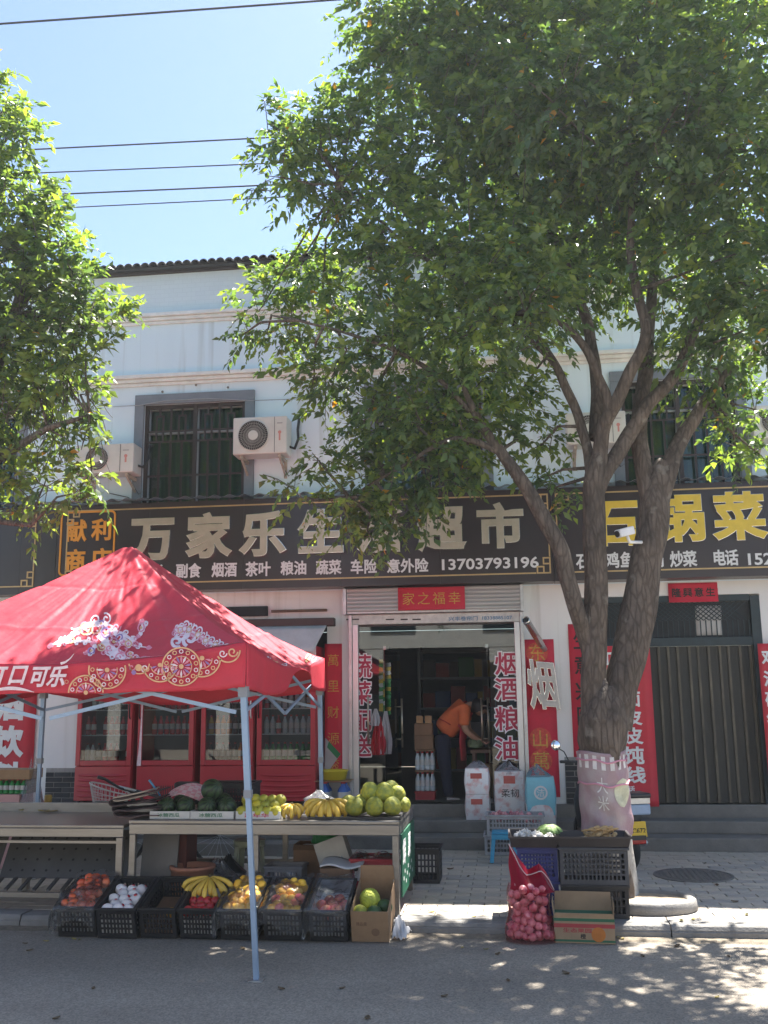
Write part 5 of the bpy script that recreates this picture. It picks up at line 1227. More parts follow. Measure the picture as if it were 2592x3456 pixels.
letter('鲜', M_blue, ct, (.02, -.0008, .10), .06, .06, depth=.001)
tag(MB().box(P(1075, 2930, Y=8.45).x, P(1185, 2930, Y=8.45).x, 8.45, 8.65, zp, zp+.17).build('black_box', M_cblk), 'black box below the leaning white carton', 'box')
rc = P(1262, 2985, Y=8.15)
rcr = crate('red crate wrapped in clear film with a round white animal print, below the table', .36, .30, .38, M_cred, (rc.x-.01, 8.15, zp), cols=11, rows=4)
MB().lathe([(.055, 0), (.055, .002)], (-.09, -.001, .26), 18, (0, -1, 0)).build('printed_roundel', M_white, rcr)
for dx, dz in ((-.045, .045), (.045, .045)): MB().lathe([(.022, 0), (.022, .002)], (-.09+dx, -.0035, .26+dz), 10, (0, -1, 0)).build('printed_dot', M_blk, rcr)
MB().lathe([(.05, 0), (.05, .002), (.038, .0021)], (.07, -.001, .26), 18, (0, -1, 0), cap=False).build('printed_ring', M_ppink, rcr)
tag(MB().grid(lambda u, v: (rc.x-.20+.40*u, 8.12+.34*v-.012*(v < .01), zp+.385+.02*noise.noise(Vector((u*7, v*7, 3)))+.015*math.sin(u*13)-(.16*(.15-v)/.15 if v < .15 else 0)), 26, 20).build('plastic_film', M_film, None, True), 'shiny clear film over the red crate below the table', 'plastic sheet')
gb = P(1100, 2815, Y=8.8); plastic_bag('plastic_bag', 'bright green bag hanging behind the leaning carton', (gb.x, 8.8, .47), .12, .06, .2, mat('bright green bag', (.03, .35, .08), .4, var=.1, trans=.2), 9)
tag(MB().grid(lambda u, v: (P(1085, 2925, Y=8.1).x+.34*u, 8.02+.22*v, .43+.015*math.sin(u*7)+.03*v), 12, 8).build('foam_board', mat('white foam board', (.6, .6, .6), .7, var=.08), None, True, solid=.01), 'white foam board lying behind the pink peach crate', 'board')
tag(MB().box(P(1085, 2925, Y=8.1).x, P(1185, 2925, Y=8.1).x, 8.03, 8.2, zp, .415).build('cardboard_stack', M_cardd), 'stack of flat cardboard under the white foam board', 'cardboard')
crate('black slotted crate on the pavement behind the green table panel', .26, .36, .30, M_cblk, (P(1408, 3005, Y=9.2).x+.07, 9.25, zp), cols=6, rows=4)
tag(MB().box(P(585, 2935, Y=8.2).x, P(625, 2935, Y=8.2).x, 8.22, 8.5, zp, .66).build('wooden_board', mat('dark red wood', (.10, .025, .02), .6, var=.3, scale=6, stretch=(1, 1, .2))), 'dark red wooden board standing below the steel table', 'board')
tag(MB().hexa([(P(468, 2935, Y=8.05).x, 8.05, zp), (P(590, 2935, Y=8.05).x, 8.05, zp), (P(590, 2935, Y=8.05).x, 8.07, zp), (P(468, 2935, Y=8.05).x, 8.07, zp), (P(468, 2935, Y=8.05).x, 8.14, .67), (P(590, 2935, Y=8.05).x, 8.14, .67), (P(590, 2935, Y=8.05).x, 8.16, .67), (P(468, 2935, Y=8.05).x, 8.16, .67)]).build('steel_sheet', M_perf), 'dull steel sheet standing below the left end of the fruit table', 'steel sheet')
# ================================================================== RIGHT-HAND CLUSTER BY THE TREE
G_oni = fmesh('onion', [(.003, -.03), (.012, -.029), (.026, -.018), (.031, 0), (.027, .015), (.013, .026), (.005, .034), (.003, .046)], [spot_mat('pink onion skin', (.48, .11, .15), (.70, .36, .36), 22, .5, .35)], 12)
ob = P(1792, 3182, Z=0)
rnd = random.Random(11); placed = []
def prof_w(z):        # half width of the full part of the bag
    t = z/.38; return .175*(1-.30*t)+.012*math.sin(t*9)
tries = 0
while len(placed) < 120 and tries < 9000:
    tries += 1; z = rnd.uniform(.03, .36); hw = prof_w(z)-.022; a_ = rnd.uniform(0, 2*PI); q = rnd.uniform(.80, 1) if rnd.random() < .85 else rnd.uniform(0, .8)
    p = Vector((ob.x+.01-.05*z+hw*q*math.cos(a_), 7.62+.05*z*1.2+hw*.72*q*math.sin(a_), z))
    if all((p-o).length > .049 for o in placed): placed.append(p)
for p in placed:
    put(G_oni, 'onion', TR(p, rnd.uniform(-1.6, 1.6), rnd.uniform(-1.6, 1.6), rnd.uniform(0, 6), rnd.uniform(.85, 1.12)), 'pink onion inside the red mesh sack', 'onion', 'onions in the mesh sack')
M_net = clear('red mesh net', (.97, .80, .82), 1.15, .4, veil=.09, hazecol=(.60, .03, .08))
M_net2 = clear('red mesh net doubled', (.55, .12, .16), 1.2, .4, veil=.6, hazecol=(.50, .012, .055))
sk = thing('mesh_sack', 'red mesh sack of onions standing on the road with its top slack', 'sack', (ob.x, 7.62, 0))
MB().grid(lambda u, v: (lambda a_, z, hw: (ob.x+.01-.05*z+hw*math.cos(a_)*(1+.02*math.sin(a_*7+z*20)), 7.62+.06*z+hw*.74*math.sin(a_), z))(u*2*PI, .008+.38*v, prof_w(.38*v)+.016), 40, 20).build('net_body', M_net, sk, True)
top_pl = [(1716, 2846), (1734, 2862), (1756, 2905), (1778, 2938), (1800, 2922), (1822, 2912), (1842, 2945), (1868, 3005)]; bot_pl = [(1722, 3000), (1745, 3010), (1768, 3016), (1790, 3018), (1812, 3018), (1832, 3017), (1850, 3014), (1872, 3010)]
def slack(u, v):
    t = u*7; i = min(6, int(t)); f_ = t-i
    a0 = P(bot_pl[i][0]+(bot_pl[i+1][0]-bot_pl[i][0])*f_, bot_pl[i][1]+(bot_pl[i+1][1]-bot_pl[i][1])*f_, Y=7.62); a1 = P(top_pl[i][0]+(top_pl[i+1][0]-top_pl[i][0])*f_, top_pl[i][1]+(top_pl[i+1][1]-top_pl[i][1])*f_, Y=7.76)
    p = a0.lerp(a1, v); return p + Vector((.006*math.sin(v*9+u*12), .03*math.sin(u*11+v*4)*(.4+v)-.05*math.sin(u*PI)*(1-v), 0))
MB().grid(slack, 24, 16).build('net_top', M_net2, sk, True)
MB().grid(lambda u, v: slack(u, v)+Vector((0, .05*(1-v)+.012, -.01)), 24, 16).build('net_top', M_net2, sk, True)
MB().tube([slack(i/12, 1-.25*math.sin(i/12*PI))+Vector((0, -.01, 0)) for i in range(13)], .004, 5).build('draw_string', mat('pale string', (.6, .5, .5), .8), sk)
# open orange carton in front
ca = P(1872, 3183, Z=0); cb = P(2078, 3190, Z=0)
M_prt = mat('kraft print', (.32, .22, .13), .85, var=.15, scale=6)
oc = carton('fruit_carton', 'open empty brown fruit carton with green and red stripes beside the onions', 0, (cb-ca).length, 0, .29, 0, .175, M_prt, [('b', .125, .05), ('l', .10, .12), ('r', .10, .05), ('f', .03, .2)], 0)
oc.location = (ca+cb)/2+Vector((0, 0, .004)); oc.rotation_euler = (0, 0, R(-3)); Wc = (cb-ca).length
M_strg = mat('green stripe print', (.03, .12, .06), .8, var=.15); M_strr = mat('red stripe print', (.36, .05, .05), .8, var=.15); M_oru = mat('orange fruit print', (.48, .16, .03), .8, var=.2)
for z0, z1, m in ((.148, .168, M_strg), (.105, .132, M_strr), (.010, .024, M_strg)):
    MB().box(-Wc/2-.0012, Wc/2+.0012, -.0015, .29-.0008, z0, z1).build('stripe', m, oc)
MB().lathe([(.05, 0), (.05, .001)], (Wc*.23, -.0022, .062), 18, (0, -1, 0)).build('printed_orange', M_oru, oc)
letter('生态果园', M_strr, oc, (-.15, -.0005, .072), .2, .03, depth=.001); letter('橙', M_blk, oc, (-.03, -.0005, .03), .04, .035, depth=.001)
# stacks of crates and trays
xr0, xr1 = P(1893, 2950, Y=7.85).x, P(2126, 2950, Y=7.85).x; Wr = xr1-xr0
crate('lower dark crate of the stack by the tree, behind the striped carton', Wr*.97, .28, .24, M_cblk, ((xr0+xr1)/2, 7.93, ZP+.004), cols=14, rows=3)
crate('upper dark grey crate of the stack by the tree, below the ginger tray', Wr, .33, .27, M_cgry, ((xr0+xr1)/2, 7.92, ZP+.246), cols=15, rows=5)
M_tray = mat('brown black tray', (.032, .026, .026), .5, var=.25, scale=8)
def deep_tray(label, x0, x1, y0, y1, z0, h, fl=.02):
    r = thing('vegetable_tray', label, 'tray', ((x0+x1)/2, (y0+y1)/2, z0)); t = .006
    b = MB(); o = [(x0, y0), (x1, y0), (x1, y1), (x0, y1)]; e = .018
    def ring(k_, z): return [(x0-k_, y0-k_, z), (x1+k_, y0-k_, z), (x1+k_, y1+k_, z), (x0-k_, y1+k_, z)]
    vs = ring(0, z0)+ring(e, z0+h)+ring(e-t, z0+h)+ring(-t, z0+t)
    fs = [(3, 2, 1, 0)] + [(a+4*l, (a+1) % 4+4*l, (a+1) % 4+4*(l+1), a+4*(l+1)) for l in range(3) for a in range(4)] + [(12, 13, 14, 15)]
    b.add(vs, fs).build('body', M_tray, r); 
    b = MB(); k_ = e+.008
    b.box(x0-k_, x1+k_, y0-k_, y0-e+.001, z0+h-.012, z0+h+.003).box(x0-k_, x1+k_, y1+e-.001, y1+k_, z0+h-.012, z0+h+.003).box(x0-k_, x0-e+.001, y0-e+.0012, y1+e-.0012, z0+h-.012, z0+h+.003).box(x1+e-.001, x1+k_, y0-e+.0012, y1+e-.0012, z0+h-.012, z0+h+.003)
    b.build('rim', M_tray, r); return r
zt = ZP+.25+.27
deep_tray('dark tray of ginger and dried roots on top of the dark crates', xr0-.005, xr1+.01, 7.91, 8.24, zt, .075)
M_gin = mat('ginger skin', (.42, .28, .13), .8, var=.25, scale=30, bump=.3)
def ginger(i):
    b = MB(); rr_ = random.Random(i)
    for k_ in range(4):
        a_ = rr_.uniform(0, 6.28); l = rr_.uniform(.03, .06); st_ = Vector((rr_.uniform(-.02, .02), rr_.uniform(-.02, .02), 0))
        e_ = st_+Vector((math.cos(a_)*l, math.sin(a_)*l, rr_.uniform(-.006, .012))); b.tube([st_, st_.lerp(e_, .4)+Vector((0, 0, .004)), st_.lerp(e_, .8), e_], [.012, .016, .015, .006], 8)
    return mesh_of(b, 'ginger_root', M_gin)
gm = [ginger(i) for i in range(4)]
for i in range(16):
    put(gm[i % 4], 'ginger_root', TR((xr0+Wr*random.uniform(.42, .82), 7.97+random.uniform(0, .22), zt+.032+.028*(i % 3)), random.uniform(-.3, .3), random.uniform(-.3, .3), random.uniform(0, 6), random.uniform(.85, 1.1)), 'knobbly ginger root heaped in the dark tray', 'ginger', 'ginger in the tray')
for i in range(7):
    put(gm[i % 4], 'dried_root', TR((xr0+Wr*(.46+.05*i), 7.98, zt+.115+.012*(i % 2)), 0, -.2, random.uniform(-.4, .4), (1.2, .5, .6)), 'dry tan root lying on top of the ginger', 'root', 'dry roots on the ginger')
xb0, xb1 = P(1748, 2950, Y=7.98).x, P(1884, 2950, Y=7.98).x
crate('lower dark blue crate beside the onion sack', xb1-xb0, .36, .25, M_cblu, ((xb0+xb1)/2, 7.98, ZP+.004), cols=10, rows=6)
crate('upper dark blue crate beside the onion sack, below the garlic tray', xb1-xb0, .36, .25, M_cblu, ((xb0+xb1)/2, 7.98, ZP+.256), cols=10, rows=6)
zt2 = ZP+.51
deep_tray('dark tray of peeled garlic and a cabbage above the dark blue crates', P(1728, 2880, Y=7.95).x, P(1880, 2880, Y=7.95).x, 7.93, 8.34, zt2, .08)
G_gar = fmesh('garlic_bulb', [(.003, -.018), (.014, -.016), (.021, -.004), (.019, .006), (.01, .014), (.004, .022), (.003, .03)], [mat('garlic skin', (.66, .63, .58), .6, var=.1, scale=30)], 12, lambda a, z: 1+.07*math.cos(7*a))
xg0, xg1 = P(1735, 2880, Y=7.95).x, P(1872, 2880, Y=7.95).x
for i in range(60):
    put(G_gar, 'garlic_bulb', TR((random.uniform(xg0+.02, xg1-.01), random.uniform(7.95, 8.2), zt2+.03+.022*(i % 3)+.012), random.uniform(-1, 1), random.uniform(-1, 1), random.uniform(0, 6), random.uniform(.85, 1.15)), 'white garlic bulb in the dark tray', 'garlic', 'garlic in the tray')
cb_ = MB(); 
M_cab = mat('cabbage leaf', (.16, .26, .07), .6, var=.35, scale=12, bump=.4)
def cabf(u, v):
    a_ = u*2*PI; t = v*PI*.52; rr_ = .085*math.sin(t)*(1+.08*noise.noise(Vector((math.cos(a_)*3, math.sin(a_)*3, v*4)))); return (rr_*math.cos(a_), rr_*math.sin(a_), .062*math.cos(t))
cb_.grid(cabf, 28, 12)
for k_ in range(5):
    a0 = k_*1.26
    cb_.grid(lambda u, v: (lambda a_, t, q: (q*math.sin(t)*math.cos(a_), q*math.sin(t)*math.sin(a_), .064*math.cos(t)+.004))(a0+(u-.5)*1.5*(1-.3*v), .25+v*1.25, .090+.012*math.sin(u*PI)*v+.005*math.sin(u*17)), 10, 8)
cp = P(1855, 2835, Y=8.1)
put(mesh_of(cb_, 'cabbage', M_cab), 'cabbage', TR((cp.x, 8.12, zt2+.085)), 'green cabbage lying on the garlic in the tray', 'cabbage')
# grey crates, blue stool and paper packs on the steps
xg = P(1732, 2850, Y=10.85).x
crate('lower light grey crate at the foot of the steps, behind the blue stool', .60, .36, .205, M_clgt, (xg, 10.86, zp), cols=16, rows=3)
crate('upper light grey crate of small red onions at the foot of the steps', .60, .36, .205, M_clgt, (xg+.03, 10.85, zp+.207), cols=16, rows=3)
for i in range(44): put(G_oni, 'red_onion', TR((xg+random.uniform(-.25, .3), 10.88+random.uniform(0, .3), zp+.35+.026*(i % 3)), random.uniform(-1, 1), random.uniform(-1, 1), 0, .85), 'small red onion heaped in the upper light grey crate', 'onion', 'onions in the grey crate')
sp_ = P(1702, 2905, Y=10.5); sx, sy = sp_.x, 10.5
M_cyan = mat('cyan plastic', (.03, .30, .48), .45, var=.08)
bs_ = thing('blue_stool', 'bright cyan plastic stool on the pavement before the grey crates', 'stool', (sx, sy, zp))
MB().box(sx-.115, sx+.115, sy-.115, sy+.115, zp+.275, zp+.295).build('seat', M_cyan, bs_, bevel=.008)
MB().box(sx-.12, sx+.12, sy-.12, sy-.108, zp+.225, zp+.2745).box(sx-.12, sx+.12, sy+.108, sy+.12, zp+.225, zp+.2745).box(sx-.12, sx-.108, sy-.1075, sy+.1075, zp+.225, zp+.2745).box(sx+.108, sx+.12, sy-.1075, sy+.1075, zp+.225, zp+.2745).build('skirt', M_cyan, bs_)
for a_, c_ in ((-1, -1), (1, -1), (1, 1), (-1, 1)): MB().bar((sx+a_*.1, sy+c_*.1, zp+.224), (sx+a_*.125, sy+c_*.125, zp+.001), .04, .04, (0, 1, 0)).build('leg', M_cyan, bs_, bevel=.005)
def flower_mat(name, base, spot, thr=.60, scale=9):
    return spot_mat(name, base, spot, scale, thr, .35, .25)
M_tp = flower_mat('white tissue pack with blossoms', (.84, .82, .82), (.70, .30, .28), .61, 13)
M_tpb = mat('light blue tissue pack', (.20, .52, .62), .4, var=.08, bump=.2)
def pillow_box(b, x0, x1, y0, y1, z0, z1, n=10, puff=.02, mi=0):
    def fx(face):
        def fn(u, v):
            e = puff*math.sin(u*PI)*math.sin(v*PI)
            if face == 0: return (x0+(x1-x0)*u, y0-e, z0+(z1-z0)*v)
            if face == 1: return (x1-(x1-x0)*u, y1+e, z0+(z1-z0)*v)
            if face == 2: return (x0-e, y1-(y1-y0)*u, z0+(z1-z0)*v)
            if face == 3: return (x1+e, y0+(y1-y0)*u, z0+(z1-z0)*v)
            if face == 4: return (x0+(x1-x0)*u, y0+(y1-y0)*v, z1+e*.6)
            return (x0+(x1-x0)*u, y1-(y1-y0)*v, z0)
        return fn
    for k_ in range(6): b.grid(fx(k_), n, n, mi)
    return b
def film_top(par, x0, x1, y0, y1, z, h, lean=0):
    sd_ = x0*7
    MB().grid(lambda u, v: ((x0+x1)/2+lean*v+(x1-x0)/2*math.cos(u*2*PI)*(1-.85*v**1.6)*(1.05+.22*v*math.sin(u*44+sd_)), (y0+y1)/2+(y1-y0)/2*math.sin(u*2*PI)*(1-.85*v**1.6)*(1.05+.22*v*math.sin(u*37+sd_)), z-.03+h*v*(.75+.4*noise.noise(Vector((math.cos(u*2*PI)*1.5, math.sin(u*2*PI)*1.5, sd_))))), 60, 12).build('film_top', M_bag, par, True)
SY = 11.62; zs2 = .3625
def pack(label, px0, px1, z0, h, m, y=SY, d=.22, top=.12, lean=0, red=None):
    x0, x1 = P(px0, 2700, Y=y).x, P(px1, 2700, Y=y).x
    r = thing('tissue_pack', label, 'tissue pack', ((x0+x1)/2, y+d/2, z0))
    pillow_box(MB(), x0, x1, y, y+d, z0, z0+h).build('pack', m, r, True)
    if top: film_top(r, x0, x1, y, y+d, z0+h, top, lean)
    return r, x0, x1
M_tpr = mat('tissue red label', (.52, .10, .08), .5, var=.15)
for lab, z0, tpz in (('lower blossom-printed tissue pack left on the steps under a bagged one', zs2, 0), ('upper blossom-printed tissue pack in a clear bag on the steps', zs2+.285, .13)):
    r, x0, x1 = pack(lab, 1572, 1650, z0, .28, M_tp, top=tpz)
    MB().grid(lambda u, v: (x0+.06+.13*u, SY-.021-.003*math.sin(u*PI), z0+.17+.06*v), 4, 4).build('label_print', M_tpr, r)
r, x0, x1 = pack('tall blossom-printed tissue pack between the bagged packs and the blue one', 1672, 1768, zs2, .53, M_tp, top=.16)
MB().grid(lambda u, v: (x0+.10+.13*u, SY-.022, zs2+.40+.085*v), 4, 4).build('label_print', M_tpr, r)
letter('柔韧', MATS['black ink'], r, (x0+.07, SY-.0215, zs2+.25), .2, .09, depth=.001, bold=-.005)
r, x0, x1 = pack('blue and white tissue pack with a knotted clear top by the pier', 1780, 1872, zs2-.13, .62, M_tp, y=11.30, top=.20, lean=-.05)
pillow_box(MB(), x0-.002, x1+.002, 11.297, 11.523, zs2+.09, zs2+.492, puff=.022).build('blue_band', M_tpb, r, True)
MB().lathe([(.075, 0), (.075, .002), (.055, .0022)], ((x0+x1)/2, 11.272, zs2+.33), 20, (0, -1, 0), cap=False).build('printed_oval', M_white, r)
letter('洁', M_white, r, ((x0+x1)/2-.045, 11.273, zs2+.285), .09, .09, depth=.002, bold=.01)
# rice sack tied round the trunk is built with the tree ; manhole cover
mh = P(2340, 2955, Z=ZP); M_iron = mat('cast iron', (.17, .165, .155), .65, metal=.4, var=.3, scale=20)
mc = thing('manhole_cover', 'round cast-iron manhole cover in the pavement before the gate', 'manhole cover', (mh.x, mh.y, ZP))
MB().lathe([(.36, .003), (.36, .012), (.335, .012), (.335, .007)], (mh.x, mh.y, ZP-.004), 36, cap=False).build('ring', M_iron, mc)
MB().lathe([(.333, 0), (.333, .006)], (mh.x, mh.y, ZP-.001), 36).build('lid', M_iron, mc)
kb_ = MB()
for i in range(-6, 7):
    for j in range(-6, 7):
        if math.hypot(i, j)*.048 < .30: kb_.box(mh.x+i*.048-.016, mh.x+i*.048+.016, mh.y+j*.048-.016, mh.y+j*.048+.016, ZP+.0055, ZP+.010)
kb_.build('tread_pattern', M_iron, mc)

# ================================================================== E-SCOOTER BEHIND THE TREE
sc0 = P(2146, 2945, Z=ZP); scr = thing('electric_scooter', 'dark electric scooter parked behind the tree with a yellow licence plate', 'scooter', (sc0.x, sc0.y, zp))
scr['_org'] = (0, 0, 0)
M_rub = mat('tyre rubber', (.018, .018, .018), .8, var=.2); M_sblk = mat('scooter black plastic', (.02, .021, .024), .4, var=.15); M_sblu = mat('scooter pale blue panel', (.28, .38, .52), .35, var=.1)
def wheel(y, r_=.20):
    wh = MB(); wh.lathe([(r_*.62, -.035), (r_*.9, -.042), (r_, -.02), (r_, .02), (r_*.9, .042), (r_*.62, .035)], (0, y, r_), 24, (1, 0, 0), cap=False); w_ = wh.build('wheel', M_rub, scr, True)
    MB().lathe([(r_*.62, -.02), (r_*.6, .02), (r_*.15, .03), (r_*.15, -.03), (r_*.62, -.02)], (0, y, r_), 16, (1, 0, 0), cap=False).build('rim', M_galv, w_, True)
wheel(.14); wheel(1.32)
MB().tube([(0, .02, .50), (0, .25, .47), (0, .55, .45), (0, .78, .30)], [.10, .13, .13, .10], 12).build('rear_body', M_sblk, scr, True)
MB().obox((0, .42, .60), .25, .60, .10).build('seat', M_sblk, scr, bevel=.03)
MB().obox((0, .95, .24), .26, .42, .06).build('footboard', M_sblk, scr, bevel=.01)
MB().tube([(0, 1.14, .26), (0, 1.18, .55), (0, 1.13, .86)], [.12, .14, .07], 12).build('front_shield', M_sblk, scr, True)
MB().tube([(0, 1.32, .2), (0, 1.22, .55), (0, 1.12, .92)], .025, 8).build('fork', M_galv, scr, True)
MB().tube([(-.33, 1.02, .96), (-.12, 1.12, .95), (.12, 1.12, .95), (.33, 1.02, .96)], [.016, .014, .014, .016], 8).build('handlebar', M_sblk, scr, True)
for s in (-1, 1):
    mm_ = MB().tube([(s*.22, 1.08, .97), (s*.27, 1.07, 1.06), (s*.34, 1.05, 1.10)], .006, 6).build('mirror_arm', M_sblk, scr, True)
    MB().lathe([(.045, -.008), (.055, 0), (.045, .008)], (s*.37, 1.04, 1.13), 16, (0, -1, .1)).build('mirror', mat('mirror glass', (.8, .8, .8), .05, metal=1, var=0), scr, True)
MB().obox((0, -.02, .66), .26, .20, .05).build('luggage_rack', M_galv, scr); MB().obox((0, -.03, .58), .28, .16, .10).build('rear_panel', M_sblu, scr, bevel=.015)
MB().obox((0, -.03, .71), .27, .24, .045).build('backrest', M_sblk, scr, bevel=.015)
MB().obox((0, -.045, .395), .22, .008, .14, Euler((R(-12), 0, 0)).to_matrix()).build('licence_plate', mat('yellow plate', (.70, .45, .02), .45, var=.05), scr)
letter('豫C672', M_blk, scr, (-.10, -.054, .355), .20, .06, depth=.0015, bold=.01)
MB().obox((0, -.045, .285), .20, .03, .05).build('tail_light', mat('red lens', (.40, .01, .01), .25, var=0), scr, bevel=.008)
MB().obox((0, .02, .32), .18, .20, .04).build('mudguard', M_sblk, scr)
MB().tube([(.12, .02, .26), (.14, .18, .24), (.13, .36, .28)], .028, 8).build('shock_absorber', M_galv, scr, True)
scr.rotation_euler = (0, 0, R(17))

# ================================================================== DOORWAY: PERSON AND GOODS
PY_ = 12.62
def pp(x, y, dy=0): return P(x, y, Y=PY_+dy)
pf0 = pp(1515, 2706); per = thing('person', 'person in orange shirt, red apron and navy trousers bending over a low counter', 'person', (pf0.x, PY_, ZF))
M_skin = mat('skin', (.42, .24, .16), .55, var=.08, scale=8); M_orsh = mat('orange shirt', (.62, .14, .045), .8, var=.12, scale=9, bump=.15); M_apr = mat('red apron', (.38, .02, .035), .75, var=.12, scale=8, bump=.1); M_nav = mat('navy trousers', (.012, .016, .04), .85, var=.25, scale=10, bump=.2); M_hair = mat('black hair', (.012, .010, .010), .5, var=.3, scale=40, stretch=(1, 1, .2))
def skin(name, joints, edges, m, parent, root=0, sub=2):
    me = bpy.data.meshes.new(name); me.from_pydata([tuple(j[0]) for j in joints], edges, [])
    o = bpy.data.objects.new(name, me); COL.objects.link(o)
    mod = o.modifiers.new('skin', 'SKIN'); mod.use_smooth_shade = True
    for i, j in enumerate(joints):
        sv = me.skin_vertices[0].data[i]; q = j[1]; sv.radius = q if hasattr(q, '__len__') else (q, q); sv.use_root = (i == root)
    s = o.modifiers.new('sub', 'SUBSURF'); s.levels = s.render_levels = sub
    dg = bpy.context.evaluated_depsgraph_get(); me2 = bpy.data.meshes.new_from_object(o.evaluated_get(dg))
    vs = [tuple(v.co) for v in me2.vertices]; fs = [tuple(p.vertices) for p in me2.polygons]
    bpy.data.objects.remove(o); b = MB(); b.add(vs, fs); return b.build(name, m, parent, True)
hip = pp(1492, 2478); wai = pp(1512, 2450); chs = pp(1548, 2402); nck = pp(1588, 2378); hd = pp(1618, 2392)
# skin-coloured continuous body: torso core, neck, head, arms
V_ = Vector
js = [(hip, .08), (wai, .08), (chs, .09), (nck, .055), (pp(1604, 2384), .048), (hd, (.078, .09)), (hd+V_((.055, 0, -.07)), (.052, .06)),
      (pp(1570, 2392, -.19), .062), (pp(1567, 2462, -.22), .043), (pp(1598, 2488, -.18), .034), (pp(1617, 2499, -.12), .03),
      (pp(1570, 2392, .19), .062), (pp(1580, 2462, .20), .043), (pp(1610, 2490, .14), .034), (pp(1626, 2501, .08), .03)]
ed = [(0, 1), (1, 2), (2, 3), (3, 4), (4, 5), (5, 6), (2, 7), (7, 8), (8, 9), (9, 10), (2, 11), (11, 12), (12, 13), (13, 14)]
k_ = len(js)
for wr, s in ((10, -1), (14, 1)):
    w0 = js[wr][0]
    for f_ in range(4):
        base = len(js); d = V_((.035, (f_-1.5)*.018, -.012)); 
        js += [(w0+d, .010), (w0+d*1.0+V_((.035, (f_-1.5)*.004, -.014)), .009), (w0+d+V_((.055, (f_-1.5)*.005, -.036)), .008)]
        ed += [(wr, base), (base, base+1), (base+1, base+2)]
    base = len(js); js += [(w0+V_((.01, -s*.03*-1, .012)), .010), (w0+V_((.04, s*.04, .004)), .009)]; ed += [(wr, base), (base, base+1)]
skin('body', js, ed, M_skin, per)
skin('shirt', [(hip+V_((.0, 0, .01)), (.13, .165)), (wai, (.125, .165)), (chs, (.135, .185)), (pp(1572, 2384), (.10, .14)), (pp(1568, 2392, -.17), .085), (pp(1566, 2436, -.215), .072), (pp(1566, 2452, -.22), .066), (pp(1568, 2392, .17), .085), (pp(1576, 2440, .20), .07)], [(0, 1), (1, 2), (2, 3), (2, 4), (4, 5), (5, 6), (2, 7), (7, 8)], M_orsh, per)
for s in (-1, 1):
    skin('trousers', [(pp(1492, 2470, s*.05), (.135, .12)), (pp(1494, 2530, s*.085), .105), (pp(1505, 2610, s*.09), .078), (pp(1513, 2668, s*.09), .068), (pp(1515, 2692, s*.09), .07)], [(0, 1), (1, 2), (2, 3), (3, 4)], M_nav, per)
    skin('shoe', [(pp(1505, 2698, s*.09), .042), (pp(1525, 2701, s*.09)+V_((.02, 0, 0)), .036), (pp(1540, 2702, s*.09)+V_((.05, 0, 0)), .028)], [(0, 1), (1, 2)], mat('pale shoe', (.45, .42, .42), .6), per)
ax = [pp(1560, 2398), pp(1532, 2445), pp(1530, 2490), pp(1535, 2540), pp(1536, 2565)]
aw_ = [.12, .19, .22, .20, .19]
def apron(u, v):
    t = v*4; i = min(3, int(t)); f_ = t-i; c = ax[i].lerp(ax[i+1], f_); w_ = aw_[i]+(aw_[i+1]-aw_[i])*f_
    a_ = (u-.5)*2*1.25
    dep = .155-.03*(v > .5)
    return (c.x+(.02 if v < .3 else .05)+dep*math.cos(a_)*.75, PY_+w_*math.sin(a_)*1.02, c.z-.03*math.cos(a_)*(1 if v < .4 else 0))
MB().grid(apron, 20, 20).build('apron', M_apr, per, True, solid=.006)
MB().tube([pp(1556, 2398, -.17), pp(1548, 2380, -.14), pp(1562, 2368, -.06), pp(1575, 2368, .04)], .012, 6, flat=.5).build('apron_strap', M_apr, per, True)
MB().tube([pp(1520, 2446, -.185), pp(1500, 2434, -.175), pp(1480, 2425, -.12)], .010, 6, flat=.5).build('apron_string', M_apr, per, True)
hb_ = MB()
def hairf(u, v):
    a_ = u*2*PI; t = v*PI*.62; ax_ = (V_((-.35, 0, .94))).normalized(); _, s_, t_ = basis(ax_)
    rr_ = .112*(1+.05*noise.noise(V_((math.cos(a_)*3, math.sin(a_)*3, v*5)))); return hd+V_((-.008, 0, .012))+ax_*rr_*math.cos(t)*1.05+(s_*math.cos(a_)+t_*math.sin(a_))*rr_*math.sin(t)*.92
hb_.grid(hairf, 28, 14).build('hair', M_hair, per, True)
for s in (-1, 1):
    MB().lathe([(.004, -.01), (.02, -.004), (.022, .006), (.01, .012)], hd+V_((.0, s*.083, -.03)), 10, (0, s, 0)).build('ear', M_skin, per, True)
    MB().lathe([(.002, -.004), (.011, 0), (.002, .004)], hd+V_((.092, s*.032, -.035)), 8, (1, 0, -.5)).build('eye', M_blk, per, True)
MB().tube([hd+V_((.088, 0, -.03)), hd+V_((.118, 0, -.062)), hd+V_((.098, 0, -.072))], [.010, .016, .012], 8).build('nose', M_skin, per, True)
MB().tube([hd+V_((.090, -.02, -.098)), hd+V_((.10, 0, -.098)), hd+V_((.090, .02, -.098))], [.004, .007, .004], 6).build('mouth', mat('lip', (.30, .10, .09), .5), per, True)
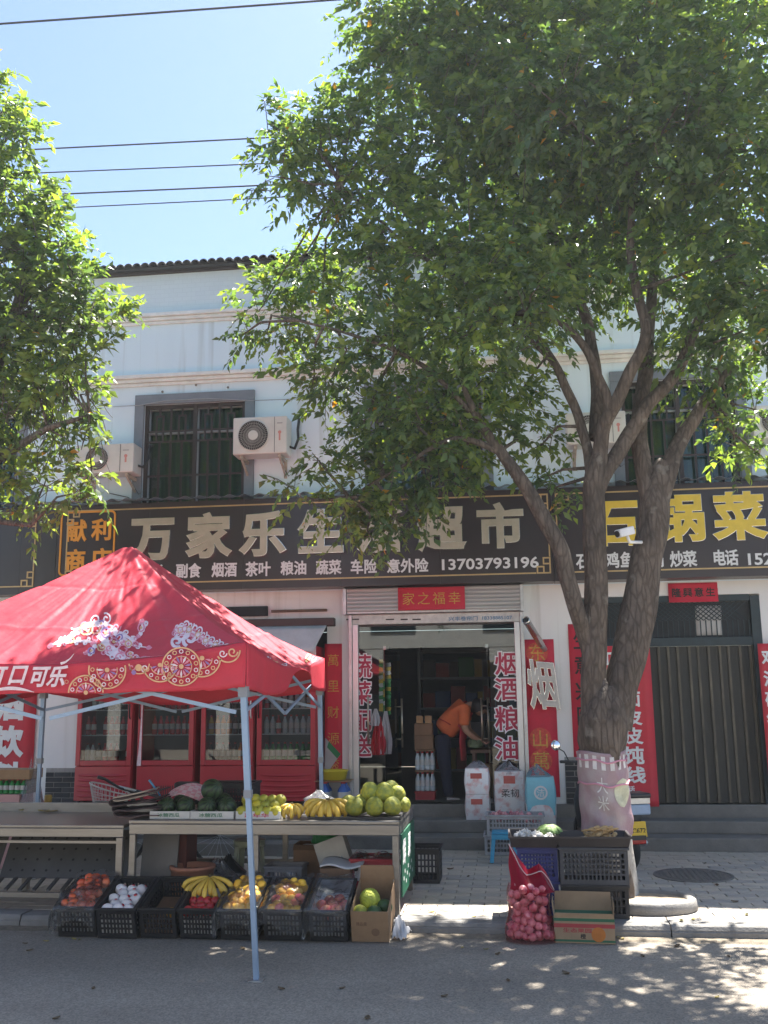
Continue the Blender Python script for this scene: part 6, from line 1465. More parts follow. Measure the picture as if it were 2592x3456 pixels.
# counter under the person's hands
c0 = pp(1590, 2525); c1 = pp(1720, 2525)
ctr = thing('low_counter', 'small wooden counter inside the doorway under the person\'s hands', 'counter', ((c0.x+c1.x)/2, PY_, ZF)); M_wood = mat('brown wood', (.10, .055, .035), .6, var=.3, scale=5, stretch=(.4, 3, 3))
MB().box(c0.x, c1.x, PY_-.28, PY_+.30, c0.z-.045, c0.z-.005).build('top', M_wood, ctr, bevel=.005)
for x in (c0.x+.04, c1.x-.04):
    for y in (PY_-.24, PY_+.26): MB().box(x-.02, x+.02, y-.02, y+.02, ZF, c0.z-.046).build('leg', M_wood, ctr)
tag(MB().box(c0.x+.1, c0.x+.34, PY_-.2, PY_+.05, ZF+.004, ZF+.42).build('goods_box', M_card), 'brown goods box standing under the low counter', 'box')
plastic_bag('vegetable_bag', 'bag of green vegetables on the low counter before the person', (c0.x+.05, PY_-.12, c0.z-.005), .09, .08, .16, mat('green vegetable bag', (.10, .14, .07), .5, var=.5, scale=20), 3)
# cartons and bottle packs left of the person
bx = P(1436, 2700, Y=12.45).x
for z0, z1, m, lab in ((ZF+.002, ZF+.10, M_cred, 'red base crate at the bottom of the bottle-pack pile'),):
    crate('red crate at the bottom of the bottle packs inside the doorway', .24, .24, .10, M_cred, (bx, 12.40, ZF+.002), cols=6, rows=2)
for kk, zz in enumerate((ZF+.105, ZF+.355)):
    for i in range(4):
        put(bottle_mesh('clear', .22, .03), 'water_bottle', TR((bx-.09+.06*i, 12.44, zz)), 'clear water bottle in the pile of packs inside the doorway', 'bottle', 'water bottles inside the doorway'); put(bottle_mesh('clear'), 'water_bottle', TR((bx-.09+.06*i, 12.52, zz)), 'clear water bottle in the pile of packs inside the doorway', 'bottle', 'water bottles inside the doorway')
    tag(MB().box(bx-.12, bx+.12, 12.40, 12.62, zz+.226, zz+.246).build('cardboard_sheet', M_cardd), ('cardboard sheet over the lower layer of water bottles' if kk == 0 else 'cardboard sheet over the upper layer of water bottles'), 'cardboard')
for i, (h, lab) in enumerate(((.17, 'brown goods carton standing on the water bottles inside the doorway'), (.14, 'smaller brown carton stacked uppermost inside the doorway'))):
    z0 = ZF+.605+(.172 if i else 0); tag(MB().box(bx-.12, bx+.11-.01*i, 12.40, 12.62, z0, z0+h).build('goods_carton', M_cardd, bevel=.004), lab, 'carton')
for s in (-1, 1): tag(MB().box(bx+s*.055-.04, bx+s*.055+.04, 12.42, 12.50, ZF+.92, ZF+1.01).build('boxed_bottle', mat('amber pack', (.30, .16, .06), .4, var=.3)), 'small amber pack on the uppermost carton inside the doorway', 'packet', 'amber packs on the carton')
# shelf of stock at the back
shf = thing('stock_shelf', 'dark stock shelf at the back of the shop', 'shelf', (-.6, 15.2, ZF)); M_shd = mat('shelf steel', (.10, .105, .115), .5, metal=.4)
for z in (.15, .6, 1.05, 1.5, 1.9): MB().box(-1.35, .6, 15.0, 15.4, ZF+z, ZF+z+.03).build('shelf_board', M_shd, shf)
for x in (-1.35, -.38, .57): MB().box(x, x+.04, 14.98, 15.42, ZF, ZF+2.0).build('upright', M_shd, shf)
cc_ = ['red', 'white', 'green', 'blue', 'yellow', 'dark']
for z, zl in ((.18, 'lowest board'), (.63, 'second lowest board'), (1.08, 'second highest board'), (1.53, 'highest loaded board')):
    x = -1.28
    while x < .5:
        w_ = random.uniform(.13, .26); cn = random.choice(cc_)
        tag(MB().box(x, x+w_-.012, 15.02, 15.3, ZF+z+.002, ZF+z+random.uniform(.2, .34)).build('stock_carton', mat('dim carton '+cn, tuple(c*.35 for c in bcol[cn]), .7)), '%s goods carton on the %s of the dark shelf at the back' % (cn, zl), 'carton', 'cartons on the back shelf'); x += w_  # palette scaled down: the unlit back room is put into the carton colours
# snack strips hanging at the left leaf and plastic bags hooked on its handle
sn = thing('snack_strips', 'strips of small bright snack packets hanging at the glass door', 'snack strips', tuple(P(1305, 2410, Y=12.12)))
for i in range(3):
    for j in range(13):
        x = 1286+i*13; y = 2232+j*13.5+i*6; c = P(x, y, Y=12.10+.04*i)
        MB().obox(c, .05, .012, .046, Euler((random.uniform(-.3, .3), random.uniform(-.3, .3), random.uniform(-.5, .5))).to_matrix()).build('snack_packet', mat('snack '+random.choice(cc_), bcol[random.choice(cc_)], .35, var=.3, scale=30), sn)
    MB().tube([P(1286+i*13, 2222, Y=12.10+.04*i), P(1286+i*13, 2415, Y=12.10+.04*i)], .003, 5).build('hanging_string', M_blk, sn)
def hang_bag(label, px0, py0, px1, py1, Y, m, seed, rows=14):
    def fn(u, v):
        x = px0+(px1-px0)*(.5+(u-.5)*(.25+.75*min(1, v*1.5))*(1-.15*max(0, v-.8)*5)); y = py0+(py1-py0)*v
        p = P(x, y, Y=Y+.05*math.sin(u*PI*2+seed)*v+.03*math.sin(u*19+seed)*(.3+v)); return p
    return tag(MB().grid(fn, 26, rows).build('hanging_bag', m, None, True), label, 'plastic bag')
hang_bag('red plastic bags hanging from the door handle', 1252, 2418, 1304, 2548, 11.88, M_bagr, 1)
hang_bag('white plastic bag tied above the red bags on the door handle', 1250, 2392, 1286, 2450, 11.83, M_bagw, 2)
hang_bag('long white plastic bag hanging beside the red bags', 1280, 2400, 1324, 2545, 11.92, M_bagw, 4)
# yellow basin on water packs by the couplet
yb = P(1128, 2690, Y=11.72); 
for i in range(2):
    for j in range(2): put(bottle_mesh('blue', .22, .03), 'water_jug', TR((yb.x-.11+.22*i, 11.70+.13*j, ZF+.003), 0, 0, i, (2.2, 2.2, 1.25)), 'blue-tinted water bottle below the yellow basin', 'bottle', 'bottles below the basin')
tag(MB().box(yb.x-.22, yb.x+.2, 11.62, 11.92, ZF+.282, ZF+.29).build('cardboard_sheet', M_card), 'cardboard sheet between the blue bottles and the yellow basin', 'cardboard')
ybn = thing('yellow_basin', 'yellow plastic basin standing on blue water bottles by the couplet', 'basin', (yb.x, 11.76, ZF+.292))
MB().lathe([(.10, 0), (.13, .004), (.155, .10), (.165, .105), (.165, .115), (.15, .115), (.125, .012), (0, .008)], (yb.x, 11.76, ZF+.293), 28, cap=False).build('bowl', mat('yellow plastic', (.60, .50, .03), .4, var=.08), ybn, True)
# slanted green-white poster by the basin
ps = thing('poster', 'slanted grey poster with a green corner at the foot of the couplet', 'poster', tuple(P(1125, 2560, Y=YF-.03)))
def pq(pts, m, nm, y):
    MB().add([P(a_, b_, Y=y) for a_, b_ in pts], [tuple(range(len(pts)))]).build(nm, m, ps, solid=.002)
pq([(1098, 2490), (1150, 2545), (1112, 2598), (1096, 2594)][::-1], mat('grey poster', (.40, .40, .40), .7, var=.1), 'poster_sheet', YF-.030); pq([(1110, 2502), (1150, 2545), (1138, 2560), (1104, 2522)][::-1], mat('green poster', (.02, .20, .07), .6, var=.1), 'poster_corner', YF-.034)
# ================================================================== TREES
def leaf_mat():
    m = bpy.data.materials.new('glossy leaf'); m.use_nodes = True; n = m.node_tree; bs = n.nodes['Principled BSDF']; out = n.nodes['Material Output']
    at = n.nodes.new('ShaderNodeAttribute'); at.attribute_name = 'leafcol'
    bs.inputs['Roughness'].default_value = .42; bs.inputs['Specular IOR Level'].default_value = .45
    n.links.new(at.outputs['Color'], bs.inputs['Base Color'])
    tr = n.nodes.new('ShaderNodeBsdfTranslucent'); mx = n.nodes.new('ShaderNodeMixShader'); mx.inputs[0].default_value = .42
    ml = n.nodes.new('ShaderNodeMixRGB'); ml.blend_type = 'MULTIPLY'; ml.inputs[0].default_value = 1; ml.inputs[2].default_value = (2.4, 2.4, .85, 1)
    n.links.new(at.outputs['Color'], ml.inputs[1]); n.links.new(ml.outputs[0], tr.inputs['Color'])
    n.links.new(bs.outputs[0], mx.inputs[1]); n.links.new(tr.outputs[0], mx.inputs[2]); n.links.new(mx.outputs[0], out.inputs[0])
    return m
M_leaf = leaf_mat()
def bark_mat():
    m = mat('tree bark', (.046, .037, .031), .92, scale=3.2, detail=10, stretch=(2.0, 2.0, .8), col2=(.18, .142, .113))
    n = m.node_tree; bs = n.nodes['Principled BSDF']; src = bs.inputs['Base Color'].links[0].from_socket
    tc = n.nodes.new('ShaderNodeTexCoord'); mp = n.nodes.new('ShaderNodeMapping'); mp.inputs['Scale'].default_value = (24, 24, 5.5); n.links.new(tc.outputs['Object'], mp.inputs[0])
    nw = n.nodes.new('ShaderNodeTexNoise'); nw.inputs['Scale'].default_value = 5; n.links.new(tc.outputs['Object'], nw.inputs['Vector'])
    ad = n.nodes.new('ShaderNodeMixRGB'); ad.blend_type = 'ADD'; ad.inputs[0].default_value = .9; n.links.new(mp.outputs[0], ad.inputs[1]); n.links.new(nw.outputs['Color'], ad.inputs[2])
    vo = n.nodes.new('ShaderNodeTexVoronoi'); vo.feature = 'DISTANCE_TO_EDGE'; vo.inputs['Scale'].default_value = 1.0; n.links.new(ad.outputs[0], vo.inputs['Vector'])
    rp = n.nodes.new('ShaderNodeValToRGB'); rp.color_ramp.elements[0].position = .0; rp.color_ramp.elements[1].position = .20; rp.color_ramp.elements[0].color = (.60, .58, .56, 1); rp.color_ramp.elements[1].color = (1, 1, 1, 1); n.links.new(vo.outputs['Distance'], rp.inputs[0])
    m1 = n.nodes.new('ShaderNodeMixRGB'); m1.blend_type = 'MULTIPLY'; m1.inputs[0].default_value = 1; n.links.new(src, m1.inputs[1]); n.links.new(rp.outputs[0], m1.inputs[2])
    n2 = n.nodes.new('ShaderNodeTexNoise'); n2.inputs['Scale'].default_value = 7; n2.inputs['Detail'].default_value = 8; n.links.new(tc.outputs['Object'], n2.inputs['Vector'])
    r2 = n.nodes.new('ShaderNodeValToRGB'); r2.color_ramp.elements[0].position = .62; r2.color_ramp.elements[1].position = .70; r2.color_ramp.elements[0].color = (0, 0, 0, 1); r2.color_ramp.elements[1].color = (.6, .6, .6, 1); n.links.new(n2.outputs['Fac'], r2.inputs[0])
    m2 = n.nodes.new('ShaderNodeMixRGB'); m2.inputs[2].default_value = (.23, .205, .175, 1); n.links.new(r2.outputs[0], m2.inputs[0]); n.links.new(m1.outputs[0], m2.inputs[1]); n.links.new(m2.outputs[0], bs.inputs['Base Color'])
    n4 = n.nodes.new('ShaderNodeTexNoise'); n4.inputs['Scale'].default_value = 38; n4.inputs['Detail'].default_value = 6; n.links.new(tc.outputs['Object'], n4.inputs['Vector'])
    ma = n.nodes.new('ShaderNodeMath'); ma.operation = 'MULTIPLY_ADD'; ma.inputs[1].default_value = .6; n.links.new(n4.outputs['Fac'], ma.inputs[0]); n.links.new(rp.outputs[0], ma.inputs[2])
    bp = n.nodes.new('ShaderNodeBump'); bp.inputs['Strength'].default_value = .9; bp.inputs['Distance'].default_value = .018; n.links.new(ma.outputs[0], bp.inputs['Height']); n.links.new(bp.outputs[0], bs.inputs['Normal'])
    return m
M_bark = bark_mat()
def crown(parent, lobes, seed, dens=1.0, warm=0.0, ls=.088):
    g = np.random.default_rng(seed); pos = []; ax = []; lobe_f = []
    for (c, r) in lobes:
        n = max(6, int(430*dens*r**2.15))
        d = g.normal(size=(n, 3)); d /= np.linalg.norm(d, axis=1, keepdims=True)
        rad = r*(g.random(n)**.45)*(1+.22*g.normal(size=n)*.5)
        p = np.array(tuple(c)) + d*rad[:, None]*np.array([1.05, 1.0, .92])
        a = d*.8 + np.array([0, 0, .25]) + g.normal(size=(n, 3))*.45
        pos.append(p); ax.append(a); lobe_f.append(np.full(n, g.uniform(.55, 1.45)))
    pos = np.concatenate(pos); ax = np.concatenate(ax); lf = np.concatenate(lobe_f); ax /= np.linalg.norm(ax, axis=1, keepdims=True)
    ns = len(pos); K = 13; tw = g.uniform(.16, .34, ns)
    t = (np.arange(K)+.5)/K
    P0 = pos[:, None, :] + ax[:, None, :]*(t[None, :, None]*tw[:, None, None])
    P0[:, :, 2] -= (t[None, :]**2)*tw[:, None]*.38
    side = np.cross(ax, np.array([0, 0, 1.0])); side /= (np.linalg.norm(side, axis=1, keepdims=True)+1e-6)
    sgn = np.where(np.arange(K) % 2 == 0, 1, -1)
    D = side[:, None, :]*sgn[None, :, None]*g.uniform(.5, 1.0, (ns, K, 1)) + ax[:, None, :]*.75 + np.array([0, 0, -.45]) + g.normal(size=(ns, K, 3))*.38
    D /= np.linalg.norm(D, axis=2, keepdims=True)
    Nn = np.cross(D, g.normal(size=(ns, K, 3))*.55 + np.cross(D, np.array([0, 0, 1.0]))*0 + np.array([0, 0, 1.0])[None, None, :]); 
    S_ = Nn/(np.linalg.norm(Nn, axis=2, keepdims=True)+1e-6)        # width direction
    U = np.cross(S_, D)
    L = ls*g.uniform(.5, 1.3, (ns, K, 1))*g.uniform(.75, 1.2, (ns, 1, 1)); Wd = L*g.uniform(.20, .30, (ns, K, 1))
    b = P0; mid = b+D*L*.48-U*L*.03; lft = b+D*L*.42+S_*Wd+U*L*.055; rgt = b+D*L*.42-S_*Wd+U*L*.055; tip = b+D*L-U*L*.14
    V = np.stack([b, lft, mid, rgt, tip], axis=2).reshape(-1, 3); M_ = ns*K
    base = np.arange(M_)[:, None]*5
    tri = np.array([[0, 2, 1], [0, 3, 2], [1, 2, 4], [2, 3, 4]])
    Fc = (base[:, None, :]+tri[None, :, :]).reshape(-1, 3)
    org = np.array(parent['_org']); V = V-org
    me = bpy.data.meshes.new('crown'); me.vertices.add(len(V)); me.vertices.foreach_set('co', V.ravel())
    me.loops.add(Fc.size); me.loops.foreach_set('vertex_index', Fc.ravel().astype(np.int32)); me.polygons.add(len(Fc)); me.polygons.foreach_set('loop_start', np.arange(len(Fc), dtype=np.int32)*3)
    me.update(calc_edges=True)
    h = g.random((ns, K))*.5 + g.random((ns, 1))*.5; h = np.clip(h+warm+(t[None, :]-.5)*.3+(lf[:, None]-1)*.28, 0, 1)   # young tips are yellower
    dark = np.array([.042, .080, .046]); mid_ = np.array([.074, .128, .056]); yel = np.array([.160, .212, .050])
    hh = h[..., None]; col = np.where(hh < .55, dark+(mid_-dark)*(hh/.55), mid_+(yel-mid_)*((hh-.55)/.45))
    col = col*(lf[:, None, None]*.4+.6)
    old = g.random((ns, K)) < .004; col[old] = np.array([.34, .17, .02])
    C4 = np.ones((M_, 5, 4), dtype=np.float32); C4[:, :, :3] = col.reshape(-1, 1, 3)
    at = me.attributes.new('leafcol', 'FLOAT_COLOR', 'POINT'); at.data.foreach_set('color', C4.ravel())
    me.materials.append(M_leaf)
    o = bpy.data.objects.new('crown', me); COL.objects.link(o); o.parent = parent
    # fine twigs that carry the sprays
    tb = MB(); idx = g.choice(ns, min(ns, 1400), replace=False)
    for i in idx:
        p = Vector(pos[i]); a = Vector(ax[i]); w_ = float(tw[i])
        tb.tube([p-a*.14+Vector((0, 0, -.03)), p, p+a*w_*.55-Vector((0, 0, .03)), p+a*w_-Vector((0, 0, w_*.38))], [.0045, .004, .003, .0015], 4, cap=False)
    tb.build('twigs', M_bark, parent)['kind'] = 'stuff'
    return o
def limb(pts, name, parent, n=12, rough=.10, seed=0, sub=12):
    """pts: (px, py, Y, radius)"""
    W = [P(a, b, Y=c) for a, b, c, r in pts]; rs = [q[3] for q in pts]; out = []; ro = []
    m = len(W)
    for i in range(m-1):
        p0 = W[max(i-1, 0)]; p1 = W[i]; p2 = W[i+1]; p3 = W[min(i+2, m-1)]
        for j in range(sub):
            t = j/sub
            q = .5*((2*p1)+(p2-p0)*t+(2*p0-5*p1+4*p2-p3)*t*t+(3*p1-p0-3*p2+p3)*t**3)
            out.append(q+Vector((noise.noise(q*3), noise.noise(q*3+Vector((9, 0, 0))), 0))*.02); ro.append(rs[i]+(rs[i+1]-rs[i])*t)
    out.append(W[-1]); ro.append(rs[-1])
    b = MB(); b.tube(out, ro, n)
    nv = []
    k = len(out)
    for i, v in enumerate(b.v):
        c = out[min(i//n, k-1)]; d = Vector(v)-c; ang = math.atan2(d.y, d.x)
        f = 1+rough*(noise.noise(Vector((math.cos(ang)*1.6, math.sin(ang)*1.6, c.z*1.7+seed)))*1.2+.5*noise.noise(Vector((math.cos(ang)*4, math.sin(ang)*4, c.z*4+seed)))+.55*max(0, noise.noise(Vector((c.x*2+math.cos(ang)*2.2, math.sin(ang)*2.2, c.z*3.1+seed*5)))-.35))-(.055*rough/.1)*max(0, noise.noise(Vector((math.cos(ang)*6+seed, math.sin(ang)*6, c.z*1.1)))-.15)
        nv.append(tuple(c+d*f))
    b.v = nv
    b.build(name, M_bark, parent, True); return out
TRY = 8.55
tbase = P(2062, 3060, Y=TRY); 
tree = thing('street_tree', 'broadleaf street tree with forked trunk growing between the stall and the gate', 'tree', (tbase.x, TRY, ZP))
LM = []
LM.append(limb([(2062, 3075, TRY, .235), (2058, 2980, TRY, .21), (2046, 2800, TRY, .168), (2040, 2600, TRY, .168), (2034, 2500, TRY, .215), (2036, 2430, TRY, .215), (2042, 2360, TRY, .17), (2048, 2310, TRY, .10)], 'trunk', tree, 40, .20, 1))
LM.append(limb([(2010, 2440, TRY, .125), (2004, 2320, TRY-.02, .112), (2010, 2150, TRY-.03, .104), (2010, 1950, TRY-.04, .10), (2006, 1750, TRY-.05, .098), (2006, 1640, TRY-.06, .098), (2018, 1540, TRY-.06, .08)], 'limb', tree, 28, .12, 2))
LM.append(limb([(2072, 2450, TRY+.04, .16), (2098, 2330, TRY+.05, .15), (2138, 2150, TRY+.08, .15), (2168, 1980, TRY+.1, .147), (2194, 1820, TRY+.12, .14), (2208, 1700, TRY+.14, .125), (2222, 1620, TRY+.16, .09), (2230, 1560, TRY+.18, .045)], 'limb', tree, 20, .14, 3))
LM.append(limb([(2000, 2240, TRY-.03, 0.059), (1968, 2130, TRY-.06, 0.071), (1935, 2020, TRY-.15, 0.071), (1885, 1850, TRY-.2, 0.067), (1815, 1710, TRY-.2, 0.066), (1760, 1620, TRY-.2, 0.060), (1690, 1530, TRY-.2, 0.052), (1620, 1430, TRY-.25, 0.038), (1560, 1300, TRY-.3, 0.021)], 'limb', tree, 12, .1, 4))
LM.append(limb([(2008, 1660, TRY-.06, 0.067), (2018, 1560, TRY-.06, 0.074), (2040, 1440, TRY-.12, 0.063), (2085, 1345, TRY-.2, 0.060), (2130, 1250, TRY-.25, 0.057), (2180, 1130, TRY-.3, 0.050), (2150, 980, TRY-.3, 0.042), (2125, 800, TRY-.3, 0.035), (2150, 600, TRY-.3, 0.025), (2250, 420, TRY-.3, 0.017)], 'limb', tree, 10, .08, 5))
LM.append(limb([(2012, 1690, TRY-.04, 0.059), (2040, 1600, TRY-.02, 0.074), (2085, 1530, TRY, 0.071), (2150, 1430, TRY+.02, 0.067), (2190, 1360, TRY+.02, 0.060), (2280, 1265, TRY+.05, 0.055), (2340, 1120, TRY+.1, 0.050), (2400, 1020, TRY+.1, 0.042), (2500, 960, TRY+.1, 0.034), (2640, 990, TRY+.1, 0.025)], 'limb', tree, 10, .08, 6))
LM.append(limb([(2004, 1680, TRY-.04, 0.042), (1990, 1570, TRY-.02, 0.050), (1975, 1480, TRY, 0.046), (1930, 1350, TRY+.05, 0.042), (1870, 1230, TRY+.1, 0.038), (1790, 1110, TRY+.15, 0.029), (1700, 980, TRY+.2, 0.018)], 'limb', tree, 10, .08, 7))
LM.append(limb([(2045, 1430, TRY-.15, 0.046), (2045, 1330, TRY-.2, 0.042), (1985, 1190, TRY-.25, 0.038), (1920, 1110, TRY-.3, 0.030), (1850, 1075, TRY-.35, 0.021), (1740, 1060, TRY-.4, 0.013)], 'limb', tree, 10, .08, 8))
LM.append(limb([(2195, 1800, TRY+.13, 0.050), (2196, 1720, TRY+.14, 0.084), (2172, 1560, TRY+.2, 0.080), (2160, 1440, TRY+.25, 0.076), (2180, 1250, TRY+.35, 0.067), (2200, 1000, TRY+.5, 0.050), (2230, 700, TRY+.6, 0.034)], 'limb', tree, 10, .1, 9))
LM.append(limb([(2200, 1800, TRY+.13, 0.067), (2222, 1700, TRY+.14, 0.097), (2258, 1580, TRY+.2, 0.084), (2300, 1480, TRY+.25, 0.071), (2345, 1410, TRY+.3, 0.059), (2420, 1300, TRY+.4, 0.042), (2520, 1180, TRY+.5, 0.025)], 'limb', tree, 10, .1, 10))
LM.append(limb([(2010, 1480, TRY+.1, 0.063), (2010, 1300, TRY+.25, 0.059), (1985, 1100, TRY+.4, 0.050), (1900, 850, TRY+.5, 0.038), (1750, 600, TRY+.6, 0.025), (1600, 350, TRY+.6, 0.017)], 'limb', tree, 10, .08, 11))
LM.append(limb([(1870, 1230, TRY+.1, 0.025), (1640, 1000, TRY, 0.024), (1400, 850, TRY-.1, 0.017), (1150, 620, TRY-.1, 0.010)], 'limb', tree, 8, .08, 12))
LM.append(limb([(1620, 1430, TRY-.25, 0.029), (1450, 1250, TRY-.3, 0.024), (1250, 1150, TRY-.3, 0.017), (1000, 1080, TRY-.3, 0.010)], 'limb', tree, 8, .08, 13))
LM.append(limb([(1690, 1530, TRY-.2, 0.034), (1540, 1480, TRY-.3, 0.025), (1380, 1560, TRY-.3, 0.017), (1180, 1680, TRY-.3, 0.008)], 'limb', tree, 8, .08, 14))
LOB = [(1300,70,8.3,.42),(1250,220,8.5,.26),(1500,100,8.5,.8),(1800,120,8.6,.95),(2150,120,8.3,1.0),(2500,120,7.8,.9),
 (965,460,8.4,.30),(960,600,8.4,.28),(1080,400,8.6,.34),(1200,340,8.8,.30),(1080,560,8.6,.40),(1250,480,8.8,.5),(1300,660,8.6,.5),(1130,690,8.5,.22),(1550,420,8.4,.75),(1850,450,8.2,.8),(2150,480,8.5,.8),(2470,500,7.9,.75),
 (1050,850,9.5,.22),(980,930,9.5,.31),(900,1010,9.5,.31),(1090,980,9.5,.37),(1200,900,8.6,.42),(1450,850,8.4,.65),(1700,880,8.0,.6),(1950,800,9.0,.7),(2420,880,7.9,.55),
 (820,1130,9.4,.13),(905,1110,9.4,.22),(1020,1130,9.4,.28),(1130,1230,8.5,.36),(1060,1270,8.4,.16),(1350,1160,8.3,.58),(1600,1120,8.2,.6),(1790,1000,7.7,.45),
 (1240,1400,8.4,.36),(1420,1420,8.3,.5),(1600,1380,8.6,.48),(1750,1330,9.1,.35),
 (1080,1560,8.3,.20),(1040,1680,8.2,.16),(1170,1700,8.3,.28),(1290,1600,8.4,.34),(1240,1790,8.3,.2),(1330,1740,8.3,.22),(1430,1600,8.6,.36),(1560,1560,8.8,.26),
 (1830,1500,8.8,.18),(1890,1640,8.7,.17),(1840,1610,8.7,.12),(1760,1480,8.8,.2),
 (2360,1230,9.0,.4),(2500,1120,7.9,.40),(2540,1380,9.1,.34),(2480,1500,9.3,.22),(2600,1000,7.9,.45),(2300,1050,9.5,.45),(2570,1540,9.2,.14),
 (1700,650,9.6,1.0),(2100,720,9.9,1.0),(2480,650,8.3,.8),(1400,250,9.6,.6),(1520,1080,9.8,.6),(1900,1000,10,.5),(1850,330,7.6,.55),(2250,420,7.6,.5)]
lob = [(P(a, b, Y=c), r) for a, b, c, r in LOB]
# upper crown above the frame
lob += [(Vector((x, y, z)), r) for x, y, z, r in ((-.2, 8.6, 8.3, .8), (1.0, 8.5, 8.6, .8), (2.0, 8.6, 8.3, .7))]
# branchlets from the limbs out to the foliage masses
bb = MB(); allp = [p for l in LM[3:] for p in l]
for c, r in lob:
    q = min(allp, key=lambda p: (p-c).length)
    if (q-c).length > 3: continue
    m1 = q.lerp(c, .5)+Vector((random.uniform(-.12, .12), random.uniform(-.1, .1), random.uniform(-.05, .12)))
    bb.tube([q, q.lerp(m1, .6), m1, c, c+(c-q).normalized()*r*.6], [.018, .015, .012, .008, .003], 6)
bb.build('branchlets', M_bark, tree, True)['kind'] = 'stuff'
crown(tree, lob, 5, 1.12, .10)
# whitewashed foot and rice sack wrapped round the trunk
tz = lambda a_, rr, z: (P(2055, 2900, Y=TRY).x+rr*math.cos(a_), TRY+rr*math.sin(a_), z)
MB().grid(lambda u, v: tz(u*2*PI, (.225-.03*v)*(1+.06*noise.noise(Vector((math.cos(u*2*PI)*2, math.sin(u*2*PI)*2, v*2)))), ZP+.02+.58*v), 36, 12).build('whitewash', mat('flaking whitewash', (.20, .18, .155), .9, scale=9, col2=(.52, .50, .46), bump=.6, bscale=25, detail=9), tree, True)
s0 = P(1985, 2825, Y=TRY-.26); s1 = P(2045, 2540, Y=TRY-.24); cxs = P(2044, 2700, Y=TRY).x
M_sack = spot_mat('pink rice sack', (.30, .19, .215), (.36, .31, .30), 5, .56, .5, .3)
rs_ = thing('rice_sack', 'faded pink rice sack tied round the tree trunk', 'sack', (cxs, TRY-.25, s0.z-.02))
def sackp(u, v, e=0.0):
    a_ = -PI/2+(u-.5)*3.0; z = (s0.z-.02)+(s1.z-s0.z+.02)*v
    rr = .203+e-.005*v+.014*noise.noise(Vector((u*7, v*5, 2)))+.010*math.sin((u*6+v*9)*2)*(1-v)
    return Vector((cxs-.02*v+rr*1.02*math.cos(a_), TRY+rr*math.sin(a_)-.01, z+.012*math.sin(u*8)))
MB().grid(sackp, 36, 30).build('sack', M_sack, rs_, True, solid=.003)
b = MB()
for i in range(7): b.grid(lambda u, v: sackp(.12+.115*i+.055*u, .80+.16*v, .005), 3, 5)
b.build('printed_band', mat('white sack print', (.62, .60, .58), .7, var=.2, scale=12), rs_)
b = MB().grid(lambda u, v: sackp(.62+.26*math.sqrt(max(0, 1-(2*v-1)**2))*(u-.5)+.12, .36+.34*v, .005), 8, 14); b.build('printed_oval', mat('pale green sack print', (.50, .50, .36), .7, var=.3, scale=14), rs_)
def wrapl(p):
    u = (p.x+.5); v = p.z; return sackp(u, v, .006+(-p.y))
letter('大', MATS['white sack print'], rs_, (-.12, 0, .52), .15, .2, depth=.001, bold=.0, warp=wrapl, name='printed_letter')
letter('米', MATS['white sack print'], rs_, (-.12, 0, .32), .15, .19, depth=.001, bold=.0, warp=wrapl, name='printed_letter')
for z in (.9, .62): MB().tube([sackp(i/20, z, .008)+Vector((0, 0, .008*math.sin(i))) for i in range(21)], .008, 6).build('tie', mat('pink tie', (.55, .25, .33), .6), rs_, True)
# tree pit ring
pr_ = thing('tree_pit_ring', 'low round concrete ring with sandy soil at the foot of the tree', 'tree ring', (1.02, 8.33, ZP))
def ringp(prof, n=40): 
    bb_ = MB(); bb_.lathe(prof, (0, 0, 0), n, cap=False); bb_.v = [(1.02+x*1.0, 8.36+y*.80, ZP+z) for x, y, z in bb_.v]; return bb_
ringp([(.39, .0), (.40, .01), (.39, .075), (.365, .088), (.33, .085), (.32, .06)]).build('ring', M_kerb, pr_, True)
ringp([(.325, .062), (.2, .07), (.05, .072), (0.001, .072)]).build('soil', mat('sandy soil', (.34, .27, .19), .95, var=.3, scale=14, bump=.4), pr_, True)
# security camera on the fork
cm = thing('security_camera', 'white security camera strapped to the right stem of the tree', 'camera', tuple(P(2110, 1815, Y=TRY-.15)))
c0 = P(2112, 1795, Y=TRY-.22); dr_ = Vector((-.8, -.5, -.25)).normalized()
MB().bar(c0-dr_*.07, c0+dr_*.09, .075, .07).build('housing', mat('white camera shell', (.62, .62, .63), .4), cm, bevel=.01); MB().tube([c0+dr_*.09, c0+dr_*.10], .028, 12).build('lens', M_blk, cm)
MB().tube([c0+Vector((.01, 0, -.035)), c0+Vector((.03, .02, -.085)), P(2165, 1830, Y=TRY-.04)], .014, 8).build('arm', M_white, cm, True)
MB().tube([c0-dr_*.07, c0-dr_*.09+Vector((.03, 0, .02)), c0+Vector((.12, .04, -.05))], .004, 5).build('cable', M_blk, cm)
